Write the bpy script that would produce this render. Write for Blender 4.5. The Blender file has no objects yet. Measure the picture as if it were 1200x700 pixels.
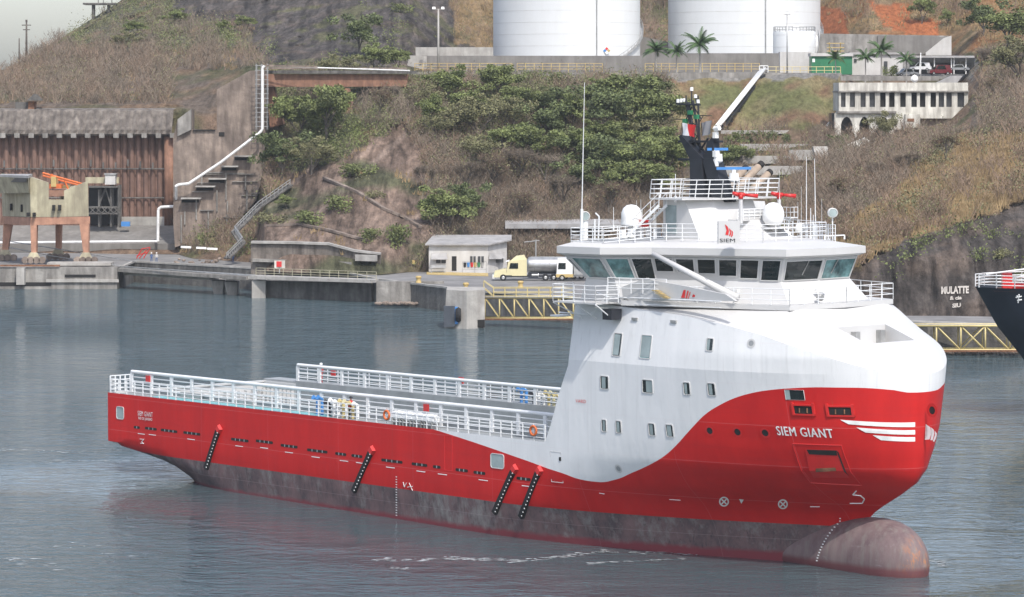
import bpy, bmesh, math, random
from mathutils import Vector, Matrix, noise
from mathutils.bvhtree import BVHTree
R = math.radians
random.seed(7)
scene = bpy.context.scene
COL = scene.collection
FPX, CX, HY, CH = 3600.0, 600.0, 111.0, 33.5
def W(px, py, Y): return Vector(((px-CX)/FPX*Y, Y, CH-(py-HY)/FPX*Y))
def GZ(px, py, z):
    return W(px, py, (CH-z)*FPX/(py-HY))
def lerp(a, b, t): return a+(b-a)*t
def tab(T, x):
    if x <= T[0][0]: return T[0][1]
    for (a, va), (b, vb) in zip(T, T[1:]):
        if x <= b: return lerp(va, vb, (x-a)/(b-a))
    return T[-1][1]

# ---------------------------------------------------------------- mesh helper
class MB:
    def __init__(s): s.v = []; s.f = []; s.c = None
    def add(s, vs, fs):
        n = len(s.v); s.v += [tuple(v) for v in vs]; s.f += [tuple(i+n for i in f) for f in fs]; return s
    def quad(s, a, b, c, d): return s.add([a, b, c, d], [(0, 1, 2, 3)])
    def box(s, x0, x1, y0, y1, z0, z1):
        vs = [(x, y, z) for z in (z0, z1) for y in (y0, y1) for x in (x0, x1)]
        return s.add(vs, [(0, 2, 3, 1), (4, 5, 7, 6), (0, 1, 5, 4), (2, 6, 7, 3), (0, 4, 6, 2), (1, 3, 7, 5)])
    def hexa(s, bot, top):
        n = len(bot)
        return s.add(list(bot)+list(top), [tuple(range(n-1, -1, -1)), tuple(range(n, 2*n))]+[(i, (i+1) % n, n+(i+1) % n, n+i) for i in range(n)])
    def tube(s, p, q, r, r2=None, n=6, cap=True):
        p = Vector(p); q = Vector(q); d = q-p
        if d.length < 1e-6: return s
        r2 = r if r2 is None else r2
        d.normalize(); a = d.orthogonal().normalized(); b = d.cross(a)
        vs = []
        for c, rr in ((p, r), (q, r2)):
            for i in range(n):
                t = 2*math.pi*i/n; vs.append(c+a*math.cos(t)*rr+b*math.sin(t)*rr)
        fs = [(i, (i+1) % n, n+(i+1) % n, n+i) for i in range(n)]
        if cap: fs += [tuple(range(n-1, -1, -1)), tuple(range(n, 2*n))]
        return s.add(vs, fs)
    def path(s, pts, r, n=6):
        for a, b in zip(pts, pts[1:]): s.tube(a, b, r, n=n)
        return s
    def bar(s, p, q, w, h, up=(0, 0, 1)):
        p = Vector(p); q = Vector(q); d = (q-p).normalized(); up = Vector(up)
        a = d.cross(up)
        if a.length < 1e-3: a = d.orthogonal()
        a.normalize(); b = a.cross(d).normalized()
        f = lambda c: [c-a*w/2-b*h/2, c+a*w/2-b*h/2, c+a*w/2+b*h/2, c-a*w/2+b*h/2]
        return s.hexa(f(p), f(q))
    def lathe(s, prof, c=(0, 0, 0), n=24, axis='z'):
        c = Vector(c); vs = []; m = len(prof)
        for i in range(n):
            t = 2*math.pi*i/n
            for r, h in prof:
                if axis == 'z': vs.append(c+Vector((r*math.cos(t), r*math.sin(t), h)))
                elif axis == 'x': vs.append(c+Vector((h, r*math.cos(t), r*math.sin(t))))
                else: vs.append(c+Vector((r*math.cos(t), h, r*math.sin(t))))
        fs = []
        for i in range(n):
            j = (i+1) % n
            for k in range(m-1): fs.append((i*m+k, j*m+k, j*m+k+1, i*m+k+1))
        return s.add(vs, fs)
    def grid(s, rows):
        nr = len(rows); nc = len(rows[0]); vs = [p for r in rows for p in r]
        return s.add(vs, [(i*nc+j, i*nc+j+1, (i+1)*nc+j+1, (i+1)*nc+j) for i in range(nr-1) for j in range(nc-1)])
    def slab(s, poly, d):
        """polygon (list of points) extruded by vector d"""
        d = Vector(d); return s.hexa([Vector(p) for p in poly], [Vector(p)+d for p in poly])
    def build(s, name, m, parent=None, smooth=False, off=None, auto=None):
        me = bpy.data.meshes.new(name)
        v = s.v
        if off is not None: v = [(a-off[0], b-off[1], c-off[2]) for a, b, c in v]
        me.from_pydata(v, [], s.f); me.update()
        if smooth:
            for p in me.polygons: p.use_smooth = True
        if auto is not None:
            bm = bmesh.new(); bm.from_mesh(me); bmesh.ops.remove_doubles(bm, verts=bm.verts, dist=1e-4)
            bmesh.ops.recalc_face_normals(bm, faces=bm.faces)
            for e in bm.edges:
                if len(e.link_faces) == 2 and e.calc_face_angle(0) > R(auto): e.smooth = False
            for f in bm.faces: f.smooth = True
            bm.to_mesh(me); bm.free()
        if isinstance(m, str): m = M[m]
        me.materials.append(m)
        o = bpy.data.objects.new(name, me); COL.objects.link(o)
        if parent is not None: o.parent = parent
        return o
def tag(o, label=None, cat=None, group=None, kind=None):
    if label: o['label'] = label
    if cat: o['category'] = cat
    if group: o['group'] = group
    if kind: o['kind'] = kind
    return o
def thing(name, label, cat, loc=(0, 0, 0), rz=0, group=None):
    o = bpy.data.objects.new(name, None); COL.objects.link(o); o.location = loc; o.rotation_euler = (0, 0, rz)
    o.empty_display_size = .5
    return tag(o, label, cat, group)
def struct(o): o['kind'] = 'structure'; return o
def copy_tree(o, parent=None):
    c = o.copy(); COL.objects.link(c); c.parent = parent
    for ch in list(o.children): copy_tree(ch, c)
    return c

# ---------------------------------------------------------------- materials
M = {}
def mat(name, col, rough=.6, metal=0., var=.12, scale=1., streak=0., bump=0., dirt=None, dirt_amt=0., coat=0., spec=None, bscale=None, trans=None):
    m = bpy.data.materials.new(name); m.use_nodes = True; nt = m.node_tree; N = nt.nodes; L = nt.links
    b = N['Principled BSDF']; b.inputs['Roughness'].default_value = rough; b.inputs['Metallic'].default_value = metal
    if coat: b.inputs['Coat Weight'].default_value = coat; b.inputs['Coat Roughness'].default_value = .15
    if spec is not None: b.inputs['Specular IOR Level'].default_value = spec
    tc = N.new('ShaderNodeTexCoord')
    def nz(sc, sx=1, sy=1, sz=1, det=5):
        mp = N.new('ShaderNodeMapping'); mp.inputs['Scale'].default_value = (sx, sy, sz); L.new(tc.outputs['Object'], mp.inputs['Vector'])
        n = N.new('ShaderNodeTexNoise'); n.inputs['Scale'].default_value = sc; n.inputs['Detail'].default_value = det; n.inputs['Roughness'].default_value = .6
        L.new(mp.outputs[0], n.inputs['Vector']); return n
    n1 = nz(scale)
    def mixc(fac, a, bcol, lo=0., hi=1.):
        mx = N.new('ShaderNodeMix'); mx.data_type = 'RGBA'
        mr = N.new('ShaderNodeMapRange'); mr.inputs['From Min'].default_value = .35; mr.inputs['From Max'].default_value = .65
        mr.inputs['To Min'].default_value = lo; mr.inputs['To Max'].default_value = hi
        L.new(fac, mr.inputs['Value']); L.new(mr.outputs[0], mx.inputs[0])
        if isinstance(a, tuple): mx.inputs[6].default_value = a
        else: L.new(a, mx.inputs[6])
        if isinstance(bcol, tuple): mx.inputs[7].default_value = bcol
        else: L.new(bcol, mx.inputs[7])
        return mx.outputs[2]
    c4 = lambda c, k=1.: (c[0]*k, c[1]*k, c[2]*k, 1.)
    out = mixc(n1.outputs[0], c4(col, 1-var), c4(col, 1+var))
    if streak > 0:
        ns = nz(.85, 1, 1, .16, 8)
        out = mixc(ns.outputs[0], out, c4(dirt or tuple(x*.4 for x in col)), 0., streak)
    if dirt_amt > 0:
        nd = nz(scale*.35, det=8)
        out = mixc(nd.outputs[0], out, c4(dirt or tuple(x*.4 for x in col)), -.3, dirt_amt)
    L.new(out, b.inputs['Base Color'])
    if bump:
        nb = nz(bscale or scale*3, det=6); bp = N.new('ShaderNodeBump'); bp.inputs['Strength'].default_value = bump; bp.inputs['Distance'].default_value = .3
        L.new(nb.outputs[0], bp.inputs['Height']); L.new(bp.outputs[0], b.inputs['Normal'])
    M[name] = m; return m

mat('white_paint', (.54, .538, .53), .45, var=.03, scale=.4, streak=.12, dirt=(.45, .43, .40))
mat('rail_white', (.70, .71, .71), .4, var=.03)
mat('grey_paint', (.30, .315, .32), .55, var=.1, scale=.6, streak=.25)
mat('cyan_deck', (.20, .43, .45), .6, var=.12)
mat('deck_green', (.10, .14, .13), .7, var=.25, scale=.5)
mat('dark_glass', (.012, .018, .018), .08, var=.3, scale=.7, spec=.6)
mat('teal_glass', (.10, .19, .19), .12, var=.7, scale=.9, spec=.7)
mat('pale_glass', (.28, .34, .34), .15, var=.2, scale=.5)
mat('black_paint', (.018, .02, .026), .5, var=.2)
mat('black_rubber', (.015, .015, .016), .85, var=.2)
mat('red_paint', (.52, .022, .02), .4, var=.08)
mat('fender_red', (.60, .03, .03), .5, var=.1)
mat('orange_paint', (.62, .14, .03), .55, var=.15, scale=2, streak=.2)
mat('blue_paint', (.06, .22, .52), .45, var=.08)
mat('green_paint', (.03, .20, .09), .5, var=.15, scale=.5, streak=.3)
mat('yellow_paint', (.50, .38, .15), .55, var=.12, scale=2, streak=.25, dirt=(.3, .15, .05))
mat('pale_yellow', (.62, .52, .24), .5, var=.08, scale=2, streak=.25, dirt=(.35, .2, .08))
mat('cream_paint', (.60, .54, .32), .4, var=.05)
mat('exhaust_beige', (.42, .33, .25), .55, var=.15, scale=1.5, streak=.4)
mat('soot_black', (.02, .018, .017), .8, var=.2)
mat('steel', (.40, .40, .39), .45, .5, var=.2)
mat('chrome_tank', (.50, .50, .49), .3, .7, var=.15, scale=.7)
mat('rust', (.20, .095, .05), .85, var=.35, scale=1.2, bump=.3)
mat('skin', (.35, .20, .14), .6)
mat('orange_suit', (.55, .05, .04), .8)
mat('blue_cloth', (.07, .12, .25), .85)
mat('dark_cloth', (.02, .022, .03), .85)
mat('white_plastic', (.78, .78, .76), .4)
mat('flag_white', (.75, .75, .76), .8)
mat('flag_red', (.62, .03, .03), .8)
mat('flag_grey', (.24, .24, .25), .8)
mat('concrete', (.30, .285, .26), .9, var=.22, scale=.5, streak=.75, dirt=(.11, .10, .09), bump=.4)
mat('concrete_light', (.40, .385, .355), .9, var=.15, scale=.5, streak=.5, dirt=(.2, .18, .16), bump=.3)
mat('concrete_dark', (.15, .142, .13), .92, var=.3, scale=.6, streak=.8, dirt=(.05, .048, .045), bump=.5)
mat('concrete_brown', (.27, .215, .175), .92, var=.3, scale=.35, streak=.85, dirt=(.10, .078, .065), bump=.5)
mat('cap_brown', (.20, .175, .15), .92, var=.3, scale=.5, streak=.9, dirt=(.07, .058, .05), bump=.6)
mat('wall_grey', (.21, .20, .185), .9, var=.15, scale=.3, streak=.5, dirt=(.11, .10, .09), bump=.2)
mat('asphalt', (.20, .195, .19), .95, var=.2, scale=.25, dirt_amt=.4, dirt=(.12, .115, .11))
mat('girder_orange', (.29, .155, .10), .8, var=.3, scale=.7, streak=.7, dirt=(.14, .07, .045))
mat('gantry_orange', (.43, .23, .15), .75, var=.2, scale=.8, streak=.5, dirt=(.2, .09, .06))
mat('gantry_cream', (.44, .40, .27), .7, var=.15, scale=.6, streak=.7, dirt=(.17, .14, .10))
mat('pile_rust', (.215, .13, .10), .85, var=.25, scale=.5, streak=.7, dirt=(.12, .07, .05), bump=.3)
mat('tank_white', (.66, .675, .675), .5, var=.03, scale=.08, streak=.12, dirt=(.55, .54, .5))
mat('house_white', (.54, .53, .51), .75, var=.08, scale=.5, streak=.35, dirt=(.32, .29, .25))
mat('villa_white', (.68, .66, .59), .85, var=.12, scale=.8, streak=.75, dirt=(.22, .20, .17))
mat('roof_tin', (.36, .35, .34), .6, var=.15, scale=.5, streak=.3)
mat('dark_hole', (.015, .014, .013), .9)
mat('window_dark', (.05, .052, .055), .3, var=.3)
mat('leaf_green', (.145, .17, .056), .75, var=.5, scale=.5)
mat('leaf_dark', (.112, .138, .052), .75, var=.5, scale=.5)
mat('leaf_olive', (.17, .165, .078), .8, var=.4, scale=.4)
mat('leaf_palm', (.055, .105, .03), .7, var=.4, scale=.8)
mat('leaf_yellow', (.26, .185, .095), .9, var=.35, scale=.25)
mat('twig', (.175, .14, .105), .95, var=.35, scale=.25)
mat('twig_warm', (.20, .142, .10), .95, var=.35, scale=.2)
mat('bark', (.10, .085, .07), .9, var=.3, scale=2)
mat('flower', (.45, .06, .2), .8)
mat('car_white', (.72, .72, .72), .3, coat=.5)
mat('car_red', (.12, .01, .015), .3, coat=.6)
mat('car_silver', (.32, .33, .34), .3, .5, coat=.5)
mat('car_dark', (.03, .03, .035), .3, coat=.5)
mat('pale_rail', (.42, .39, .28), .7, var=.15, streak=.3)
mat('graffiti', (.40, .37, .33), .9, var=.2, scale=3, streak=.3)
mat('black_hull', (.012, .017, .026), .45, var=.3, scale=.4)

# ---------------------------------------------------------------- world, camera, sun
sd = Vector((.34*math.cos(R(52)), -.94*math.cos(R(52)), math.sin(R(52)))).normalized()
world = bpy.data.worlds.new('World'); scene.world = world; world.use_nodes = True
wn = world.node_tree; bg = wn.nodes['Background']
sk = wn.nodes.new('ShaderNodeTexSky'); sk.sky_type = 'NISHITA'; sk.sun_disc = False
sk.sun_elevation = math.asin(sd.z); sk.sun_rotation = math.atan2(sd.x, sd.y) % (2*math.pi)
sk.air_density = 1.0; sk.dust_density = 2.0; sk.ozone_density = 1.6; sk.altitude = 0
hs = wn.nodes.new('ShaderNodeHueSaturation'); hs.inputs['Saturation'].default_value = .68; wn.links.new(sk.outputs[0], hs.inputs['Color']); tn = wn.nodes.new('ShaderNodeVectorMath'); tn.operation = 'MULTIPLY'; tn.inputs[1].default_value = (1.0, .985, 1.0); wn.links.new(hs.outputs[0], tn.inputs[0]); wn.links.new(tn.outputs[0], bg.inputs[0]); bg.inputs[1].default_value = .15
sun = bpy.data.lights.new('sun', 'SUN'); sun.energy = 2.2; sun.angle = R(1.2); sun.color = (1., .955, .89)
so = bpy.data.objects.new('sun', sun); COL.objects.link(so); so.rotation_euler = (-sd).to_track_quat('-Z', 'Y').to_euler()
cam = bpy.data.cameras.new('camera'); co = bpy.data.objects.new('camera', cam); COL.objects.link(co)
co.location = (0, 0, CH); co.rotation_euler = (R(90), 0, 0); cam.sensor_width = 36; cam.lens = 36*FPX/1200
cam.shift_y = -(350-HY)/1200.; cam.clip_end = 20000; cam.clip_start = 1; scene.camera = co
vs = scene.view_settings; vs.view_transform = 'Standard'; vs.look = 'None'; vs.gamma = 1; vs.exposure = 0.73; vs.use_curve_mapping = False
scene.render.engine = 'CYCLES'; scene.cycles.volume_bounces = 1; scene.cycles.max_bounces = 8

# ---------------------------------------------------------------- terrain
TC = [
 (-300, [(300,571),(288,580),(268,592),(128,597),(116,640),(108,680),(106,700),(104,720),(102,760)]),
 (-60, [(297,579),(285,584),(265,594),(126,599),(108,640),(98,680),(95,700),(93,720),(92,760)]),
 (0,   [(296,582),(284,586),(265,596),(126,600),(105,640),(95,680),(90,710),(86,740),(84,760)]),
 (15,  [(296,582),(284,586),(265,596),(126,600),(105,640),(92,680),(85,710),(80,740),(77,770)]),
 (65,  [(297,579),(284,585),(265,595),(126,600),(104,640),(84,680),(70,720),(58,760),(49,790)]),
 (100, [(297,579),(285,584),(264,594),(126,600),(100,640),(75,690),(55,730),(38,780),(27,810)]),
 (140, [(298,576),(286,582),(264,598),(126,602),(97,640),(65,690),(42,735),(18,780),(2,815)]),
 (208, [(298,574),(288,582),(264,597),(126,602),(96,635),(65,680),(30,735),(-20,790),(-60,830)]),
 (225, [(303,560),(290,572),(255,586),(130,600),(96,632),(65,680),(28,735),(-20,790),(-60,830)]),
 (300, [(308,546),(292,553),(238,578),(140,592),(102,602),(80,620),(50,685),(0,765),(-70,830)]),
 (312, [(318,520),(283,524),(232,560),(152,584),(104,598),(80,616),(50,680),(0,760),(-70,830)]),
 (345, [(320,515),(283,523),(225,556),(148,580),(104,597),(80,615),(50,675),(0,755),(-70,830)]),
 (400, [(321,512),(289.5,517),(215,545),(150,572),(106,596),(82,614),(50,665),(0,740),(-70,820)]),
 (446, [(322,508),(297.5,514),(208,548),(145,574),(105,598),(84,616),(60,650),(0,740),(-70,820)]),
 (480, [(319,517),(290,522),(200,552),(140,578),(106,600),(86,620),(70,650),(0,740),(-70,820)]),
 (540, [(318,520),(280,530),(200,553),(140,580),(104,604),(85.5,622),(80,700),(20,770),(-70,860)]),
 (580, [(318,520),(275,534),(200,556),(140,582),(100,607),(85,622),(84,740),(20,800),(-70,880)]),
 (700, [(320,515),(265,538),(205,560),(140,586),(98,609),(85,622),(84,740),(30,795),(-70,870)]),
 (790, [(335,480),(280,520),(220,548),(152,592),(95,613),(85,622),(84,740),(25,800),(-70,870)]),
 (880, [(352,447),(300,482),(235,530),(153,592),(94,613),(85,622),(84,740),(20,800),(-70,870)]),
 (950, [(365,424),(310,440),(245,490),(170,568),(93,604),(86,612),(85,720),(38,752),(-70,830)]),
 (985, [(369,417),(311,430),(250,470),(174,553),(158,582),(87,600),(86,690),(36,725),(-70,800)]),
 (1020,[(370,415.6),(310,424),(255,452),(195,515),(166,558),(150,584),(86,670),(36,700),(-60,770)]),
 (1110,[(370.5,415),(304,424),(240,448),(190,490),(150,556),(134,584),(88,658),(42,690),(-50,750)]),
 (1150,[(371,414),(304,424),(235,450),(170,490),(118,550),(92,580),(72,620),(30,670),(-50,740)]),
 (1200,[(372,412),(305,423),(228,450),(160,492),(118,535),(84,580),(54,630),(12,680),(-60,740)]),
 (1500,[(376,406),(306,420),(225,450),(165,492),(125,535),(95,580),(66,630),(40,680),(0,740)])]
SUB = [6, 14, 22, 22, 14, 24, 26, 26]
def prof(px):
    if px <= TC[0][0]: return TC[0][1]
    for (a, A), (b, B) in zip(TC, TC[1:]):
        if px <= b:
            t = (px-a)/(b-a); t2 = t
            return [(lerp(p[0], q[0], t2), lerp(p[1], q[1], t2)) for p, q in zip(A, B)]
    return TC[-1][1]
def inpoly(x, y, P):
    c = False; n = len(P); j = n-1
    for i in range(n):
        xi, yi = P[i]; xj, yj = P[j]
        if (yi > y) != (yj > y) and x < (xj-xi)*(y-yi)/(yj-yi)+xi: c = not c
        j = i
    return c
ZONES = [
 ('redsoil', [(960,12),(995,15),(993,40),(958,40)]), ('redsoil', [(1010,2),(1068,6),(1066,36),(1040,32),(1022,12)]),
 ('redsoil', [(1062,24),(1105,26),(1100,42),(1060,42)]),
 ('earth', [(600,-80),(790,-80),(790,62),(600,62)]), ('grassdry', [(530,0),(580,-40),(600,-80),(1260,-80),(1260,40),(1140,62),(960,62),(530,55)]),
 ('concrete', [(540,70),(960,70),(1150,70),(1145,93),(985,93),(540,93)]),
 ('lawn', [(782,90),(988,90),(985,128),(945,154),(790,154)]),
 ('earth', [(780,152),(955,152),(955,210),(870,225),(780,225)]),
 ('rock', [(1000,310),(1060,282),(1120,262),(1200,236),(1600,215),(1600,400),(960,400)]),
 ('scrub', [(930,160),(1140,152),(1060,210),(1000,262),(930,290)]),
 ('scrub', [(1130,85),(1600,90),(1600,150),(1140,160)]),
 ('grassdry', [(985,160),(1140,150),(1600,140),(1600,250),(1200,240),(1100,270),(1000,312),(930,320),(940,290)]),
 ('greenrock', [(310,84),(475,84),(485,130),(400,190),(340,200),(310,165)]),
 ('rock', [(150,-60),(210,20),(290,30),(310,80),(470,84),(600,70),(560,-80)]),
 ('greenrock', [(100,20),(150,-20),(230,20),(300,40),(300,62),(70,58)]),
 ('scrub', [(-300,40),(300,55),(320,90),(320,135),(-300,135)]),
 ('rockpink', [(345,190),(410,140),(470,132),(505,215),(510,290),(470,322),(290,322),(300,262)]),
 ('earth', [(205,240),(330,200),(340,330),(205,330)]),
 ('scrubgreen', [(470,88),(782,88),(790,152),(782,225),(560,205),(500,170)]),
 ('scrub', [(490,150),(900,200),(900,300),(600,330),(505,300)]),
]
def zone(px, py):
    nx = noise.noise(Vector((px*.05, py*.05, 3)))*9; ny = noise.noise(Vector((px*.05, py*.05, 9)))*7
    for n, P in ZONES:
        if inpoly(px+nx, py+ny, P): return n
    return 'earth'
ZC = {'redsoil': (.36,.125,.05), 'earth': (.21,.145,.10), 'grassdry': (.28,.20,.115), 'concrete': (.24,.23,.21), 'lawn': (.25,.21,.11),
      'rock': (.088,.076,.068), 'rockpink': (.20,.145,.112), 'scrub': (.15,.118,.092), 'scrubgreen': (.125,.115,.070), 'greenrock': (.11,.105,.070)}
NR = sum(SUB)+2
STEP = 3
cols = list(range(-300, 1501, STEP))
verts = []; vcol = []
for px in cols:
    P = prof(px); pts = []
    for i in range(8):
        for k in range(SUB[i]):
            t = k/SUB[i]; pts.append((lerp(P[i][0], P[i+1][0], t), lerp(P[i][1], P[i+1][1], t), i+t))
    pts.append((P[8][0], P[8][1], 8)); 
    for py, Y, r in pts:
        p = W(px, py, Y)
        amp = min(1, r*1.2) if r < 5 else (max(0, (5.15-r)/.15) if r < 5.15 else (0 if r < 6 and px > 530 else min(1, (r-5)*1.5)))
        if px > 520 and 4.6 < r < 6.05: amp = 0
        if px < 215 and r <= 3.05: amp = 0
        if 955 < px < 1146 and r > 2.6: amp *= .12
        if 290 < px < 470 and r < 1.6: amp *= .15
        if 225 < px < 312 and r < 3: amp *= .3
        z = zone(px, py)
        q = Vector((p.x*.07, p.y*.07, p.z*.11))
        d = noise.fractal(q, 1., 2., 4)*2.2
        if z.startswith('rock'): d = noise.fractal(Vector((p.x*.12, p.y*.05, p.z*.16)), .9, 2.2, 5)*1.9 + abs(noise.noise(Vector((p.x*.05, 3, p.z*.05))))*1.5
        d *= amp
        verts.append(W(px, py, Y+d*(1.6 if r < 5 else 3)))
        c = Vector(ZC[z])
        n1 = noise.fractal(Vector((p.x*.16, p.y*.1, p.z*.2+7)), 1., 2., 4)
        n2 = noise.fractal(Vector((p.x*.05+31, p.y*.05, p.z*.07)), 1., 2., 3)
        if z == 'lawn':
            c = c.lerp(Vector((.15, .155, .065)), max(0, min(1, n2*2.6+.1))); c = c.lerp(Vector((.215, .13, .08)), max(0, min(1, n1*1.8)))
        elif z == 'rockpink':
            s = noise.noise(Vector((px*.09+py*.10, 5, 0)))
            c = c.lerp(Vector((.27, .205, .165)), max(0, min(1, s*2.4))); c = c.lerp(Vector((.12, .088, .068)), max(0, min(1, -s*2))); c = c.lerp(Vector((.10, .10, .058)), max(0, min(1, (n2-.2)*5)))
        elif z == 'rock':
            s = noise.noise(Vector((px*.03+py*.05, py*.12, 0)))
            c = c.lerp(Vector((.135, .105, .085)), max(0, min(1, n1*2.+s))); 
            if px < 600: c = c.lerp(Vector((.105, .105, .05)), max(0, min(.8, (n1+n2*.5-.28)*5)))
            c = c*(1-.45*max(0, min(1, noise.noise(Vector((px*.11, py*.02, 4)))*2.5)))
        elif z == 'grassdry':
            c = c.lerp(Vector((.14, .115, .06)), max(0, min(1, n1*2.4))); 
            if px > 940 and py < 60 or 740 < px < 790: c = c.lerp(Vector((.27, .135, .06)), max(0, min(1, n2*2.5)))
        elif z in ('scrub', 'scrubgreen', 'greenrock', 'earth'):
            c = c.lerp(Vector((.19, .13, .085)), max(0, min(1, n1*2))); c = c.lerp(Vector((.08, .09, .04)), max(0, min(.8, n2*2.2)))
        vcol.append((c.x, c.y, c.z, 1. if z.startswith('rock') else (.0 if z in ('concrete', 'lawn') else .35)))
    # back side falls away
    py, Y = P[8]; p = W(px, py, Y); verts.append(Vector((p.x*1.15, Y+150, p.z*.4))); vcol.append((.1, .09, .06, 1))
nr = len(verts)//len(cols)
faces = [(i*nr+j, (i+1)*nr+j, (i+1)*nr+j+1, i*nr+j+1) for i in range(len(cols)-1) for j in range(nr-1)]
tb = MB(); tb.v = [tuple(v) for v in verts]; tb.f = faces
def terrain_mat():
    m = bpy.data.materials.new('terrain'); m.use_nodes = True; nt = m.node_tree; N = nt.nodes; L = nt.links; b = N['Principled BSDF']
    b.inputs['Roughness'].default_value = .95; b.inputs['Specular IOR Level'].default_value = .2
    at = N.new('ShaderNodeVertexColor'); at.layer_name = 'ground'
    tc = N.new('ShaderNodeTexCoord')
    n = N.new('ShaderNodeTexNoise'); n.inputs['Scale'].default_value = 1.1; n.inputs['Detail'].default_value = 9; n.inputs['Roughness'].default_value = .72
    mpp = N.new('ShaderNodeMapping'); mpp.inputs['Scale'].default_value = (1, .3, 1); L.new(tc.outputs['Object'], mpp.inputs[0]); L.new(mpp.outputs[0], n.inputs['Vector'])
    mr = N.new('ShaderNodeMapRange'); mr.inputs['From Min'].default_value = .3; mr.inputs['From Max'].default_value = .7; mr.inputs['To Min'].default_value = .5; mr.inputs['To Max'].default_value = 1.5
    L.new(n.outputs[0], mr.inputs[0])
    mx = N.new('ShaderNodeVectorMath'); mx.operation = 'SCALE'; L.new(at.outputs[0], mx.inputs[0])
    mp3 = N.new('ShaderNodeMapping'); mp3.inputs['Scale'].default_value = (.9, .12, .16); mp3.inputs['Rotation'].default_value = (0, R(20), 0); L.new(tc.outputs['Object'], mp3.inputs[0])
    n3 = N.new('ShaderNodeTexNoise'); n3.inputs['Scale'].default_value = .5; n3.inputs['Detail'].default_value = 9; n3.inputs['Roughness'].default_value = .68; n3.inputs['Distortion'].default_value = .6; L.new(mp3.outputs[0], n3.inputs[0])
    m3 = N.new('ShaderNodeMapRange'); m3.inputs[1].default_value = .36; m3.inputs[2].default_value = .62; m3.inputs[3].default_value = .35; m3.inputs[4].default_value = 1.45; L.new(n3.outputs[0], m3.inputs[0])
    xm = N.new('ShaderNodeMix'); xm.data_type = 'FLOAT'; L.new(at.outputs['Alpha'], xm.inputs[0]); xm.inputs[2].default_value = 1.; L.new(m3.outputs[0], xm.inputs[3])
    pm = N.new('ShaderNodeMath'); pm.operation = 'MULTIPLY'; L.new(mr.outputs[0], pm.inputs[0]); L.new(xm.outputs[0], pm.inputs[1]); L.new(pm.outputs[0], mx.inputs['Scale'])
    L.new(mx.outputs[0], b.inputs['Base Color'])
    n2 = N.new('ShaderNodeTexNoise'); n2.inputs['Scale'].default_value = .45; n2.inputs['Detail'].default_value = 10; n2.inputs['Roughness'].default_value = .72
    L.new(tc.outputs['Object'], n2.inputs['Vector'])
    bp = N.new('ShaderNodeBump'); bp.inputs['Strength'].default_value = .9; bp.inputs['Distance'].default_value = 1.6
    L.new(n2.outputs[0], bp.inputs['Height']); L.new(bp.outputs[0], b.inputs['Normal']); return m
M['terrain'] = terrain_mat()
TER = struct(tb.build('terrain', 'terrain', smooth=True))
ca = TER.data.color_attributes.new('ground', 'FLOAT_COLOR', 'POINT')
for i, c in enumerate(vcol): ca.data[i].color = c
BVH = BVHTree.FromPolygons([tuple(v) for v in verts], faces)
CAMP = Vector((0, 0, CH))
def RAY(px, py, ymax=2000):
    d = (W(px, py, 100)-CAMP).normalized()
    h = BVH.ray_cast(CAMP, d, 3000)
    return (h[0], h[1]) if h[0] is not None else (None, None)

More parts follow.
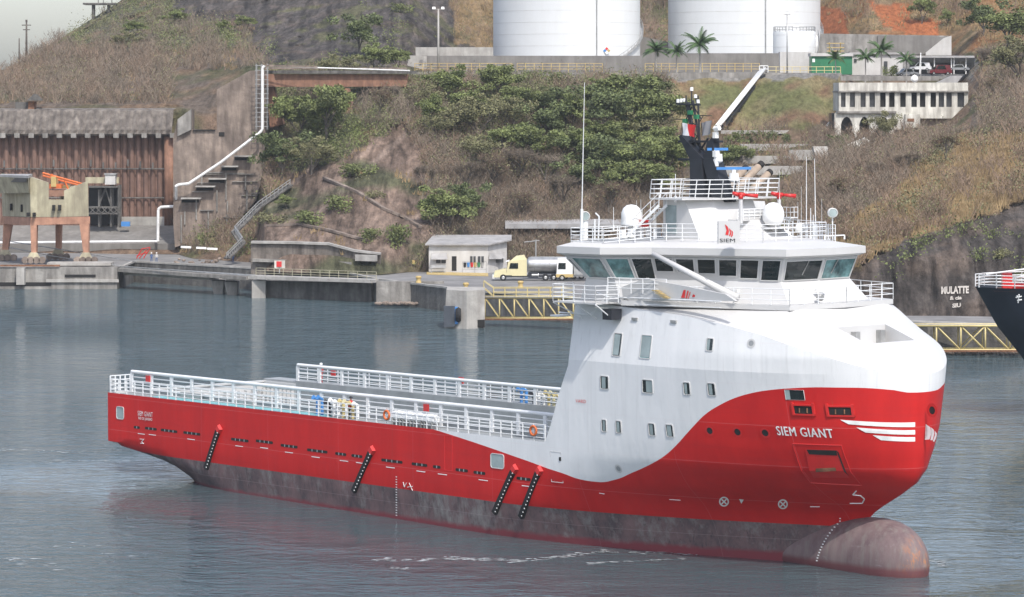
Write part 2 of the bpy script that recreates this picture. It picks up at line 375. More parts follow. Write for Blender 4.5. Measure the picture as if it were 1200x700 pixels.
# ---------------------------------------------------------------- water
def water_mat():
    m = bpy.data.materials.new('water'); m.use_nodes = True; nt = m.node_tree; N = nt.nodes; L = nt.links; b = N['Principled BSDF']
    b.inputs['Base Color'].default_value = (.06, .09, .10, 1); b.inputs['Roughness'].default_value = .03; b.inputs['IOR'].default_value = 1.33
    tc = N.new('ShaderNodeTexCoord')
    def nz(sx, sy, sc, det, dist=0., rough=.55):
        mp = N.new('ShaderNodeMapping'); mp.inputs['Scale'].default_value = (sx, sy, 1); mp.inputs['Rotation'].default_value = (0, 0, R(12)); L.new(tc.outputs['Object'], mp.inputs[0])
        n = N.new('ShaderNodeTexNoise'); n.inputs['Scale'].default_value = sc; n.inputs['Detail'].default_value = det; n.inputs['Distortion'].default_value = dist; n.inputs['Roughness'].default_value = rough
        L.new(mp.outputs[0], n.inputs[0]); return n.outputs[0]
    a = nz(.52, 1, .8, 4, 1.1, .52); fi = nz(.7, 1, 2.3, 3, .5, .5); c = nz(.6, 1, .2, 3, .9); big = nz(1, .6, .03, 3)
    def ma(op, x, y):
        q = N.new('ShaderNodeMath'); q.operation = op
        for i, k in enumerate((x, y)):
            if isinstance(k, float): q.inputs[i].default_value = k
            else: L.new(k, q.inputs[i])
        return q.outputs[0]
    mr = N.new('ShaderNodeMapRange'); mr.inputs['From Min'].default_value = .36; mr.inputs['From Max'].default_value = .62; mr.inputs['To Min'].default_value = .55; mr.inputs['To Max'].default_value = 1.25
    L.new(big, mr.inputs[0])
    # calmer water in the lee of the hull
    mp = N.new('ShaderNodeMapping'); mp.vector_type = 'POINT'; yw = math.atan2(-3600, 3140)
    sx_, sy_ = 7.16, 237.7
    sp = N.new('ShaderNodeSeparateXYZ'); L.new(tc.outputs['Object'], sp.inputs[0])
    dx = ma('SUBTRACT', sp.outputs[0], sx_); dy = ma('SUBTRACT', sp.outputs[1], sy_)
    ly = ma('ADD', ma('MULTIPLY', dx, -math.sin(yw)), ma('MULTIPLY', dy, math.cos(yw)))
    lx = ma('ADD', ma('MULTIPLY', dx, math.cos(yw)), ma('MULTIPLY', dy, math.sin(yw)))
    wob = ma('MULTIPLY', ma('SUBTRACT', nz(1, 1, .09, 4), .5), 16.)
    def sm(v, a_, b_, lo, hi):
        q = N.new('ShaderNodeMapRange'); q.interpolation_type = 'SMOOTHSTEP'
        for k, w_ in zip((1, 2, 3, 4), (a_, b_, lo, hi)): q.inputs[k].default_value = w_
        L.new(v, q.inputs[0]); return q.outputs[0]
    lee = ma('MULTIPLY', sm(ma('ADD', ly, wob), -32., -18., 0., 1.), ma('MULTIPLY', sm(lx, 44., 36., 0., 1.), sm(lx, -74., -56., 0., 1.)))
    amp = sm(lee, 0., 1., 1., .21)
    amp = ma('MULTIPLY', amp, sm(sp.outputs[1], 290., 430., 1., 2.0))
    h = ma('MULTIPLY', ma('ADD', ma('MULTIPLY', ma('ADD', ma('MULTIPLY', a, .55), ma('MULTIPLY', fi, .16)), mr.outputs[0]), ma('MULTIPLY', c, .8)), amp)
    bp = N.new('ShaderNodeBump'); bp.inputs['Strength'].default_value = 1.; bp.inputs['Distance'].default_value = 1.0
    L.new(h, bp.inputs['Height']); L.new(bp.outputs[0], b.inputs['Normal'])
    return m
M['water'] = water_mat()
struct(MB().quad((-3000, -500, 0), (3000, -500, 0), (3000, 5000, 0), (-3000, 5000, 0)).build('water', 'water'))
# ================================================================ SHIP
TRIM = R(.55)
FX, FY = 3140/4777., -3600/4777.
yaw = math.atan2(FY, FX)
near0 = Vector((0, 231.5, 0)); Fv = Vector((FX, FY, 0)); Pv = Vector((-FY, FX, 0))
SM = Matrix.Translation(near0+Pv*9.5) @ Matrix.Rotation(yaw, 4, 'Z') @ Matrix.Rotation(-TRIM, 4, 'Y') @ Matrix.Translation((-54.5, 0, 0))
SMI = SM.inverted()
def S(px, py, ys):
    """point of ship-local plane y = ys seen at the photo position"""
    o = SMI @ CAMP; d = (SMI @ W(px, py, 100))-o
    t = (ys-o.y)/d.y; return o+d*t
def SZ(px, py, zs):
    o = SMI @ CAMP; d = (SMI @ W(px, py, 100))-o
    t = (zs-o.z)/d.z; return o+d*t
def SX(px, py, xs):
    o = SMI @ CAMP; d = (SMI @ W(px, py, 100))-o
    t = (xs-o.x)/d.x; return o+d*t
def PJ(p):
    w = SM @ Vector(p); return (CX+w.x/w.y*FPX, HY+(CH-w.z)/w.y*FPX)
#      z     xs   x0    xf    B    p    q
LV = [(-2.5, 14., 48., 79.0, 8.6, 1.6, 1.), (0, 9.7, 50., 80.0, 9.1, 1.6, 1.), (.9, 8., 51, 80.4, 9.2, 1.6, 1.), (1.6, 6., 52, 80.8, 9.3, 1.6, 1.), (2.4, 2.3, 53, 81.3, 9.4, 1.6, 1.),
      (2.9, 0, 54, 81.7, 9.45, 1.62, 1.), (3.6, 0, 55, 82.3, 9.5, 1.64, .98), (4.3, 0, 56, 83.4, 9.5, 1.68, .9), (5.2, 0, 57.5, 85., 9.5, 1.75, .78), (6.1, 0, 59, 86.3, 9.5, 1.8, .69), (7, 0, 61, 86.8, 9.5, 1.87, .61), (8.5, 0, 63, 87.1, 9.5, 1.94, .55),
      (10, 0, 64.5, 87.2, 9.5, 2.0, .5), (13, 0, 67.5, 87.4, 9.5, 2.15, .5), (15, 0, 69.5, 87.4, 9.5, 2.28, .5), (20, 0, 70, 87.4, 9.5, 2.3, .5)]
def lv(z):
    if z <= LV[0][0]: return LV[0][1:]
    for A, B in zip(LV, LV[1:]):
        if z <= B[0]:
            t = (z-A[0])/(B[0]-A[0]); return [lerp(a, b, t) for a, b in zip(A[1:], B[1:])]
    return LV[-1][1:]
def hb(x, z):
    xs, x0, xf, B, p, q = lv(z)
    b = B
    if x > x0: b = B*max(0, 1-min(1, (x-x0)/(xf-x0))**p)**q
    if z < 3.2 and x < xs+8: b *= max(0, min(1, (max(0, x-xs)+.02)/8))**(.12*min(1, (3.2-z)/1.2))
    if z > 13.9: b -= .17*(z-13.9)*max(0, min(1, (87-x)/8))
    return b
ZK = [(55, 18.25), (61, 18.2), (66.6, 17.95), (72.6, 17.6), (76, 17.15), (79.2, 16.5), (83.2, 15.3), (85.7, 14.35), (87.4, 13.8)]
def zk(x): return tab(ZK, x)
def XA(z): return tab([(7.6, 58.3), (8.8, 58.9), (11.3, 59.9), (13.6, 61), (30, 61)], z)
def HX(px, py, off=0.):
    prev = None
    y = -9.9
    while y < 6:
        p = S(px, py, y); g = -hb(p.x, p.z)-y
        if prev is not None and (g < 0) != (prev < 0) : 
            lo, hi = y-.1, y
            for _ in range(20):
                m = (lo+hi)/2; p = S(px, py, m); g2 = -hb(p.x, p.z)-m
                if (g2 < 0) == (prev < 0): lo = m
                else: hi = m
            return p.x, p.z
        prev = g; y += .1
    p = S(px, py, -9.5); return p.x, p.z

ship = thing('supply_ship', 'large red and white offshore supply ship with railed cargo deck aft of its white bridge', 'ship')
ship.matrix_world = SM
# --- hull paint
def hull_mat():
    m = bpy.data.materials.new('hull_paint'); m.use_nodes = True; nt = m.node_tree; N = nt.nodes; L = nt.links; b = N['Principled BSDF']
    b.inputs['Specular IOR Level'].default_value = .3
    tc = N.new('ShaderNodeTexCoord'); sp = N.new('ShaderNodeSeparateXYZ'); L.new(tc.outputs['Object'], sp.inputs[0])
    def ma(op, x, y=0., clamp=False):
        q = N.new('ShaderNodeMath'); q.operation = op; q.use_clamp = clamp
        for i, k in enumerate((x, y)):
            if isinstance(k, (float, int)): q.inputs[i].default_value = k
            else: L.new(k, q.inputs[i])
        return q.outputs[0]
    def nz(sx, sy, sz, sc, det=5, rough=.6):
        mp = N.new('ShaderNodeMapping'); mp.inputs['Scale'].default_value = (sx, sy, sz); L.new(tc.outputs['Object'], mp.inputs[0])
        n = N.new('ShaderNodeTexNoise'); n.inputs['Scale'].default_value = sc; n.inputs['Detail'].default_value = det; n.inputs['Roughness'].default_value = rough
        L.new(mp.outputs[0], n.inputs[0]); return n.outputs[0]
    def mrr(v, a, c, lo=0., hi=1.):
        r = N.new('ShaderNodeMapRange'); r.inputs[1].default_value = a; r.inputs[2].default_value = c; r.inputs[3].default_value = lo; r.inputs[4].default_value = hi
        L.new(v, r.inputs[0]); return r.outputs[0]
    def mix(f, a, c):
        x = N.new('ShaderNodeMix'); x.data_type = 'RGBA'; L.new(f, x.inputs[0]) if not isinstance(f, float) else None
        for i, k in ((6, a), (7, c)):
            if isinstance(k, tuple): x.inputs[i].default_value = k+(1,)
            else: L.new(k, x.inputs[i])
        return x.outputs[2]
    fc = N.new('ShaderNodeFloatCurve'); cu = fc.mapping.curves[0]
    pix = [(470,495),(485,496.5),(510,504),(540,513.5),(570,523.5),(600,534),(620,541),(640,548.5),(660,555),(680,562),(700,565),(720,562.5),(740,554.5),(760,545.5),(775,537),(790,524.5),(805,508),(815,497),(828,484.5),(845,474),(860,467),(880,461),(900,457.5),(930,455),(960,454),(1000,454.5),(1050,457.5),(1085,460),(1100,460.5)]
    pts = []
    for px, py in pix:
        x, z = HX(px, py); pts.append((x, z))
    pts = sorted(pts); out = []
    for x, z in pts:
        if not out or x > out[-1][0]+.25: out.append((x, z))
    while len(cu.points) > 2: cu.points.remove(cu.points[-1])
    for i, (x, z) in enumerate([(0, 7.75)]+out+[(100, out[-1][1])]):
        if i < 2: cu.points[i].location = (x/100, z/20)
        else: cu.points.new(x/100, z/20)
    for p in cu.points: p.handle_type = 'AUTO_CLAMPED'
    fc.mapping.update(); fc.inputs[0].default_value = 1.
    L.new(ma('DIVIDE', sp.outputs[0], 100.), fc.inputs[1])
    zb = ma('MULTIPLY', fc.outputs[0], 20.)
    white = ma('GREATER_THAN', sp.outputs[2], zb)
    boot = ma('LESS_THAN', sp.outputs[2], 2.62)
    # red with faint plates and salt streaks
    red = mix(mrr(nz(.5, .5, .12, 1.2), .3, .7), (.46, .014, .014), (.56, .018, .016))
    red = mix(mrr(nz(.12, .1, 1.4, 1., 4), .5, .75, 0., .45), red, (.40, .018, .02))
    wht = mix(mrr(nz(1, 1, .1, .7), .3, .7), (.66, .67, .67), (.73, .735, .735))
    wht = mix(mrr(nz(2.5, 2.5, .06, 1.5, 6), .55, .75, 0., .28), wht, (.42, .42, .41))
    bt = mix(mrr(nz(.6, .6, .35, 1., 8, .7), .35, .65), (.085, .066, .070), (.19, .12, .12))
    bt = mix(mrr(nz(.9, .9, .5, .8, 8, .75), .5, .68, 0., .9), bt, (.24, .225, .215))
    bt = mix(mrr(nz(3, 3, .12, 1.3, 6), .58, .75, 0., .8), bt, (.035, .035, .038))
    wl = mrr(ma('ADD', sp.outputs[2], ma('MULTIPLY', nz(1, 1, 1, 1.2), .5)), .55, .9, 1., 0.)
    bt = mix(wl, bt, (.20, .045, .055))
    body = mix(white, red, wht); col = mix(boot, body, bt)
    # rust runs
    rr = mrr(nz(3.2, 3.2, .05, 1., 3), .70, .80, 0., .35); col = mix(rr, col, (.22, .09, .04))
    # weld seams
    def seam(v, period, w):
        f = ma('ABSOLUTE', ma('SUBTRACT', ma('FRACT', ma('DIVIDE', v, period)), .5)); return ma('LESS_THAN', f, w/period)
    sm = ma('MAXIMUM', seam(sp.outputs[2], 2.9, .018), seam(sp.outputs[0], 9.5, .012)); sm = ma('MULTIPLY', sm, .16)
    col = mix(sm, col, (.62, .5, .5))
    L.new(col, b.inputs['Base Color'])
    rg = mix(boot, (.5, .5, .5), (.8, .8, .8)); L.new(rg, b.inputs['Roughness'])
    bp = N.new('ShaderNodeBump'); bp.inputs['Strength'].default_value = .6; bp.inputs['Distance'].default_value = .06
    fr = ma('SINE', ma('MULTIPLY', sp.outputs[0], 8.6)); dent = ma('ADD', nz(.7, .7, .45, .9, 3, .5), ma('MULTIPLY', ma('MULTIPLY', fr, .10), mrr(nz(.2, .2, .5, 1., 2), .4, .7)))
    L.new(dent, bp.inputs['Height']); L.new(bp.outputs[0], b.inputs['Normal'])
    return m
M['hull_paint'] = hull_mat()
def fs(n, xs, x0, xf):
    out = []
    for i in range(n+1):
        s = i/n
        out.append(xs+(x0-xs)*s/.45 if s < .45 else x0+(xf-x0)*math.sin((s-.45)/.55*math.pi/2))
    return out
NC = 90
h = MB()
zs = [-2.5, -1.5, -.8, 0, .45, .9, 1.25, 1.6, 2.0, 2.4, 2.65, 2.9, 3.3, 3.8, 4.3, 4.75, 5.2, 5.65, 6.1, 6.6, 7, 7.3, 7.6]
for sgn in (-1, 1):
    rows = []
    for z in zs:
        xs, x0, xf, B, p, q = lv(z); rows.append([(x, sgn*hb(x, z), z) for x in fs(NC, xs, x0, xf)])
    h.grid(rows)
tr = []
for z in zs:
    xs = lv(z)[0]; b = hb(xs, z); tr.append([(xs, lerp(-b, b, k/12.), z) for k in range(13)])
h.grid(tr)
h.build('hull', 'hull_paint', ship, auto=40)
# --- forecastle (upper forward hull)
fc_ = MB()
def fcx(s, v):
    z = 10.; x = 60
    for _ in range(6):
        xa = XA(z); xf = lv(z)[2]
        x0 = max(xa+4, lv(z)[1]); x = xa+(x0-xa)*s/.35 if s < .35 else x0+(xf-x0)*math.sin((s-.35)/.65*math.pi/2)
        zc_ = min(13.9, zk(x)-.03); z = 7.6+v/.6*(zc_-7.6) if v <= .6 else zc_+(v-.6)/.4*(zk(x)-zc_)
    return x, z
NF = 80; VF = 25
for sgn in (-1, 1):
    rows = []
    for j in range(VF+1):
        r = []
        for i in range(NF+1):
            x, z = fcx(i/NF, j/VF); r.append((x, sgn*hb(x, z), z))
        rows.append(r)
    fc_.grid(rows)
ra = []
for j in range(VF+1):
    x, z = fcx(0, j/VF); b = hb(x, z); ra.append([(x, lerp(-b, b, k/10.), z) for k in range(11)])
fc_.grid(ra)
fo_ = fc_.build('forecastle', 'hull_paint', ship, auto=42)
for e in fo_.data.edges:
    if all(abs(fo_.data.vertices[k].co.z-13.9) < .02 and fo_.data.vertices[k].co.x < 84 for k in e.vertices): e.use_edge_sharp = True
# --- foredeck (white sloping whaleback) with the mooring recess
ZCN = [(55, 18.35), (79.5, 18.35), (81.2, 16.85), (83, 16.2), (84.6, 15.6), (86, 14.9), (87.4, 13.8)]
def fh(x, y):
    b = max(.01, hb(x, zk(x))); s = 1-min(1, abs(y)/b); k = zk(x); c = max(k, tab(ZCN, x))
    g = min(1, s*2.1); g = math.sin(g*math.pi/2)
    e = math.sqrt(max(0, s*2-s*s))*.12*min(1, max(0, (x-77)/6))
    return k+(c-k)*g+e*max(0, min(1, (87.4-x)/1.5))
xst = sorted(set([61+i*.8 for i in range(25)]+[81.0, 81.4, 81.8, 82.2, 82.6, 83., 83.4, 83.8, 84.2, 84.6, 85, 85.4, 85.7, 86, 86.3, 86.6, 86.85, 87.05, 87.2, 87.3, 87.37, 87.4]))
REC = (81.4, 84.2, 2.5)
fd = MB(); rows = []
KC = [-1, -.93, -.85, -.75, -.6, -.45, -.3, -.15, 0]
for x in xst:
    b = hb(x, zk(x)); inner = min(REC[2], .45*b); ys = []
    for k in range(9): ys.append(lerp(-b, -inner, (k/8.)**1.3))
    for k in range(1, 9): ys.append(lerp(-inner, inner, k/8.))
    for k in range(1, 9): ys.append(lerp(inner, b, 1-(1-k/8.)**1.3))
    rows.append([(x, y, fh(x, y)) for y in ys])
nc = len(rows[0]); fd.v = [p for r in rows for p in r]
for i in range(len(rows)-1):
    for j in range(nc-1):
        if REC[0]-.01 <= xst[i] and xst[i+1] <= REC[1]+.01 and 8 <= j < 16: continue
        fd.f.append((i*nc+j, i*nc+j+1, (i+1)*nc+j+1, (i+1)*nc+j))
fd.build('foredeck', 'white_paint', ship, auto=35)
rc = MB(); ix = [i for i, x in enumerate(xst) if REC[0]-.01 <= x <= REC[1]+.01]
zf = lambda x: lerp(15.45, fh(REC[1], 0)-.12, (x-REC[0])/(REC[1]-REC[0]))
rc.grid([[rows[i][j] for j in range(8, 17)] if False else [(xst[i], rows[i][j][1], zf(xst[i])) for j in range(8, 17)] for i in ix])
for j in (8, 16): rc.grid([[rows[i][j] for i in ix], [(xst[i], rows[i][j][1], zf(xst[i])) for i in ix]])
for i in (ix[0], ix[-1]): rc.grid([[rows[i][j] for j in range(8, 17)], [(xst[i], rows[i][j][1], zf(xst[i])) for j in range(8, 17)]])
ro = rc.build('mooring_recess', 'white_paint', ship)
for y in (-1.1, 1.55): MB().box(81.42, 81.9, y, y+.45, 15.5, 16.5).build('fairlead', 'steel', ro)
# --- bulbous bow
def bulbf(x):
    return (tab([(72, 2.0), (76, 2.15), (78, 2.12), (81, 2.2), (83.5, 2.25), (85, 2.08), (86, 1.65), (86.6, 1.2), (87.0, .65), (87.2, .02)], x),
            tab([(72, 1.2), (76, 1.9), (78, 2.35), (80, 2.7), (82, 2.92), (83.3, 2.96), (84.6, 2.85), (85.7, 2.45), (86.4, 1.9), (86.95, 1.15), (87.2, .02)], x), tab([(74, .35), (83, .5), (87.4, .35)], x))
bb = MB(); prof_ = []
n = 26
rows = []
for i in range(n+1):
    t = i/n; x = 72+15.2*math.sin(t*math.pi/2)
    ry, rz, zc = bulbf(x)
    rows.append([(x, ry*math.cos(a*math.pi/14), zc+rz*math.sin(a*math.pi/14)) for a in range(29)])
bb.grid(rows)
def bulb_mat():
    m = bpy.data.materials.new('bulb_paint'); m.use_nodes = True; nt = m.node_tree; N = nt.nodes; L = nt.links; b = N['Principled BSDF']; b.inputs['Roughness'].default_value = .7
    tc = N.new('ShaderNodeTexCoord')
    def nz(sx, sy, sz, sc, det, lo, hi, a, c, rot=0):
        mp = N.new('ShaderNodeMapping'); mp.inputs['Scale'].default_value = (sx, sy, sz); mp.inputs['Rotation'].default_value = (0, rot, 0); L.new(tc.outputs['Object'], mp.inputs[0])
        n = N.new('ShaderNodeTexNoise'); n.inputs['Scale'].default_value = sc; n.inputs['Detail'].default_value = det; n.inputs['Roughness'].default_value = .7
        L.new(mp.outputs[0], n.inputs[0]); r = N.new('ShaderNodeMapRange'); r.inputs[1].default_value = lo; r.inputs[2].default_value = hi; r.inputs[3].default_value = a; r.inputs[4].default_value = c
        L.new(n.outputs[0], r.inputs[0]); return r.outputs[0]
    def mix(f, a, c):
        x = N.new('ShaderNodeMix'); x.data_type = 'RGBA'; L.new(f, x.inputs[0])
        for i, k in ((6, a), (7, c)):
            if isinstance(k, tuple): x.inputs[i].default_value = k+(1,)
            else: L.new(k, x.inputs[i])
        return x.outputs[2]
    c = mix(nz(1, 1, .25, .8, 8, .35, .65, 0, 1), (.11, .07, .075), (.19, .14, .135))
    c = mix(nz(1.6, 1.6, .1, 1.1, 6, .5, .7, 0, .7), c, (.19, .175, .155))
    c = mix(nz(.6, 3, 3, 1., 6, .6, .72, 0, .6, .5), c, (.26, .23, .22))
    sp = N.new('ShaderNodeSeparateXYZ'); L.new(tc.outputs['Object'], sp.inputs[0])
    r = N.new('ShaderNodeMapRange'); r.inputs[1].default_value = 85.9; r.inputs[2].default_value = 87.0; L.new(sp.outputs[0], r.inputs[0])
    q = N.new('ShaderNodeMath'); q.operation = 'MULTIPLY'; L.new(r.outputs[0], q.inputs[0]); L.new(nz(.8, 3, .9, 1.4, 6, .5, .62, 0, .8, .7), q.inputs[1])
    c = mix(q.outputs[0], c, (.42, .16, .05))
    r2 = N.new('ShaderNodeMapRange'); r2.inputs[1].default_value = .1; r2.inputs[2].default_value = .45; r2.inputs[3].default_value = .8; r2.inputs[4].default_value = 0; L.new(sp.outputs[2], r2.inputs[0])
    c = mix(r2.outputs[0], c, (.13, .03, .035))
    L.new(c, b.inputs['Base Color']); return m
M['bulb_paint'] = bulb_mat()
bb.build('bulbous_bow', 'bulb_paint', ship, smooth=True)

# --- decks aft
ZD = 7.55
d = MB(); d.box(.1, 58.6, -9.35, -7.35, ZD-.25, ZD-.03); d.build('walkway_deck', 'grey_paint', ship)
d = MB(); d.box(.1, 60, 7.56, 9.35, ZD-.25, ZD+.27); d.build('walkway_deck', 'grey_paint', ship)
MB().box(6, 31, -9.3, -7.9, ZD-.028, ZD+.02).build('deck_coating', 'cyan_deck', ship)
MB().box(.2, 60.9, -7.3, 7.3, 3.4, 3.6).build('cargo_deck', 'deck_green', ship)
for s in (-1, 1):
    w = MB(); w.box(5.3 if s > 0 else 1, 60.9, min(s*7.35, s*7.55), max(s*7.35, s*7.55), 3.6, ZD+.35); w.build('cargo_bulwark', 'grey_paint', ship)
sb = MB(); sb.box(.05, .3, -9.4, 9.4, 3.6, 7.5)
sb.box(.0, .45, -9.4, 9.4, 7.5, 7.65)
for k in range(24): sb.box(.5, .95, -9+k*.78, -8.93+k*.78, 3.6, 6.9)
sb.build('stern_bulwark', 'white_paint', ship)
# port quarter low bulwark with stiffeners
pb = MB(); 
pb.box(.3, 5.3, 7.35, 9.42, 3.6, 7.62)
for k in range(8): pb.box(.6+k*.62, .68+k*.62, 7.05, 7.35, 3.6, 7.0)
pb.tube((.3, 7.4, 7.05), (5.3, 7.4, 7.05), .1)
pb.build('quarter_bulwark', 'white_paint', ship)
# crash rails: thick pipe on broad posts
def crash(y, x0, x1, z0, z1, step):
    m = MB(); m.tube((x0, y, z1), (x1, y, z1), .15, n=10)
    for k in range(1, 4):
        zz = z0+(z1-z0)*k/4.; m.tube((x0, y, zz), (x1, y, zz), .055)
    n = int((x1-x0)/step)
    for k in range(n+1):
        x = x0+(x1-x0)*k/n; m.box(x-.16, x+.16, y-.09, y+.09, z0, z1-.1)
    m.build('crash_rail', 'rail_white', ship, auto=50)
crash(-7.6, 1.0, 59.3, ZD, 9.4, 3.0)
crash(7.6, 5.3, 60.8, ZD+.3, 9.35, 3.1)
def rail(pts, h=1.1, nr=3, step=1.5, r=.035, name='railing', tilt=(0, 0), parent=None, m='rail_white', rp=None):
    mb = MB(); up = Vector((tilt[0], tilt[1], h)); rp = rp or r*1.25
    for a, b in zip(pts, pts[1:]):
        a = Vector(a); b = Vector(b); L_ = (b-a).length; n = max(1, round(L_/step))
        for k in range(n+1): p = a.lerp(b, k/n); mb.tube(p, p+up, rp, n=5)
        for k in range(1, nr+1): mb.tube(a+up*k/nr, b+up*k/nr, r, n=5)
    return mb.build(name, m, parent if parent is not None else ship)
rail([(.3, -9.38, ZD), (58.2, -9.38, ZD)], 1.3, 4, 1.25, .04, rp=.06)
rail([(3, 9.3, ZD+.27), (60.5, 9.3, ZD+.27)], 1.3, 4, 1.5, .035)
rail([(.1, -9.3, ZD), (.1, -7.2, ZD)], 1.5, 4, .5, .05)
# life rafts, lifebuoys, manifold
XR = S(468, 488, -9.05).x
for k, x in enumerate((XR, XR+1.32, XR+2.64, XR+3.96)):
    pr = [(0, -.68), (.30, -.66), (.36, -.6), (.36, -.05), (.40, -.05), (.40, .05), (.36, .05), (.36, .6), (.30, .66), (0, .68)]
    lo = MB().lathe(pr, (x, -9.05, ZD+.75), 14, 'x').build('life_raft_canister', 'white_plastic', ship, auto=40)
    MB().box(x-.5, x-.42, -9.45, -8.65, ZD, ZD+.6).box(x+.42, x+.5, -9.45, -8.65, ZD, ZD+.6).build('cradle', 'steel', lo)
def lifebuoy(x, y, z):
    m = MB(); rows = []
    for i in range(17):
        a = i/16*2*math.pi; rows.append([(x+(.34+.09*math.cos(b*math.pi/4))*math.cos(a), y+.09*math.sin(b*math.pi/4), z+(.34+.09*math.cos(b*math.pi/4))*math.sin(a)) for b in range(9)])
    m.grid(rows); m.build('lifebuoy', 'orange_paint', ship, smooth=True)
lifebuoy(S(453, 480, -9.45).x, -9.45, ZD+.75); lifebuoy(57.0, -9.5, ZD+.8)
x = S(372, 475, -8.4).x; X2 = S(611, 458, 8.5).x
for k, (mt, hh) in enumerate([('blue_paint', 1.25), ('blue_paint', 1.3), ('dark_cloth', 1.0), ('white_plastic', 1.2), ('white_plastic', 1.1), ('pale_yellow', 1.2), ('cream_paint', 1.2), ('pale_yellow', 1.1), ('white_plastic', 1.1)]):
    xx = x+k*.62+(.35 if k > 1 else 0)
    for yy, dx in ((-8.4, 0), (8.5, X2-x)):
        m = MB(); m.tube((xx+dx, yy, ZD), (xx+dx, yy, ZD+hh), .13, n=8); m.tube((xx+dx, yy, ZD+hh), (xx+dx, yy-.4, ZD+hh+.18), .13, n=8); m.tube((xx+dx, yy-.38, ZD+hh+.16), (xx+dx, yy-.46, ZD+hh+.2), .2, n=8)
        m.build('manifold_pipe', mt, ship)
for px, py, yy in ((174, 444, -7.7), (500, 478, -7.7), (391, 438, 8.6), (541, 446, 8.6)):
    p = S(px, py, yy); MB().box(p.x-.3, p.x+.3, yy-.1, yy, p.z-.28, p.z+.28).build('safety_board', 'red_paint', ship)
# red hose box and stored gear on the aft walkway
MB().box(9, 12, -8.0, -7.8, ZD+.2, ZD+.55).build('stowage_rack', 'steel', ship); MB().box(17, 19.5, -8.0, -7.8, ZD+.1, ZD+.5).build('stowage_rack', 'steel', ship)

# --- decals on hull
def onhull(x, z, off): return (x, -(hb(x, z)+off), z)
def hpoly(poly, off, m, name, parent=None, sub=.7, thick=0):
    bm = bmesh.new(); vv = [bm.verts.new((x, 0, z)) for x, z in poly]; bm.faces.new(vv)
    bmesh.ops.triangulate(bm, faces=bm.faces)
    for _ in range(5):
        es = [e for e in bm.edges if e.calc_length() > sub]
        if not es: break
        bmesh.ops.subdivide_edges(bm, edges=es, cuts=1); bmesh.ops.triangulate(bm, faces=bm.faces)
    mb = MB(); bm.verts.index_update(); mb.v = [onhull(v.co.x, v.co.z, off) for v in bm.verts]; mb.f = [tuple(v.index for v in f.verts) for f in bm.faces]; bm.free()
    return mb.build(name, m, parent if parent is not None else ship)
def rrect(x0, x1, z0, z1, r):
    out = []
    for cx, cz, a0 in ((x1-r, z0+r, -90), (x1-r, z1-r, 0), (x0+r, z1-r, 90), (x0+r, z0+r, 180)):
        for k in range(4): a = R(a0+k*30); out.append((cx+r*math.cos(a), cz+r*math.sin(a)))
    return out
def hwindow(px, py, wp, hp, glass, curtain=None, name='window', r=.12, fr=.06):
    x, z = HX(px, py); m = .0635; w = wp*m/.66/2; hh = hp*m/2
    mb = MB(); outer = rrect(x-w-fr, x+w+fr, z-hh-fr, z+hh+fr, r); inner = rrect(x-w, x+w, z-hh, z+hh, r*.8)
    n = len(outer); A = [onhull(a, b, .0) for a, b in outer]; B = [onhull(a, b, .05) for a, b in outer]; C = [onhull(a, b, .05) for a, b in inner]; D = [onhull(a, b, -.0+.012) for a, b in inner]
    for P, Q in ((A, B), (B, C), (C, D)):
        mb.add(P+Q, [(i, (i+1) % n, n+(i+1) % n, n+i) for i in range(n)])
    f = mb.build(name, 'white_paint', ship, auto=60)
    g = MB().add([onhull(a, b, .014) for a, b in inner], [tuple(range(n))]).build('pane', glass, f)
    if curtain:
        a, b = curtain; hpoly(rrect(lerp(x-w, x+w, a), lerp(x-w, x+w, b), z-hh*.93, z+hh*.93, .04), .022, 'pale_glass', 'curtain', f)
for px, py, w_, h_, g, c in [(723.5,404,8.5,25,'dark_glass',(.02,.8)),(757,406.5,10.5,25,'teal_glass',(.02,.93)),(832,404,5.5,13,'dark_glass',(.02,.5)),
        (708.5,448.5,8.5,14,'dark_glass',(.15,.65)),(759,453,10,14,'dark_glass',(.35,.97)),(805,455.5,5.5,13,'dark_glass',(.1,.55)),(834,456.5,6,13,'dark_glass',(.1,.6)),
        (708,499,4.5,13,'dark_glass',(.2,.75)),(725,500.5,5,13,'dark_glass',(.1,.7)),(764,503.5,5.5,13,'dark_glass',(.1,.7)),(785,505,6,13,'dark_glass',(.1,.75)),
        (141,484,11,16,'pale_glass',None),(583,540.5,15,16,'pale_glass',(.1,.5))]:
    hwindow(px, py, w_, h_, g, c, r=.22 if w_ > 10 and py > 480 else .1)
hwindow(931.5, 463, 13, 11, 'dark_glass', (0, .25), name='bow_opening', r=.02, fr=.008)
def circ(x, z, r, n=16): return [(x+r*math.cos(2*math.pi*i/n), z+r*math.sin(2*math.pi*i/n)) for i in range(n)]
def hring(x, z, r0, r1, off, m, name, parent=None, n=24):
    mb = MB(); a = [onhull(*p, off) for p in circ(x, z, r0, n)]; b = [onhull(*p, off) for p in circ(x, z, r1, n)]
    mb.add(a+b, [(i, (i+1) % n, n+(i+1) % n, n+i) for i in range(n)]); return mb.build(name, m, parent or ship)
for px, py in ((880.5, 402.5), (725, 549.5)):
    x, z = HX(px, py); f = hring(x, z, .2, .32, .03, 'white_paint', 'porthole'); hpoly(circ(x, z, .2), .02, 'grey_paint', 'pane', f, 5)
for px, py in ((832, 505), (864.5, 506.5), (897, 507.5)):
    x, z = HX(px, py); f = hring(x, z, .24, .36, .04, 'red_paint', 'porthole'); hpoly(circ(x, z, .24), .02, 'black_rubber', 'pane', f, 5)
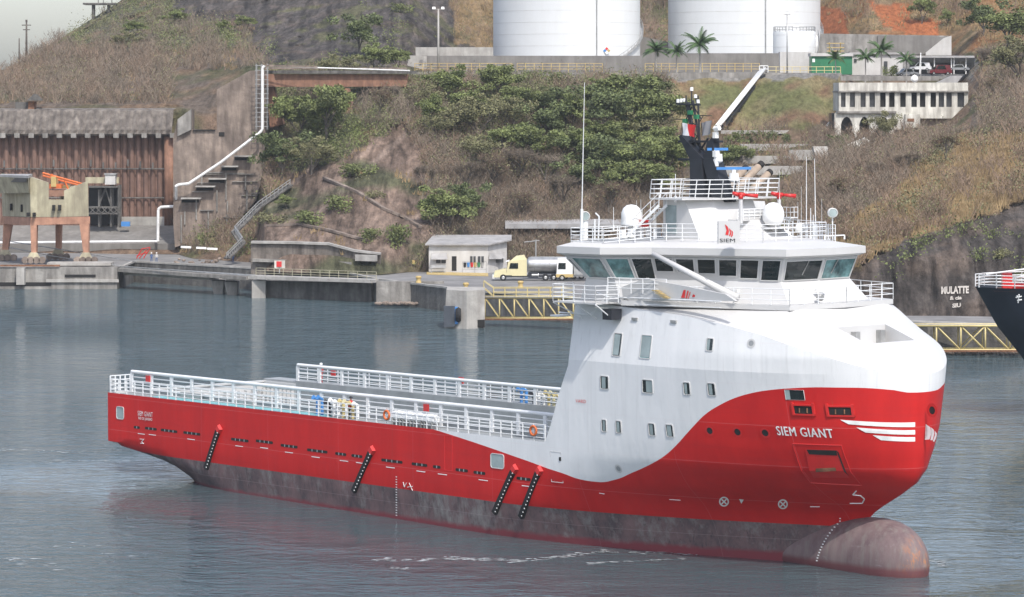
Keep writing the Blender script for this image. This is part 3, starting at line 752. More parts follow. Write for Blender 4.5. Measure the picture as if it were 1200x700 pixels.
x, z = HX(1093, 481); f = hring(x, z, .28, .48, .08, 'red_paint', 'panama_fairlead'); hpoly(circ(x, z, .28), .05, 'dark_hole', 'opening', f, .2)
# louvre openings low on the side
for px0, px1, py in [(157,164,501),(170,184,502.5),(188.5,208,505),(215,235,508),(271,291.5,515.8),(300,320,517.8),(329,349,523),(360,384,528.6),(393,406,532.2),(412,425,534.6),(447,472,540.5),(482.5,501,544.6),(507.5,516.5,547.3),(534,548.5,551.2),(555,569,554.3),(605.5,622,561.3)]:
    xa, z = HX(px0, py-(px1-px0)*.065); xb, z2 = HX(px1, py+(px1-px0)*.065); z = (z+z2)/2
    fo = hpoly(rrect(xa, xb, z-.11, z+.11, .1), .02, 'dark_hole', 'freeing_port')
    n = max(1, int((xb-xa)/.7)); mb = MB()
    for k in range(1, n+1):
        c = lerp(xa, xb, k/(n+1)); mb.quad(*[onhull(c+a, z+b, .03) for a, b in ((-.06, -.1), (.06, -.1), (.06, .1), (-.06, .1))])
    mb.build('grating', 'grey_paint', fo)
    if random.random() < .6:
        hpoly([(xa+.6, z-.55), (xa+1.7, z-.55), (xa+1.7, z-.49), (xa+.6, z-.49)], .02, 'white_plastic', 'hull_marking')
# mooring roller boxes at the bow
for px in (942, 985):
    py = 480.5 if px < 960 else 482; x, z = HX(px, py); w = .95 if px < 960 else 1.05
    a = w/2+.25
    f = MB()
    for (u0, u1, v0, v1) in ((-a, a, .28, .40), (-a, a, -.40, -.28), (-a, -a+.12, -.4, .5), (a-.12, a, -.4, .5)):
        P = [(x+u0, z+v0), (x+u1, z+v0), (x+u1, z+v1), (x+u0, z+v1)]
        f.hexa([onhull(*p, .0) for p in P], [onhull(*p, .14) for p in P])
    fo = f.build('mooring_port', 'red_paint', ship)
    hpoly([(x-a+.12, z-.28), (x+a-.12, z-.28), (x+a-.12, z+.28), (x-a+.12, z+.28)], .03, 'dark_hole', 'opening', fo, .3)
    for k in (-.25, .25): p = onhull(x+k, z, .07); MB().tube((p[0], p[1], z-.2), (p[0], p[1], z+.12), .05, n=8).build('roller', 'rust', fo)
# anchor pocket
ap = [HX(*p) for p in ((944, 526), (982, 527), (996, 560), (954, 560))]
hp = hpoly(ap, .05, 'red_paint', 'anchor_pocket', None, .4)
hpoly([HX(*p) for p in ((946, 527), (981, 528), (982, 534), (949, 532.5))], .07, 'dark_hole', 'pocket_top_shade', hp, .3)  # pocket is flat; shade under its top edge painted as a near-black strip
hpoly([HX(*p) for p in ((981, 528), (983.5, 530), (996, 558), (990, 553))], .075, 'soot_black', 'pocket_edge', hp, .3)  # near-black sliver along the pocket's side edge
hpoly([HX(*p) for p in ((957, 549), (980, 548), (981, 552), (957, 553.5))], .08, 'rust', 'anchor_fluke', hp, .3)
fr_ = [HX(*p) for p in ((929, 520), (986, 522), (1010, 569), (950, 566))]
mb = MB()
for a, b in zip(fr_, fr_[1:]+fr_[:1]):
    for k in range(6):
        p = (lerp(a[0], b[0], k/6), lerp(a[1], b[1], k/6)); q = (lerp(a[0], b[0], (k+1)/6), lerp(a[1], b[1], (k+1)/6)); mb.tube(onhull(*p, .01), onhull(*q, .01), .04, n=4)
mb.build('pocket_rim', 'red_paint', ship)
# hull doors outlined
for a, b in (((521, 510), (530, 552)), ((645, 529), (660, 566))):
    x0, z1 = HX(*a); x1, z0 = HX(*b); mb = MB()
    P = [(x0, z0), (x1, z0), (x1, z1), (x0, z1)]
    for p, q in zip(P, P[1:]+P[:1]): mb.tube(onhull(*p, .0), onhull(*q, .0), .03, n=4)
    mb.build('shell_door', 'fender_red' if a[0] < 600 else 'white_paint', ship)
x, z = HX(656.5, 538); MB().box(x-.1, x+.1, -9.54, -9.45, z-.14, z+.14).build('door_lock', 'dark_hole', ship)
# fender bars
for (ax, ay), (bx, by) in (((257, 505), (243, 549)), ((436, 530), (416, 576)), ((603, 552), (581, 601)), ((632, 554), (612, 606))):
    xa, za = HX(ax, ay); xb, zb = HX(bx, by)
    ya = -hb(xa, za); yb = -hb(xb, zb)
    mb = MB(); mb.bar((xa, ya-.12, za), (xb, yb-.12, zb), .42, .34, up=(0, 1, 0))
    fo = mb.build('rubber_fender', 'black_rubber', ship)
    mb = MB(); 
    for k in range(12):
        t = (k+.5)/12; mb.box(lerp(xa, xb, t)+.16, lerp(xa, xb, t)+.24, lerp(ya, yb, t)-.33, lerp(ya, yb, t)-.28, lerp(za, zb, t)-.04, lerp(za, zb, t)+.04)
    mb.build('bolt_strip', 'white_plastic', fo)
    c = Vector((xa+.12, ya-.15, za+.15)); mb = MB(); mb.hexa([c+Vector(v) for v in ((-.4, .12, 0), (0, .12, -.4), (.4, .12, 0), (0, .12, .42))], [c+Vector(v) for v in ((-.3, -.15, 0), (0, -.15, -.3), (.3, -.15, 0), (0, -.15, .32))])
    mb.build('fender_head', 'fender_red', fo)
# --- text
def text2d(s, size=1., bold=0., spacing=1., sx=1.):
    cu = bpy.data.curves.new('t', 'FONT'); cu.body = s; cu.size = size; cu.offset = bold; cu.space_character = spacing; cu.resolution_u = 3
    ob = bpy.data.objects.new('t', cu); COL.objects.link(ob); dg = bpy.context.evaluated_depsgraph_get(); dg.update()
    me = bpy.data.meshes.new_from_object(ob.evaluated_get(dg)); bpy.data.objects.remove(ob)
    bm = bmesh.new(); bm.from_mesh(me); bmesh.ops.remove_doubles(bm, verts=bm.verts, dist=1e-5); bmesh.ops.triangulate(bm, faces=bm.faces)
    for _ in range(3):
        es = [e for e in bm.edges if e.calc_length() > .35]
        if es: bmesh.ops.subdivide_edges(bm, edges=es, cuts=1); bmesh.ops.triangulate(bm, faces=bm.faces)
    bm.verts.index_update()
    V = [(v.co.x*sx, v.co.y) for v in bm.verts]; F = [tuple(v.index for v in f.verts) for f in bm.faces]; bm.free(); bpy.data.meshes.remove(me)
    x0 = min(v[0] for v in V); x1 = max(v[0] for v in V); y0 = min(v[1] for v in V); y1 = max(v[1] for v in V)
    return [((x-x0)/(x1-x0), (y-y0)/(y1-y0)) for x, y in V], F
def htext(s, pl, pr, hpx, m, name='ship_name', bold=.03, off=.05, parent=None):
    """pl, pr: photo positions of the left and right ends of the baseline"""
    xa, za = HX(*pl); xb, zb = HX(*pr); xt, zt = HX(pl[0], pl[1]-hpx); hh = zt-za
    V, F = text2d(s, 1., 0., 1.12); mb = MB()
    for i_, sh in enumerate((-1, 0, 1) if bold else (0,)): mb.add([onhull(lerp(xa, xb, u)+sh*bold*hh, lerp(za, zb, u)+v*hh, off+i_*.006) for u, v in V], F)
    return mb.build(name, m, parent or ship)
htext('SIEM GIANT', (912, 510), (978, 513.5), 10.5, 'white_plastic', bold=.035)
htext('SIEM GIANT', (162, 487), (179.5, 489), 5.6, 'white_plastic', bold=.02)
htext('RIO DE JANEIRO', (163, 492.6), (179, 494.4), 4.2, 'white_plastic', bold=.015)
htext('VARD', (675, 471.8), (687, 472.8), 4., 'fender_red', bold=.0)
# stripes and sail emblem
for P in ([(985,492),(1073,495),(1073,500.3),(995,497.3)], [(1004,501),(1073,504),(1073,509.3),(1015,507)], [(1023,510),(1073,512.3),(1073,517.5),(1033,516)]):
    hpoly([HX(*p) for p in P], .05, 'white_plastic', 'name_stripe', None, .1)
for P in ([(1085.5,497),(1091,501),(1092,507),(1090,515),(1084.5,515.5),(1087.5,509),(1087.6,503)], [(1092,501),(1095,504),(1095.5,509),(1093.5,516),(1091,516),(1093,509)], [(1096,505),(1098.5,508),(1098,512),(1095.5,518),(1093.8,517),(1096.5,510)]):
    hpoly([HX(*p) for p in P], .06, 'white_plastic', 'sail_emblem', None, .06)
# load marks
def pxring(px, py, r0, r1, name):
    n = 24; mb = MB()
    P = [[onhull(*HX(px+r*math.cos(2*math.pi*k/n), py+r*math.sin(2*math.pi*k/n)), .05) for k in range(n)] for r in (r0, r1)]
    return mb.add(P[0]+P[1], [(i, (i+1) % n, n+(i+1) % n, n+i) for i in range(n)]).build(name, 'white_plastic', ship)
for px, py in ((849, 588), (918, 591)):
    f = pxring(px, py, 4.3, 5.8, 'thruster_mark')
    for s in (-1, 1):
        d_ = 2.9; t = .55
        hpoly([HX(px-d_-t*s, py-s*d_+t), HX(px-d_+t*s, py-s*d_-t), HX(px+d_+t*s, py+s*d_-t), HX(px+d_-t*s, py+s*d_+t)], .05 if s > 0 else .056, 'white_plastic', 'cross_bar', f, .2)
hpoly([HX(866.5, 585), HX(872, 585.6), HX(869.3, 590.5)], .05, 'white_plastic', 'triangle_mark', None, .2)
def hline(pts, w, name):
    mb = MB(); P = [onhull(*HX(*p), .05) for p in pts]; mb.path(P, w, 4); mb.build(name, 'white_plastic', ship)
hline([(1004,575.5),(1000,580),(1009,581),(1013.5,585),(1011,590),(996.5,590)], .045, 'bulb_mark')
hline([(950,594),(961,594)], .03, 'draught_line'); hline([(703,578),(709,579)], .025, 'draught_line'); hline([(785,585.5),(798,586.3)], .025, 'draught_line')
mb = MB()
for k in range(16):
    x, z = HX(465, 559+k*3); mb.quad(*[onhull(x+a, z+b, .04) for a, b in ((-.09, -.035), (.09, -.035), (.09, .035), (-.09, .035))])
mb.build('draught_marks', 'white_plastic', ship)
mb = MB()
for k in range(16):
    z = 3.2-k*.2; xb = 80.2-.08*k; yb = -(hb(xb, z)); 
    ry, rz, zc = bulbf(xb); yb = min(yb, -ry*math.sqrt(max(0, 1-((z-zc)/rz)**2)))-.05
    mb.quad((xb-.08, yb, z-.03), (xb+.08, yb, z-.03), (xb+.08, yb, z+.05), (xb-.08, yb, z+.05))
mb.build('draught_marks', 'white_plastic', ship)
hline([(473,565),(474.5,571),(477,566)], .03, 'hull_marking'); hline([(480,566),(484,575)], .03, 'hull_marking'); hline([(478,571),(484,570)], .03, 'hull_marking')
hline([(164.5,514.5),(169,515),(166.5,518),(169,520),(165,519.5)], .03, 'hull_marking')
# ================================================================ BRIDGE
zt, zb, z0 = 21.6, 19.95, 18.1
def ring(h, z): return [(x, -y if False else y, z) for x, y in h]+[(x, -y, z) for x, y in reversed(h[:-1])]
H0 = [(61.6, -8.9), (66.0, -8.9), (68.9, -7.0), (78.6, -4.3), (79.0, 0)]
H1 = [(62.6, -9.15), (65.5, -9.0), (67.9, -7.0), (77.0, -3.6), (77.3, 0)]
H2 = [(61.6, -10.4), (65.4, -10.15), (68.0, -7.55), (77.6, -3.85), (77.95, 0)]
H3 = [(61.2, -10.8), (65.6, -10.55), (68.3, -7.95), (78.1, -4.15), (78.5, 0)]
H4 = [(62.6, -9.9), (65.0, -9.7), (66.6, -6.6), (74.8, -3.1), (75.0, 0)]
H1b = [(x, y) for x, y in H1]
R0, R1, R2 = ring(H0, z0), ring(H1, zb), ring(H2, zt)
def loft(ringlist, name, m, capb=False, capt=False, parent=ship, auto=30):
    mb = MB(); n = len(ringlist[0]); vs_ = [p for r in ringlist for p in r]
    fs_ = [(k*n+i, k*n+(i+1) % n, (k+1)*n+(i+1) % n, (k+1)*n+i) for k in range(len(ringlist)-1) for i in range(n)]
    if capb: fs_.append(tuple(range(n-1, -1, -1)))
    if capt: fs_.append(tuple(range((len(ringlist)-1)*n, len(ringlist)*n)))
    return mb.add(vs_, fs_).build(name, m, parent, auto=auto)
bridge = loft([R0, R1, R2], 'bridge', 'white_paint', True, True, auto=15)
loft([ring([(a*.9+b*.1, c*.9+d_*.1) for (a, c), (b, d_) in zip(H2, H3)], zt+.02), ring(H3, zt+.2), ring(H3, 22.3), ring(H4, 22.72)], 'bridge_roof', 'white_paint', True, True, auto=15)
MB().add([(62.7, -9.6, 22.745), (64.9, -9.5, 22.745), (66.4, -6.5, 22.745), (66.4, 6.5, 22.745), (64.9, 9.5, 22.745), (62.7, 9.6, 22.745)], [(0, 1, 2, 3, 4, 5)]).build('roof_deck', 'grey_paint', ship)
def bwin(i, t0, t1, v0=.06, v1=.93, glass='dark_glass', side=-1, mull=None):
    def P(t, v, off=0.):
        a = Vector(R1[i]).lerp(Vector(R1[i+1]), t); b = Vector(R2[i]).lerp(Vector(R2[i+1]), t); p = a.lerp(b, v)
        n = (Vector(R1[i+1])-Vector(R1[i])).cross(Vector(R2[i])-Vector(R1[i])).normalized()
        if n.dot(p-Vector((68, 0, 20))) < 0: n = -n
        return p+n*off
    f = MB(); o = [(t0, v0), (t1, v0), (t1, v1), (t0, v1)]; L_ = (Vector(R1[i+1])-Vector(R1[i])).length; du = .07/L_; dv = .04
    inn = [(t0+du, v0+dv), (t1-du, v0+dv), (t1-du, v1-dv), (t0+du, v1-dv)]
    A = [P(*q, 0.) for q in o]; B = [P(*q, .07) for q in o]; C = [P(*q, .07) for q in inn]; D = [P(*q, .02) for q in inn]
    for a, b in ((A, B), (B, C), (C, D)): f.add(a+b, [(k, (k+1) % 4, 4+(k+1) % 4, 4+k) for k in range(4)])
    fo = f.build('window', 'white_paint', bridge)
    MB().add([P(*q, .022) for q in inn], [(0, 1, 2, 3)]).build('pane', glass, fo)
    if mull is not None: MB().tube(P(mull+.05/L_, v1-.03, .05), P(mull-.3/L_, v0+.25, .05), .03, n=4).build('wiper', 'steel', fo)
n = len(R1)
bwin(0, .14, .95, .03, .97, 'teal_glass'); bwin(0, .0, .1, .3, .9)
bwin(1, .03, .51, .0, .97, 'teal_glass'); bwin(1, .55, .98, .0, .97, 'dark_glass')
for k in range(6):
    a = .005+k*.1665; bwin(2, a, a+.148, (.34, .34, .28, .19, .10, .03)[k], .97, 'dark_glass')
bwin(3, .05, .97, .03, .93, 'dark_glass', mull=.6); bwin(4, .03, .97, .03, .93, 'teal_glass', mull=.4)
for i in (5,):
    for k in range(6): a = .03+k*.163; bwin(i, a, a+.135, .3, .93)
bwin(6, .05, .95, .02, .93); bwin(7, .05, .95, .05, .93)
# bright lockers / lamps under the windows and a dark lamp
for px, py in ((818.5, 329.5), (878.5, 337), (961.5, 340)):
    p = SX(px, py, 76) if px < 900 else SX(px, py, 78.35)
    if px < 900:
        t = .1 if px < 840 else .6; p = Vector(R1[2]).lerp(Vector(R1[3]), t); q = Vector(R0[2]).lerp(Vector(R0[3]), t); p = p.lerp(q, .35)+Vector((.1, -.15, 0))
    MB().bar(p+Vector((-.5, 0, 0)) if px < 900 else p+Vector((0, -.5, 0)), p+Vector((.5, 0, 0)) if px < 900 else p+Vector((0, .5, 0)), .25, .2).build('flood_lamp', 'white_plastic', ship)
p = Vector((78.95, -1.6, 18.85)); MB().lathe([(0, -.2), (.22, -.2), (.28, .1), (.2, .22), (0, .22)], p, 12, 'x').build('horn', 'steel', ship)
for px in (671, 866, 984, 968): 
    p = SX(px, 305, 62 if px < 700 else (74 if px < 900 else 78.2)); 
# walkway around bridge front + rails
wk = MB()
wp = [(66.5, -9.3), (69.6, -8.3), (79.6, -5.4), (80.0, 0), (79.6, 5.4), (69.6, 8.3), (66.5, 9.3)]
wi = [(66.0, -8.0), (68.9, -6.6), (78.2, -4.0), (78.5, 0), (78.2, 4.0), (68.9, 6.6), (66.0, 8.0)]
wk.grid([[(x, y, 18.45) for x, y in wp], [(x, y, 18.45) for x, y in wi]]); wk.grid([[(x, y, 18.45) for x, y in wp], [(x, y, 18.1) for x, y in wp]])
wk.build('bridge_walkway', 'white_paint', ship)
rail([(x, y, 18.45) for x, y in wp[1:]], 1.15, 3, 1.5, .03)
rail([(66.5, 9.3, 18.45), (63.5, 10.2, 18.45)], 1.15, 3, 1.2, .03)
# wing platform and rails, starboard
MB().box(61.2, 65.8, -11.2, -9.0, 18.2, 18.3).build('wing_platform', 'white_paint', ship)
rail([(61.2, -9.2, 18.3), (61.2, -11.2, 18.3), (65.8, -11.2, 18.3), (66.5, -9.6, 18.3)], 1.25, 4, 1.1, .03)
MB().box(60.2, 61.2, -10.6, -9.4, 17.1, 17.2).tube((61.2, -11.2, 18.2), (62.5, -9.4, 17.0), .05).tube((63.5, -11.2, 18.2), (64, -9.4, 17.0), .05).tube((65.8, -11.2, 18.2), (65.8, -9.4, 17.0), .05).build('platform_bracket', 'rail_white', ship)
rail([(65.4, -9.6, 19.0), (70.5, -8.6, 19.0)], 1.1, 3, 1., .03)
# side bulwark wedge with emblem
yb = -8.75
bp_ = [S(px, py, yb) for px, py in ((711, 343), (757, 326), (766, 329), (800, 335), (850, 345), (862, 353), (740, 353))]
BW = MB().slab([(p.x, yb, p.z) for p in bp_], (0, .25, 0)).build('side_bulwark', 'white_paint', ship)
def plane_poly(P, yy, m, name, parent=None):
    pts = [S(px, py, yy) for px, py in P]; return MB().add([tuple(p) for p in pts], [tuple(range(len(pts)))]).build(name, m, parent or ship)
plane_poly([(798,349),(801,340),(803.5,340),(802.5,349.5)], yb-.04, 'fender_red', 'sail_emblem', BW)
plane_poly([(803.5,349.5),(805.5,340.5),(807,341),(805,350)], yb-.04, 'fender_red', 'sail_emblem', BW); plane_poly([(806,350),(808.5,342),(809.3,342.5),(807,350)], yb-.04, 'fender_red', 'sail_emblem', BW)
plane_poly([(811,348),(812,345),(814.5,346),(814,348.5)], yb-.04, 'fender_red', 'name_plate', BW)
lad = MB()
for k in range(6):
    a = S(770+k*2.4, 341+k*1.7, yb-.2); lad.box(a.x-.25, a.x+.25, yb-.5, yb-.1, a.z, a.z+.05)
lad.build('ladder', 'yellow_paint', ship)
# lower guard rail line along knuckle
pts = [S(px, py, -8.95) for px, py in ((700, 343), (714, 348.5), (765, 350), (800, 351.5), (845, 353.5))]
mb = MB(); mb.path(pts, .05, 5)
mb.path([p+Vector((0, 0, -.45)) for p in pts[1:]], .03, 5)
mb.build('guard_rail', 'rail_white', ship)
mb = MB(); mb.path([S(px, py, -9.8) for px, py in ((655, 366), (692, 369), (704, 357), (716, 350))], .05, 5); mb.path([S(px, py, -9.8) for px, py in ((704, 357), (712, 343))], .04, 5); mb.build('boom', 'rail_white', ship)
# diagonal strut from wing roof to foredeck
a = S(765, 297.5, -8.2); b = S(905, 372, -7.2)
b = Vector((78.0, -5.9, 18.2)); 
mb = MB(); A_ = a; B_ = S(864, 350, -6.6)
mb.tube(A_, B_, .17, .30, n=10); mb.build('diagonal_strut', 'white_paint', ship, smooth=True)
# hull box lamp, vents
x, z = HX(724.5, 368); MB().box(x-.5, x+.45, -10.0, -9.0, z-.38, z+.38).build('side_light_box', 'black_paint', ship)
for px, py in ((744.5, 374), (790, 377)):
    x, z = HX(px, py); MB().box(x-.28, x+.28, -hb(x, z)-.12, -hb(x, z)+.1, z-.1, z+.1).build('vent', 'steel', ship)
# roof rails
rail([(62.0, -10.1, 22.4), (65.3, -9.9, 22.4), (67.0, -6.8, 22.72)], 1.25, 5, 1.3, .03)
rail([(62.0, -10.1, 22.4), (62.0, 10.1, 22.4)], 1.25, 4, 1.6, .03)
rail([(67.0, -6.8, 22.72), (74.9, -3.2, 22.72), (75.1, 3.2, 22.72), (67.0, 6.8, 22.72), (65.3, 9.9, 22.4)], 1.25, 4, 1.3, .028)
rail([(75.6, 2.5, 22.7), (75.6, 4.6, 22.7)], .3, 1, 1., .05)
# stair with rails to upper house
st = MB()
a = Vector((62.6, -5.2, 22.75)); b = Vector((65.2, -4.2, 25.2))
for s in (0, .8):
    o = Vector((0, s, 0)); st.bar(a+o, b+o, .06, .2); st.tube(a+o+Vector((0, 0, .9)), b+o+Vector((0, 0, .9)), .03)
    for k in range(5): c = a.lerp(b, k/4)+o; st.tube(c, c+Vector((0, 0, .9)), .025)
for k in range(9): c = a.lerp(b, k/9); st.box(c.x-.12, c.x+.12, c.y, c.y+.8, c.z, c.z+.04)
st.build('stairway', 'rail_white', ship)
# --- upper house
uh = MB(); Y_ = 3.2
uh.hexa([(64.6, -Y_, 22.7), (68.5, -Y_, 22.7), (69.3, -1.5, 22.7), (69.3, 2.6, 22.7), (68.5, 3.6, 22.7), (64.6, 3.6, 22.7)], [(64.6, -Y_, 25.6), (66.9, -Y_, 25.6), (68.2, -1.5, 25.6), (68.2, 2.6, 25.6), (67.2, 3.6, 25.6), (64.6, 3.6, 25.6)])
uho = uh.build('upper_house', 'white_paint', ship, auto=10)
MB().box(64.9, 66.0, -Y_-.05, -Y_+.1, 23.1, 25.2).build('door', 'pale_glass', uho)
# front wedge support to starboard of the radome
MB().hexa([(68.4, -1.0, 22.7), (72.2, 0.4, 22.7), (72.2, 2.8, 22.7), (68.6, 3.2, 22.7)], [(67.6, -1.0, 24.9), (69.0, .2, 24.9), (69.0, 2.6, 24.9), (67.6, 3.2, 24.9)]).build('house_front', 'white_paint', ship, auto=10)
pl = MB(); pl.hexa([(64.0, -4.0, 25.62), (67.4, -4.0, 25.62), (69.0, -1.5, 25.62), (69.2, 4.2, 25.62), (64.0, 4.2, 25.62)], [(64.0, -4.0, 25.74), (67.4, -4.0, 25.74), (69.0, -1.5, 25.74), (69.2, 4.2, 25.74), (64.0, 4.2, 25.74)]); pl.build('mast_platform', 'white_paint', ship)
rail([(64.0, -4.0, 25.74), (67.4, -4.0, 25.74), (69.0, -1.5, 25.74), (69.2, 4.2, 25.74), (64.0, 4.2, 25.74), (64.0, -4.0, 25.74)], 1.35, 4, 1.05, .032, tilt=(.1, .12))
# sign SIEM
sg = [S(px, py, -4.0) for px, py in ((842, 285.5), (867, 286), (867, 259), (842, 259.5))]
sgx = [SX(px, py, 75.25) for px, py in ((842, 285.8), (867, 285.8), (867, 259), (842, 259.4))]
SG = MB().slab([tuple(p) for p in sgx], (-.12, 0, 0)).build('name_board', 'white_paint', ship)
def xplane(P, xx, m, name, parent): return MB().add([tuple(SX(px, py, xx)) for px, py in P], [tuple(range(len(P)))]).build(name, m, parent)
for P in ([(849.5,263),(853,266),(854.3,271),(853.5,276),(850,275),(851.5,270)], [(854,267),(856.5,270),(857,274),(855.5,277),(854.5,276.5),(855.7,272)], [(857,269.5),(859,272),(858.8,276),(857.3,278),(856.5,277.5),(857.8,273.5)]):
    xplane(P, 75.28, 'fender_red', 'sail_emblem', SG)
def xtext(s, pl, pr, hpx, xx, m, name, parent, bold=.02):
    a = SX(*pl, xx); b = SX(*pr, xx); c = SX(pl[0], pl[1]-hpx, xx); V, F = text2d(s, 1., 0); mb = MB()
    mb.v = [(xx, lerp(a.y, b.y, u), lerp(a.z, b.z, u)+v*(c.z-a.z)) for u, v in V]; mb.f = F; return mb.build(name, m, parent)
xtext('SIEM', (843.5, 284), (861.5, 284), 4.2, 75.28, 'black_paint', 'lettering', SG)
# radomes
rd = MB(); c = Vector((71.2, 1.7, 24.55)); rd.lathe([(0, .85), (.3, .8), (.58, .62), (.76, .3), (.82, -.1), (.78, -.45), (.62, -.75), (.5, -.85), (0, -.85)], c, 20); rd.build('radome', 'white_plastic', ship, smooth=True)
MB().tube((71.2, 1.7, 22.7), (71.2, 1.7, 23.8), .3, n=10).box(70.2, 72.4, .6, 2.8, 23.5, 23.6).build('radome_pedestal', 'white_paint', ship)
c = S(740, 252, -4.5); c2 = S(740, 283, -4.5)
rb = .78
MB().lathe([(0, .78), (.35, .72), (.62, .5), (.76, .15), (.78, -.2), (.78, -.72), (0, -.74)], c+Vector((0, 0, 0)), 22).build('radome', 'white_plastic', ship, auto=40)
MB().lathe([(.28, .5), (.3, 1.7), (.55, 0)][1:2]+[(.22, 1.5), (.5, .0)], (c.x, c.y, c2.z-.1), 12).tube((c.x, c.y, c2.z-.1), (c.x, c.y, c.z-.7), .45, .25, n=12).build('radome_pedestal', 'white_paint', ship, smooth=True)
# more small domes / boxes on port side of roof
for px, py, ys, r in ((931, 252, 4.5, .0), (938, 268, 5.0, .45), (920, 277, 4., .5)):
    if r: MB().lathe([(0, r), (r*.7, r*.7), (r, 0), (r*.8, -r*.6), (0, -r*.7)], S(px, py, ys), 14).build('antenna_dome', 'white_plastic', ship, smooth=True)
mb = MB(); a = S(926, 248, 5); mb.box(a.x-.4, a.x+.4, a.y-.4, a.y+.4, a.z-.5, a.z-.42); rail([(a.x-.4, a.y-.4, a.z-.42), (a.x+.4, a.y-.4, a.z-.42), (a.x+.4, a.y+.4, a.z-.42)], .75, 2, .4, .025); mb.tube(a+Vector((0, 0, -.5)), S(920, 283, 5), .06); mb.build('lamp_platform', 'rail_white', ship)
# search lights
def searchlight(px, py, ys, base_py, rr=.36):
    c = S(px, py, ys); b = S(px, base_py, ys); m = MB(); m.tube((c.x, c.y, b.z), (c.x, c.y, c.z-rr), .22 if px < 700 else .05, n=8)
    o = m.build('searchlight', 'white_plastic', ship)
    m = MB(); m.lathe([(0, -.4), (rr*.7, -.38), (rr, -.1), (rr, .25), (rr*.9, .28), (rr*.85, .2), (0, .18)], (0, 0, 0), 16, 'x')
    m.v = [(c.x+v[0]*.8+v[1]*.6, c.y+v[1]*.8-v[0]*.6, c.z+v[2]) for v in m.v]; m.build('lamp', 'white_plastic', o, auto=50)
    m = MB(); n_ = Vector((.8, -.6, 0)); q = Vector((.6, .8, 0)); cc = c+n_*.25; m.add([cc+q*rr*.8*math.cos(t*math.pi/8)+Vector((0, 0, rr*.8*math.sin(t*math.pi/8))) for t in range(16)], [tuple(range(16))]); m.build('lens', 'pale_glass', o)
searchlight(685.5, 253.5, -8.8, 287); searchlight(975.5, 249.5, 3.6, 286)
# whip antennas
def whip(px, p1, p0, ys, r=.035, tilt=0, mount=True):
    a = S(px, p0, ys); b = S(px+tilt, p1, ys); m = MB(); m.tube(a, b, r, r*.45, n=5)
    if mount: m.tube(a, a.lerp(b, .22), r*2.2, n=6)
    m.build('whip_antenna', 'rail_white', ship)
whip(681, 97, 287, -9.3, .05, 4); whip(719, 243, 270, -6, .03); whip(751, 234, 283, -5, .025); whip(766.5, 218, 283, -5, .025); whip(768.5, 236, 283, -4, .025); whip(746, 235, 262, -4, .02)
whip(945, 184, 285, 5, .045, 0); whip(956, 186, 285, 4, .045, -1.5); whip(939, 219, 285, 5, .02); whip(935, 237, 263, 5, .02); whip(963, 233, 285, 4, .02); whip(913.5, 200, 240, 3, .015); whip(967, 258, 285, 4, .03); whip(950, 244, 285, 4, .06); whip(953, 252, 285, 5, .05); whip(971, 262, 285, 4, .05)
rail([tuple(S(935, 285, 5)), tuple(S(979, 286, 3.5))], 1.4, 5, .35, .025, name='antenna_frame')
mb = MB(); mb.path([S(701, 287, -9), S(702, 254, -9), S(698, 250, -9)], .06); mb.build('crane_davit', 'rail_white', ship)
mb = MB(); 
for px in (697,): mb.tube(S(px, 287, -9), S(px, 257, -9), .07)
mb.build('post', 'rail_white', ship)
whip(791.5, 204, 237, -3.5, .05); 
# fire monitors
def monitor(px, py, ys, base):
    c = S(px, py, ys); b = S(px, base, ys); o = MB().tube((c.x, c.y, b.z), (c.x, c.y, c.z-.15), .14, n=8).build('fire_monitor', 'white_paint', ship)
    m = MB(); q = Vector((.66, .75, 0)); m.tube(c-q*.6+Vector((0, 0, .14)), c-q*.15, .12, .17, n=8); m.tube(c-q*.15, c+q*.3, .19, .15, n=8); m.tube(c+q*.25, c+q*1.25+Vector((0, 0, -.1)), .10, .16, n=8); m.tube(c+Vector((0, 0, -.3)), c, .18, n=8)
    m.build('nozzle', 'red_paint', o, smooth=True)
monitor(868, 228.5, -2.5, 262); monitor(913, 228.5, 3.5, 250)
mb = MB(); a = SX(862, 246, 70); b = SX(895, 258, 70); mb.box(69.2, 70.2, a.y, b.y, b.z, b.z+.1); mb.build('monitor_platform', 'white_paint', ship)
rail([(70.2, a.y, b.z+.1), (70.2, b.y, b.z+.1)], .75, 3, .6, .03)
MB().box(70.1, 70.16, a.y+.3, b.y-.2, b.z+.12, b.z+.8).build('monitor_screen', 'white_paint', ship)
# --- mast
ms = MB()
def q2(px, py, ys=0.): return S(px, py, ys)
def plate(P, ys, th, m='black_paint', name='mast_leg', parent=None):
    pts = [q2(a, b, ys) for a, b in P]; return MB().slab([tuple(p) for p in pts], (0, th, 0)).build(name, m, parent or ship)
mast = plate([(809,237),(826,237),(822,187),(808,187)], -.6, 1.1, name='mast')
plate([(836,237),(852,237),(835,186),(822,186)], -.5, 1.0, parent=mast)
plate([(795,160),(798,158),(808,170),(824,186),(822,190),(810,190)], -.5, .8, parent=mast)
plate([(824,187),(836,187),(835,160),(828,168)], -.4, .7, parent=mast)
mb = MB(); mb.bar(q2(797, 187), q2(842, 187), .5, .16); mb.bar(q2(797, 166), q2(845, 166), .45, .16); mb.bar(q2(794, 122), q2(819, 123), .4, .14)
mb.tube(q2(790, 140, .3), q2(812, 140, .3), .03); mb.tube(q2(811, 135, .3), q2(834, 136, .3), .03); mb.tube(q2(824, 136, .3), q2(818, 146, .3), .03)
mb.build('cross_arm', 'black_paint', mast)
mb = MB()
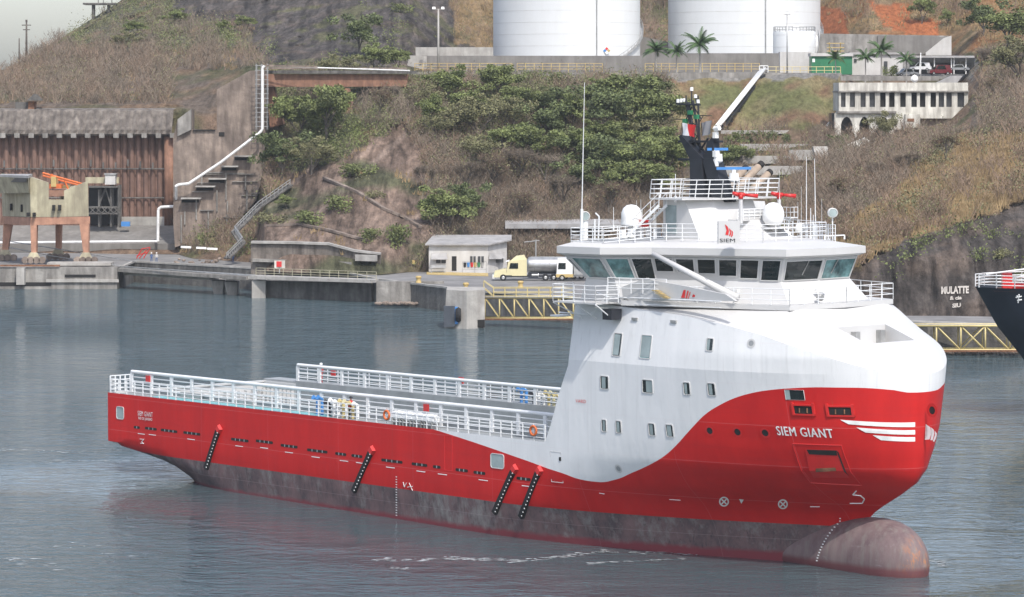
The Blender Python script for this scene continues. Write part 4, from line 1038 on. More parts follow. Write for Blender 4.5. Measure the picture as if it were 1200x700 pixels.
for x0, y0, x1, y1, r in ((804,118,812,166,.09),(807,120,817,186,.10),(812,118,822,182,.09),(818,118,820,166,.07),(815,165,833,187,.09),(830,162,814,187,.08),(811,125,804,140,.05),(804,145,817,160,.04),(817,160,808,175,.04),(811,122,822,140,.05),(806,140,820,150,.04)):
    mb.tube(q2(x0, y0), q2(x1, y1), r, n=6)
mb.tube(q2(810.5, 104), q2(810.5, 122), .05); mb.tube(q2(815, 113), q2(817, 123), .07); mb.tube(q2(804, 112), q2(804, 122), .05); mb.tube(q2(818, 112), q2(818, 122), .05)
mb.build('mast_lattice', 'black_paint', mast)
mb = MB()
for px, py in ((794.5, 118.5), (798.5, 118), (802, 117.5), (815, 113), (818, 119), (810.5, 104.5)): mb.lathe([(0, .15), (.12, .12), (.13, -.13), (0, -.15)], q2(px, py), 8)
mb.build('navigation_light', 'white_plastic', mast)
for px, py, h_ in ((809, 132, 6), (816, 137, 5), (803, 142, 5)): 
    p = q2(px, py, -.2); MB().box(p.x-.16, p.x+.16, p.y-.15, p.y+.15, p.z-.16, p.z+.16).build('signal_lamp', 'green_paint', mast)
# radars
for px0, px1, py, ys, xx in ((829, 853, 175, 0, 841), (840, 880, 197.5, .3, 856)):
    a = q2(px0, py, ys); b = q2(px1, py, ys); c = (a+b)/2; q = Vector((.66, .75, 0))*((b-a).length/2*.72)
    ro_ = MB().bar(c-q, c+q, .22, .2).build('radar_scanner', 'blue_paint', ship)
    MB().tube(c+Vector((0, 0, -.1)), c+Vector((0, 0, -.4)), .15, n=8).lathe([(0, 0), (.35, 0), (.38, -.55), (.2, -.7), (0, -.7)], c+Vector((0, 0, -.35)), 12).build('radar_gearbox', 'white_plastic', ro_)
mb = MB(); 
for py in (158, 180, 190, 196): p = q2(838.5, py, -.3); mb.box(p.x-.16, p.x+.16, p.y-.16, p.y+.16, p.z-.26, p.z+.2)
mb.tube(q2(838, 152, -.3), q2(843, 150, -.3), .2); mb.tube(q2(836, 170, -.2), q2(840, 200, -.2), .12)
mb.build('radar_mounting', 'white_plastic', ship)
mb = MB(); mb.tube(q2(855, 212), q2(858, 237), .08); mb.tube(q2(862, 212), q2(860, 237), .08); mb.build('radar_post', 'black_paint', ship)
# flags
def flag(px0, px1, py0, py1, ys, cols, name, label, cat):
    L_ = []; n = 12
    rows = []
    for j in range(6):
        r = []
        for i in range(n+1):
            u = i/n; p = q2(lerp(px0, px1, u), lerp(py0, py1, j/5)+u*3.*(1 if len(cols) > 1 else -1), ys); r.append((p.x, p.y+.12*math.sin(u*9+j*.5), p.z))
        rows.append(r)
    o = thing(name, label, cat, SM.translation); o.matrix_world = SM
    k = len(cols)
    for c in range(k):
        a = n*c//k; b = n*(c+1)//k
        MB().grid([r[a:b+1] for r in rows]).build('flag_panel', cols[c], o, smooth=True)
    MB().tube(rows[0][0], rows[-1][0], .03, n=5).build('halyard', 'dark_cloth', o)
flag(799, 815, 144, 158, -.9, ['flag_white', 'flag_red'], 'signal_flag', 'small white and red signal flag flying from the black mast of the supply ship', 'flag')
flag(822, 834, 144, 160, -.6, ['flag_grey'], 'company_flag', 'grey flag hanging on the right side of the black ship mast', 'flag')
# exhausts
for x0, y0, x1, y1, ys in ((855,214,875,196,6.2),(866,216,893,191.5,6.8),(884,217,903,201,7.4)):
    a = SX(x0-5, y0+8, 61.8+(ys-6.2)*.3); b = SX(x1, y1, 61.8+(ys-6.2)*.3); c = a.lerp(b, .88)
    eo = MB().tube(a, c, .28, n=14).build('exhaust_pipe', 'exhaust_beige', ship, smooth=True)
    MB().tube(c, b, .29, .27, n=14).build('exhaust_tip', 'soot_black', eo, smooth=True)
MB().hexa([(61.0, 5, 22.7), (64, 5, 22.7), (64, 9, 22.7), (61.0, 9, 22.7)], [(61.3, 5.5, 25.2), (63.6, 5.5, 25.2), (63.6, 8.6, 25.2), (61.3, 8.6, 25.2)]).build('funnel', 'white_paint', ship)
mb = MB()
for k in range(5): p = S(652+k*4.5, 276, -4); mb.box(62.8, 63.1, -6+k*.9, -5.6+k*.9, 22.8, 23.4)
mb.build('deck_locker', 'white_plastic', ship)
MB().box(63.2, 63.8, -4.4, -3.9, 23.6, 24.1).build('hose_box', 'red_paint', ship)
# ================================================================ people
def person(loc, rz, label, suit='orange_suit', legs=None, helmet='white_plastic', arms=0, group=None, hgt=1.78):
    legs = legs or suit
    V = [(0,0,.95),(0,0,1.15),(0,0,1.38),(0,0,1.52),(0,.02,1.62),(0,.01,1.74),
         (-.10,0,.90),(-.11,.02,.50),(-.11,0,.10),(-.11,.14,.05),(.10,0,.90),(.12,.03,.50),(.13,0,.10),(.13,.14,.05),
         (-.19,0,1.40),(-.27,0,1.14),(-.24,.14+arms*.15,.98+arms*.2),(-.22,.2+arms*.18,.94+arms*.22),(.19,0,1.40),(.27,0,1.14),(.25,.12+arms*.15,.96+arms*.2),(.23,.18+arms*.18,.92+arms*.22)]
    E = [(0,1),(1,2),(2,3),(3,4),(4,5),(0,6),(6,7),(7,8),(8,9),(0,10),(10,11),(11,12),(12,13),(2,14),(14,15),(15,16),(16,17),(2,18),(18,19),(19,20),(20,21)]
    Rr = [.15,.14,.16,.06,.09,.085,.095,.07,.05,.045,.095,.07,.05,.045,.075,.05,.04,.04,.075,.05,.04,.04]
    me = bpy.data.meshes.new('body'); me.from_pydata([Vector(v)*hgt/1.82 for v in V], E, []); ob = bpy.data.objects.new('body', me); COL.objects.link(ob)
    md = ob.modifiers.new('s', 'SKIN'); 
    for i, r in enumerate(Rr): me.skin_vertices[0].data[i].radius = (r, r*.85)
    me.skin_vertices[0].data[0].use_root = True
    ob.modifiers.new('d', 'SUBSURF').levels = 1
    dg = bpy.context.evaluated_depsgraph_get(); dg.update(); m2 = bpy.data.meshes.new_from_object(ob.evaluated_get(dg)); bpy.data.objects.remove(ob)
    o = thing('person', label, 'person', loc, rz, group)
    for k in (suit, legs, 'skin'): m2.materials.append(M[k])
    for p in m2.polygons:
        p.use_smooth = True; z = p.center.z; p.material_index = 2 if z > 1.5 or (.85 < z < 1.2 and p.center.y > .17) else (0 if z > .93 else 1)
    b = bpy.data.objects.new('body', m2); COL.objects.link(b); b.parent = o
    hd = MB().lathe([(.155, -.02), (.15, .0), (.13, .07), (.08, .125), (0, .145)], (0, .02, 1.68), 12)
    hd.build('helmet' if helmet != 'dark_cloth' else 'hair', helmet, o, smooth=True)
    return o
def sw(x, y, z): return SM @ Vector((x, y, z))
p = S(376, 440, 8.3); person(sw(p.x, 8.3, ZD+.27), -2.3, 'person in red coveralls and white helmet standing at the far rail of the cargo deck', 'orange_suit')
p = S(411, 480, -8.5); person(sw(p.x, -8.5, ZD), -2.6, 'person in red jacket by the coloured pipes behind the near rail of the ship', 'orange_suit', 'dark_cloth', 'dark_cloth')

# ================================================================ quay
ZQ = 3.6
EDGE = [(-260, 575), (-92, 533), (-67, 533), (-66.5, 536), (-21, 497), (-20, 494), (-5.5, 466), (14, 445), (54, 399), (90, 391), (250, 370)]
def slabtop(name, poly, z, m, h, kind=True):
    o = MB().hexa([(x, y, z-h) for x, y in poly], [(x, y, z) for x, y in poly]).build(name, m)
    if kind: struct(o)
    return o
edge2 = [(-260, 575), (-92, 533), (-67.5, 533), (-67.5, 548), (-27, 512), (-22, 496), (-5.5, 466), (54, 399), (90, 391), (250, 370)]
qm = MB()
back = [(x*1.28, y+110) for x, y in edge2]
for (a, b), (c, d_) in zip(zip(edge2, edge2[1:]), zip(back, back[1:])):
    qm.quad((a[0], a[1], ZQ), (b[0], b[1], ZQ), (d_[0], d_[1], ZQ), (c[0], c[1], ZQ))
struct(qm.build('quay_road', 'asphalt'))
qw = MB()
for a, b in zip(edge2, edge2[1:]): qw.quad((a[0], a[1], -2), (b[0], b[1], -2), (b[0], b[1], ZQ-.004), (a[0], a[1], ZQ-.004))
struct(qw.build('quay_wall', 'concrete_dark'))
# coping kerbs
kb = MB()
for a, b in zip(edge2[1:], edge2[2:-1]): kb.bar((a[0], a[1]+.3, ZQ+.1), (b[0], b[1]+.3, ZQ+.1), .6, .3)
struct(kb.build('quay_kerb', 'concrete_light'))
def wx(px, Y): return (px-CX)/FPX*Y
def zz(py, Y): return CH-(py-HY)/FPX*Y
def box_px(name, px0, px1, py0, py1, Y, depth, m, label=None, cat=None, parent=None, group=None):
    """box whose camera-facing face covers the given rectangle at distance Y"""
    x0, x1 = wx(px0, Y), wx(px1, Y); z1, z0_ = zz(py0, Y), zz(py1, Y)
    o = MB().box(x0, x1, Y, Y+depth, z0_, z1).build(name, m, parent)
    if label: tag(o, label, cat, group)
    return o
def TH(name, label, cat, group=None): return thing(name, label, cat, (0, 0, 0), 0, group)
# left quay block with pale pier, and moulded slots
t = TH('quay_block', 'weathered concrete quay block below the crane on legs at the left edge', 'quay block')
MB().box(-125, wx(139, 531), 529, 533.5, -2, ZQ+.15).build('block', 'concrete', t)
box_px('recess', 76, 112, 322, 325, 528.9, .3, 'dark_hole', parent=t); box_px('recess', -10, 60, 331, 335.5, 528.95, .2, 'dark_hole', parent=t)
box_px('pier', 19, 28.5, 314, 334, 527.5, 1.4, 'concrete_light', parent=t); box_px('ledge', 54, 139, 327.5, 331, 528.6, .4, 'concrete_light', parent=t)
box_px('rusty_edge', 0, 70, 310.5, 312.5, 528.7, .5, 'rust', parent=t)
# access bridge with dark underside
t = TH('access_bridge', 'low concrete access bridge spanning the gap between quay block and railed causeway', 'bridge')
a = W(141, 314, 531); b = W(300, 324, 508)
MB().bar(a+Vector((0, 2, -.35)), b+Vector((0, 2, -.35)), 5, .55).build('deck', 'concrete', t)
MB().bar(W(150, 320, 531)+Vector((0, 2, 0)), W(252, 325.5, 518)+Vector((0, 2, 0)), 3, .9).build('beam', 'concrete_light', t)
for px, Y in ((256, 516), (272, 513)):
    MB().hexa([(wx(px-4, Y), Y, -1), (wx(px+5, Y), Y, -1), (wx(px+5, Y), Y+5, -1), (wx(px-4, Y), Y+5, -1)], [(wx(px-9, Y), Y, 2.2), (wx(px+6, Y), Y, 2.2), (wx(px+6, Y), Y+5, 2.2), (wx(px-9, Y), Y+5, 2.2)]).build('pier', 'concrete', t)
MB().path([W(141, 313, 530.5), W(300, 323, 507.5)], .12).build('pipe', 'steel', t)
t = TH('causeway', 'narrow concrete causeway with a cream handrail in front of the curved stone wall', 'causeway')
MB().bar(W(297, 324.5, 507), W(441, 329.5, 494), 3, .5).build('deck', 'concrete_light', t)
MB().box(wx(296, 507), wx(312, 507), 505.5, 509, -2, 2.9).build('pier', 'concrete_light', t)
MB().bar(W(312, 340, 509), W(441, 343, 498), 3, 3.3).build('wall', 'concrete_dark', t)
def prail(pts, h, nr, step, r, name, m, parent):
    return rail(pts, h, nr, step, r, name, (0, 0), parent, m)
prail([W(300, 323, 505.5), W(441, 328, 492.5)], 1.25, 3, 1.9, .045, 'railing', 'pale_rail', t)
box_px('low_wall', 441, 520, 330, 354, 485, 2, 'concrete', 'old concrete quay wall with a pale tide line below the asphalt apron', 'quay wall')
for px, py, Y, lab in ((490.5, 328, 484, 'yellow mooring bollard on the quay edge left of the concrete dolphin'), (546, 336, 470, 'yellow mooring bollard on the quay just behind the concrete dolphin'), (610, 334.5, 475, 'small yellow bollard behind the yellow gangway rail')):
    p = W(px, py, Y); p.z = max(p.z-.5, ZQ)
    o = MB().lathe([(.45, 0), (.42, .3), (.3, .5), (.42, .75), (.5, .95), (.35, 1.1), (0, 1.12)], (0, 0, 0), 14).build('bollard', 'yellow_paint', smooth=True); o.location = p; tag(o, lab, 'bollard', 'yellow quay bollards')
# yellow kerb line
struct(MB().hexa([GZ(500, 322, ZQ), GZ(572, 324, ZQ), GZ(572, 321, ZQ), GZ(500, 319.5, ZQ)], [GZ(500, 322, ZQ)+Vector((0, 0, .12)), GZ(572, 324, ZQ)+Vector((0, 0, .12)), GZ(572, 321, ZQ)+Vector((0, 0, .12)), GZ(500, 319.5, ZQ)+Vector((0, 0, .12))]).build('yellow_kerb', 'yellow_paint'))
# dolphin
t = TH('mooring_dolphin', 'concrete mooring dolphin standing in the water with a dark blue fender panel', 'dolphin')
Y = 441
MB().hexa([(wx(520, Y), Y, -2), (wx(547, Y-2), Y-2, -2), (wx(568, Y), Y, -2), (wx(568, Y), Y+7, -2), (wx(520, Y), Y+7, -2)], [(wx(523, Y), Y, zz(340, Y)), (wx(547, Y-2), Y-2, zz(341, Y-2)), (wx(568, Y), Y, zz(340, Y)), (wx(568, Y), Y+7, zz(340, Y)), (wx(523, Y), Y+7, zz(340, Y))]).build('concrete_block', 'concrete_light', t)
box_px('fender_panel', 520, 533, 359, 383, Y-1.6, .7, 'wall_grey', parent=t).data.materials[0] = mat('fender_slate', (.055, .065, .08), .7, var=.2)
box_px('panel_edge', 533, 536.5, 360, 380, Y-1.5, .8, 'blue_paint', parent=t)
MB().lathe([(0, -.4), (.9, -.4), (1.1, 0), (.9, .4), (0, .4)], W(537, 369, Y-1.3), 16, 'x').build('rubber_fender', 'black_rubber', t)
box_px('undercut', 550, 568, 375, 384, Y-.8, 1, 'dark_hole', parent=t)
# truss gangways
def truss(name, label, px0, px1, top, bot, Y0, Y1, panels, X_at=(), handrail=False, grp=None):
    t = TH(name, label, 'gangway', grp)
    w = 2.4; mb = MB()
    P = lambda u, py, dy: W(lerp(px0, px1, u), py, lerp(Y0, Y1, u))+Vector((0, dy, 0))
    for dy in (0, w):
        for py in (top, bot): mb.tube(P(0, py, dy), P(1, py, dy), .16, n=6)
        for k in range(panels+1):
            u = k/panels; mb.tube(P(u, top, dy), P(u, bot, dy), .11, n=6)
            if k < panels:
                mb.tube(P(u, top, dy), P((k+1)/panels, bot, dy), .09, n=6)
                if k in X_at: mb.tube(P(u, bot, dy), P((k+1)/panels, top, dy), .09, n=6)
    for k in range(panels*2+1):
        u = k/panels/2; mb.tube(P(u, top, 0), P(u, top, w), .07); mb.tube(P(u, bot, 0), P(u, bot, w), .07)
    mb.build('truss', 'pale_yellow', t, smooth=True)
    MB().bar(P(0, bot+.8, 0), P(1, bot+.8, 0), .5, .25).build('rusty_chord', 'rust', t)
    MB().bar(P(0, top-.4, w/2), P(1, top-.4, w/2), w, .1).build('walkway', 'steel', t)
    return t, P, w
t, P, w = truss('gangway', 'yellow lattice gangway running from the concrete dolphin behind the ship bridge', 568, 672, 349, 373.5, 444, 436, 6)
for dy in (0, w): rail([P(.1, 349, dy), P(1, 349, dy)], 1.35, 2, 1.9, .06, 'railing', (0, 0), t, 'pale_yellow')
mb = MB(); 
for dy in (0, w): mb.tube(W(567, 330, 446)+Vector((0, dy, 0)), P(.1, 338, dy), .06); mb.tube(W(567, 338, 446)+Vector((0, dy, 0)), P(.1, 348, dy), .06); mb.tube(W(567, 330, 446)+Vector((0, dy, 0)), W(567, 341, 446)+Vector((0, dy, 0)), .07)
mb.build('stair_rail', 'pale_yellow', t)
truss('gangway', 'yellow lattice footbridge along the grey quay wall at the right between both ships', 1040, 1212, 382, 410.5, 397.5, 390, 6, (3, 5))
# right quay front wall panel
o = MB(); a = W(990, 381, 409); b = W(1260, 381, 393)
o.hexa([(a.x, a.y, -2), (b.x, b.y, -2), (b.x, b.y+1, -2), (a.x, a.y+1, -2)], [(a.x, a.y, 3.75), (b.x, b.y, 3.75), (b.x, b.y+1, 3.75), (a.x, a.y+1, 3.75)])
tag(o.build('quay_front_wall', 'concrete_light'), 'grey concrete quay wall behind the yellow footbridge at the right', 'quay wall')
# rubble at tide lines
def rocks(name, label, spots):
    mb = MB()
    for px, py, Y, r in spots:
        c = W(px, py, Y); rows = []
        for i in range(6):
            a = math.pi*i/5; rows.append([(c.x+r*math.sin(a)*math.cos(b_*math.pi/4)*(1+.5*noise.noise(Vector((c.x+b_, c.y, i)))), c.y+r*math.sin(a)*math.sin(b_*math.pi/4), c.z+r*.7*math.cos(a)) for b_ in range(9)])
        mb.grid(rows)
    o = mb.build(name, 'concrete_brown', smooth=False); tag(o, label, 'rocks', kind='stuff')
rocks('rubble', 'line of pale rubble at the waterline', [(440+random.random()*82, 355+random.random()*1.5+k*.0, 483, .15+random.random()*.25) for k in range(90)]+[(1085+random.random()*150, 413+random.random()*1.5, 396, .12+random.random()*.22) for k in range(110)]+[(205+random.random()*95, 303+random.random()*14, 545, .15+random.random()*.35) for k in range(50)])

# ================================================================ guardhouse, awnings
t = TH('guardhouse', 'low white quay building with lean-to roof, two awnings and one dark doorway', 'building')
Y = 515; x0, x1, x2 = wx(502.5, Y), wx(572, Y), wx(594, Y+4); zf_, zr = ZQ, zz(287.5, Y)
dpt = 9
MB().hexa([(x0, Y, zf_), (x1, Y, zf_), (x2, Y+5, zf_), (x2, Y+dpt, zf_), (x0+1, Y+dpt, zf_)], [(x0, Y, zr), (x1, Y, zr), (x2, Y+5, zr+.5), (x2, Y+dpt, zr+.6), (x0+1, Y+dpt, zr+.6)]).build('wall', 'house_white', t)
MB().hexa([(x0-.6, Y-.7, zr), (x1+.3, Y-.7, zr), (x2+.8, Y+5, zr+.5), (x2+.8, Y+dpt+.6, zr+.9), (x0+.5, Y+dpt+.6, zr+.9)], [(x0-.6, Y-.7, zr+.22), (x1+.3, Y-.7, zr+.22), (x2+.8, Y+5, zr+.72), (x2+.8, Y+dpt+.6, zr+1.3), (x0+.5, Y+dpt+.6, zr+1.3)]).build('roof', 'roof_tin', t)
box_px('doorway', 529.5, 535, 300.5, 317.5, Y-.06, .08, 'dark_hole', parent=t)
for a, b, c, d_ in ((511, 522.5, 303, 308.5), (551, 557.5, 300.5, 308), (560, 567, 300.5, 308.5)):
    f = box_px('window', a, b, c, d_, Y-.1, .12, 'window_dark', parent=t)
    box_px('mullion', (a+b)/2-.4, (a+b)/2+.4, c, d_, Y-.14, .05, 'house_white', parent=f)
def awn(px0, px1, py0, py1, Y, out=1.2, dx=0):
    a, b = W(px0, py0, Y), W(px1, py0, Y+dx); c, d_ = W(px1+1, py1, Y-out+dx), W(px0-1, py1, Y-out)
    c.z = b.z-1.; d_.z = a.z-1.
    MB().hexa([a, b, c, d_], [v+Vector((0, 0, -.08)) for v in (a, b, c, d_)]).build('awning', 'roof_tin', t)
awn(506, 523.5, 296.5, 302.5, Y); awn(574, 591, 296, 303, Y+.5, 1.3, 3.5)
box_px('window', 577, 590, 303, 308, Y+2, .5, 'window_dark', parent=t)
o = MB(); p = W(513.5, 314, Y-1.2); o.box(p.x-1.3, p.x+1.3, p.y-.3, p.y+.3, p.z-.05, p.z+.05).box(p.x-1.2, p.x-1.05, p.y-.3, p.y+.3, ZQ, p.z).box(p.x+1.05, p.x+1.2, p.y-.3, p.y+.3, ZQ, p.z).box(p.x-1.3, p.x+1.3, p.y+.3, p.y+.36, p.z, p.z+.5)
tag(o.build('bench', 'steel'), 'grey bench against the white guardhouse wall under the left awning', 'bench')
# recycling bins in a rack
t = TH('bin_rack', 'metal frame rack of coloured recycling bins in front of the guardhouse', 'bin rack')
mb = MB(); A_ = GZ(542, 320, ZQ); 
for dx in (0, 2, 4): mb.tube((A_.x+dx, A_.y, ZQ), (A_.x+dx, A_.y, ZQ+1.9), .05)
mb.tube((A_.x, A_.y, ZQ+1.9), (A_.x+4, A_.y, ZQ+1.9), .05); mb.tube((A_.x, A_.y, ZQ+.6), (A_.x+4, A_.y, ZQ+.6), .05); mb.build('frame', 'steel', t)
for k, c in enumerate(('black_paint', 'blue_paint', 'red_paint', 'yellow_paint', 'green_paint', 'steel')):
    MB().tube((A_.x+.4+k*.58, A_.y, ZQ+1.0), (A_.x+.4+k*.58, A_.y, ZQ+1.75), .22, .27, n=10).build('bin', c, t)
# white/red sign on causeway wall
t = TH('warning_sign', 'cream notice board with a red square at the foot of the curved retaining wall', 'sign')
box_px('board', 321.5, 334, 305.5, 314.5, 512, .1, 'villa_white', parent=t); box_px('red_panel', 324, 330, 306.5, 313, 511.9, .08, 'fender_red', parent=t); box_px('post', 327, 328.2, 314, 320, 512, .1, 'steel', parent=t)
box_px('hazard_sign', 483, 487, 305, 309.5, 518, .1, 'yellow_paint', 'small yellow sign by the rock left of the white guardhouse', 'sign')

# ================================================================ trucks
def wheel(x, y, z, r, w, parent):
    o = MB().lathe([(r*.55, -w/2), (r*.95, -w/2), (r, -w/2+.05), (r, w/2-.05), (r*.95, w/2), (r*.55, w/2)], (x, y, z), 16, 'y').build('wheel', 'black_rubber', parent, auto=40)
    MB().lathe([(0, -w/2+.03), (r*.3, -w/2-.02), (r*.57, -w/2+.05)], (x, y, z), 12, 'y').build('rim', 'steel', o)
P0 = GZ(578, 329.3, ZQ)
t = thing('truck', 'pale yellow long-nosed tractor truck parked facing left on the quay', 'truck', P0)
MB().hexa([(0, 0, .55), (2.1, 0, .55), (2.1, 2.4, .55), (0, 2.4, .55)], [(.25, .1, 1.55), (2.1, .1, 2.0), (2.1, 2.3, 2.0), (.25, 2.3, 1.55)]).build('bonnet', 'cream_paint', t)
MB().hexa([(2.05, 0, .8), (5.4, 0, .8), (5.4, 2.45, .8), (2.05, 2.45, .8)], [(2.4, .05, 3.1), (5.4, .05, 3.5), (5.4, 2.4, 3.5), (2.4, 2.4, 3.1)]).build('cab', 'cream_paint', t)
MB().hexa([(2.7, .2, 3.1), (5.3, .2, 3.45), (5.3, 2.2, 3.45), (2.7, 2.2, 3.1)], [(3.7, .4, 3.95), (5.0, .3, 4.1), (5.0, 2.1, 4.1), (3.7, 2.0, 3.95)]).build('roof_fairing', 'cream_paint', t)
MB().add([(2.55, -.03, 1.95), (4.0, -.03, 1.95), (4.0, -.03, 2.85), (2.75, -.03, 2.85)], [(0, 1, 2, 3)]).build('side_window', 'dark_glass', t)
MB().add([(2.15, .2, 2.0), (2.15, 2.2, 2.0), (2.33, 2.2, 3.0), (2.33, .2, 3.0)], [(0, 1, 2, 3)]).build('windscreen', 'dark_glass', t)
MB().hexa([(2.0, 0, 3.02), (2.6, 0, 3.1), (2.6, 2.4, 3.1), (2.0, 2.4, 3.02)], [(2.0, 0, 3.1), (2.6, 0, 3.3), (2.6, 2.4, 3.3), (2.0, 2.4, 3.1)]).build('sun_visor', 'white_plastic', t)
MB().box(.0, 10.5, .5, 1.9, .6, .85).box(1.2, 3, 0, .1, .6, .9).box(5.6, 7.2, .1, 1., .5, 1.3).build('chassis', 'black_paint', t)
MB().box(-.12, .25, .1, 2.3, .35, .95).build('bumper', 'white_plastic', t); MB().box(-.03, .1, .3, .7, 1., 1.25).build('headlight', 'pale_glass', t)
MB().tube((6.2, .4, .9), (7.3, .4, .9), .35, n=12).build('fuel_tank', 'chrome_tank', t)
for x in (1.6, 8.4, 9.7): wheel(x, .1, .52, .52, .4, t); wheel(x, 2.2, .52, .52, .4, t)
P1 = GZ(622, 327.5, ZQ)
t = thing('tanker_trailer', 'silver cylindrical tank trailer standing behind the pale yellow truck', 'tanker', P1)
MB().lathe([(0, -.25), (.8, -.1), (1.25, .25), (1.3, .6), (1.3, 9.0), (1.2, 9.4), (0, 9.7)], (-.6, 1.4, 2.25), 24, 'x').build('tank', 'chrome_tank', t, auto=40)
mb = MB()
for x in (.6, 3., 5.5, 8.): mb.lathe([(1.31, -.06), (1.36, -.06), (1.36, .06), (1.31, .06)], (x, 1.4, 2.25), 20, 'x')
mb.box(0, 9, 1.2, 1.6, 3.52, 3.6); mb.build('band', 'steel', t)
MB().box(0, 9.4, .5, 2.2, .8, 1.0).box(4.6, 5.6, .0, .4, .7, 1.7).build('frame', 'black_paint', t)
for x in (5.6, 6.9, 8.2): wheel(x, .2, .52, .52, .4, t)
P2 = GZ(652, 329.5, ZQ)
t = thing('truck', 'white flat-fronted truck with yellow lower panel half hidden behind the ship bridge', 'truck', P2)
MB().hexa([(0, 0, .6), (2.6, 0, .6), (2.6, 2.4, .6), (0, 2.4, .6)], [(.2, .05, 3.6), (2.6, .05, 3.7), (2.6, 2.4, 3.7), (.2, 2.4, 3.6)]).build('cab', 'white_plastic', t)
MB().add([(.25, -.03, 1.9), (1.5, -.03, 1.9), (1.5, -.03, 2.9), (.35, -.03, 2.9)], [(0, 1, 2, 3)]).build('side_window', 'dark_glass', t)
MB().box(-.05, 2.7, -.04, .3, .6, 1.1).build('lower_panel', 'yellow_paint', t)
MB().box(2.6, 9, .3, 2.2, .7, 1.0).box(2.8, 9, 0, 2.4, 1.0, 2.6).build('load_bed', 'steel', t)
for x in (.9, 5.2, 6.6): wheel(x, .15, .5, .5, .4, t)
# shed roof on posts behind
t = TH('canopy', 'long flat grey canopy roof on posts at the foot of the hill behind the trucks', 'canopy')
a = W(592, 264, 530); b = W(770, 264, 524)
MB().hexa([a+Vector((0, 0, -.6)), b+Vector((0, 0, -.6)), b+Vector((0, 9, -.6)), a+Vector((0, 9, -.6))], [a+Vector((0, 0, .2)), b+Vector((0, 0, .2)), b+Vector((0, 9, .7)), a+Vector((0, 9, .7))]).build('roof', 'roof_tin', t)
for u in (.18, .45, .75): p = a.lerp(b, u)+Vector((0, 3, 0)); MB().box(p.x-.25, p.x+.25, p.y-.25, p.y+.25, ZQ, p.z-.5).build('post', 'rust', t)
# lamp mast by the trucks
o = MB(); p = GZ(628, 318, ZQ); p = W(628, 300, 515); o.tube((p.x, p.y, ZQ), (p.x, p.y, zz(281, 515)), .12).tube((p.x-2, p.y, zz(284, 515)), (p.x+.6, p.y, zz(282, 515)), .08); tag(o.build('street_lamp', 'steel'), 'thin grey lamp post between guardhouse and tank trailer', 'lamp post')

# ================================================================ sheet pile wall
Yp = 594
t = TH('pile_wall', 'tall rust brown sheet pile wall under a concrete cap at the left', 'wall')
mb = MB(); x = wx(-70, Yp); xe = wx(204, Yp); z0_ = zz(266, Yp); z1_ = zz(158, Yp)
zz_l = []; k = 0
while x < xe:
    x2 = x+1.35; mb.lathe([(.5, z0_), (.5, z1_)], (x+.6, Yp+.2, 0), 10); x = x2; k += 1
mb.box(wx(-70, Yp), xe, Yp+.4, Yp+1.4, z0_, z1_)
mb.build('sheet_piles', 'pile_rust', t, smooth=False)
MB().box(wx(142, Yp), wx(193, Yp), Yp-.42, Yp-.38, zz(265, Yp), zz(254, Yp)).build('pale_coating', 'concrete_light', t)
MB().tube((wx(199, Yp), Yp-.8, z0_), (wx(199, Yp), Yp-.8, zz(160, Yp)), 1., n=14).build('corner_pile', 'girder_orange', t, smooth=True)
mb = MB()
for py in (198, 232): mb.tube((wx(-70, Yp), Yp-.6, zz(py, Yp)), (wx(196, Yp), Yp-.6, zz(py, Yp)), .14)
mb.build('waler', 'concrete_dark', t)
mb = MB(); 
for i in range(14): p = W(5+i*14.5, 195-random.random()*5, Yp-.9); mb.box(p.x-.15, p.x+.15, p.y-.2, p.y+.2, p.z-.8, p.z+.5)
mb.build('bracket', 'concrete_dark', t)
t = TH('wall_cap', 'sloping weathered concrete cap on top of the rust brown sheet pile wall', 'wall cap')
a0, a1 = wx(-70, Yp), wx(203, Yp)
mb = MB(); n = 70
rows = []
for j, (py, dy) in enumerate(((159, -2.2), (157, -2.6), (152, -2.4), (130, .6), (128, 1.4))):
    rows.append([(lerp(a0, a1, i/n), Yp+dy-(.35 if i % 2 and j in (2, 3) else 0), zz(py+(1.2*noise.noise(Vector((i*.7, 2, 0))) if j > 2 else 0), Yp)) for i in range(n+1)])
mb.grid(rows); mb.quad((a0, Yp+1.5, zz(128, Yp)), (a1, Yp+1.5, zz(128, Yp)), (a1, Yp+6, zz(127, Yp)), (a0, Yp+6, zz(127, Yp))); mb.quad((a0, Yp-2.2, zz(159, Yp)), (a1, Yp-2.2, zz(159, Yp)), (a1, Yp+1, zz(159, Yp)), (a0, Yp+1, zz(159, Yp)))
mb.build('cap', 'cap_brown', t)
mb = MB()
for i in range(17): p = wx(-60+i*16.5, Yp); mb.box(p-.5, p+.5, Yp-2.9, Yp-2.1, zz(161.5, Yp), zz(156, Yp))
mb.build('corbel', 'concrete', t)
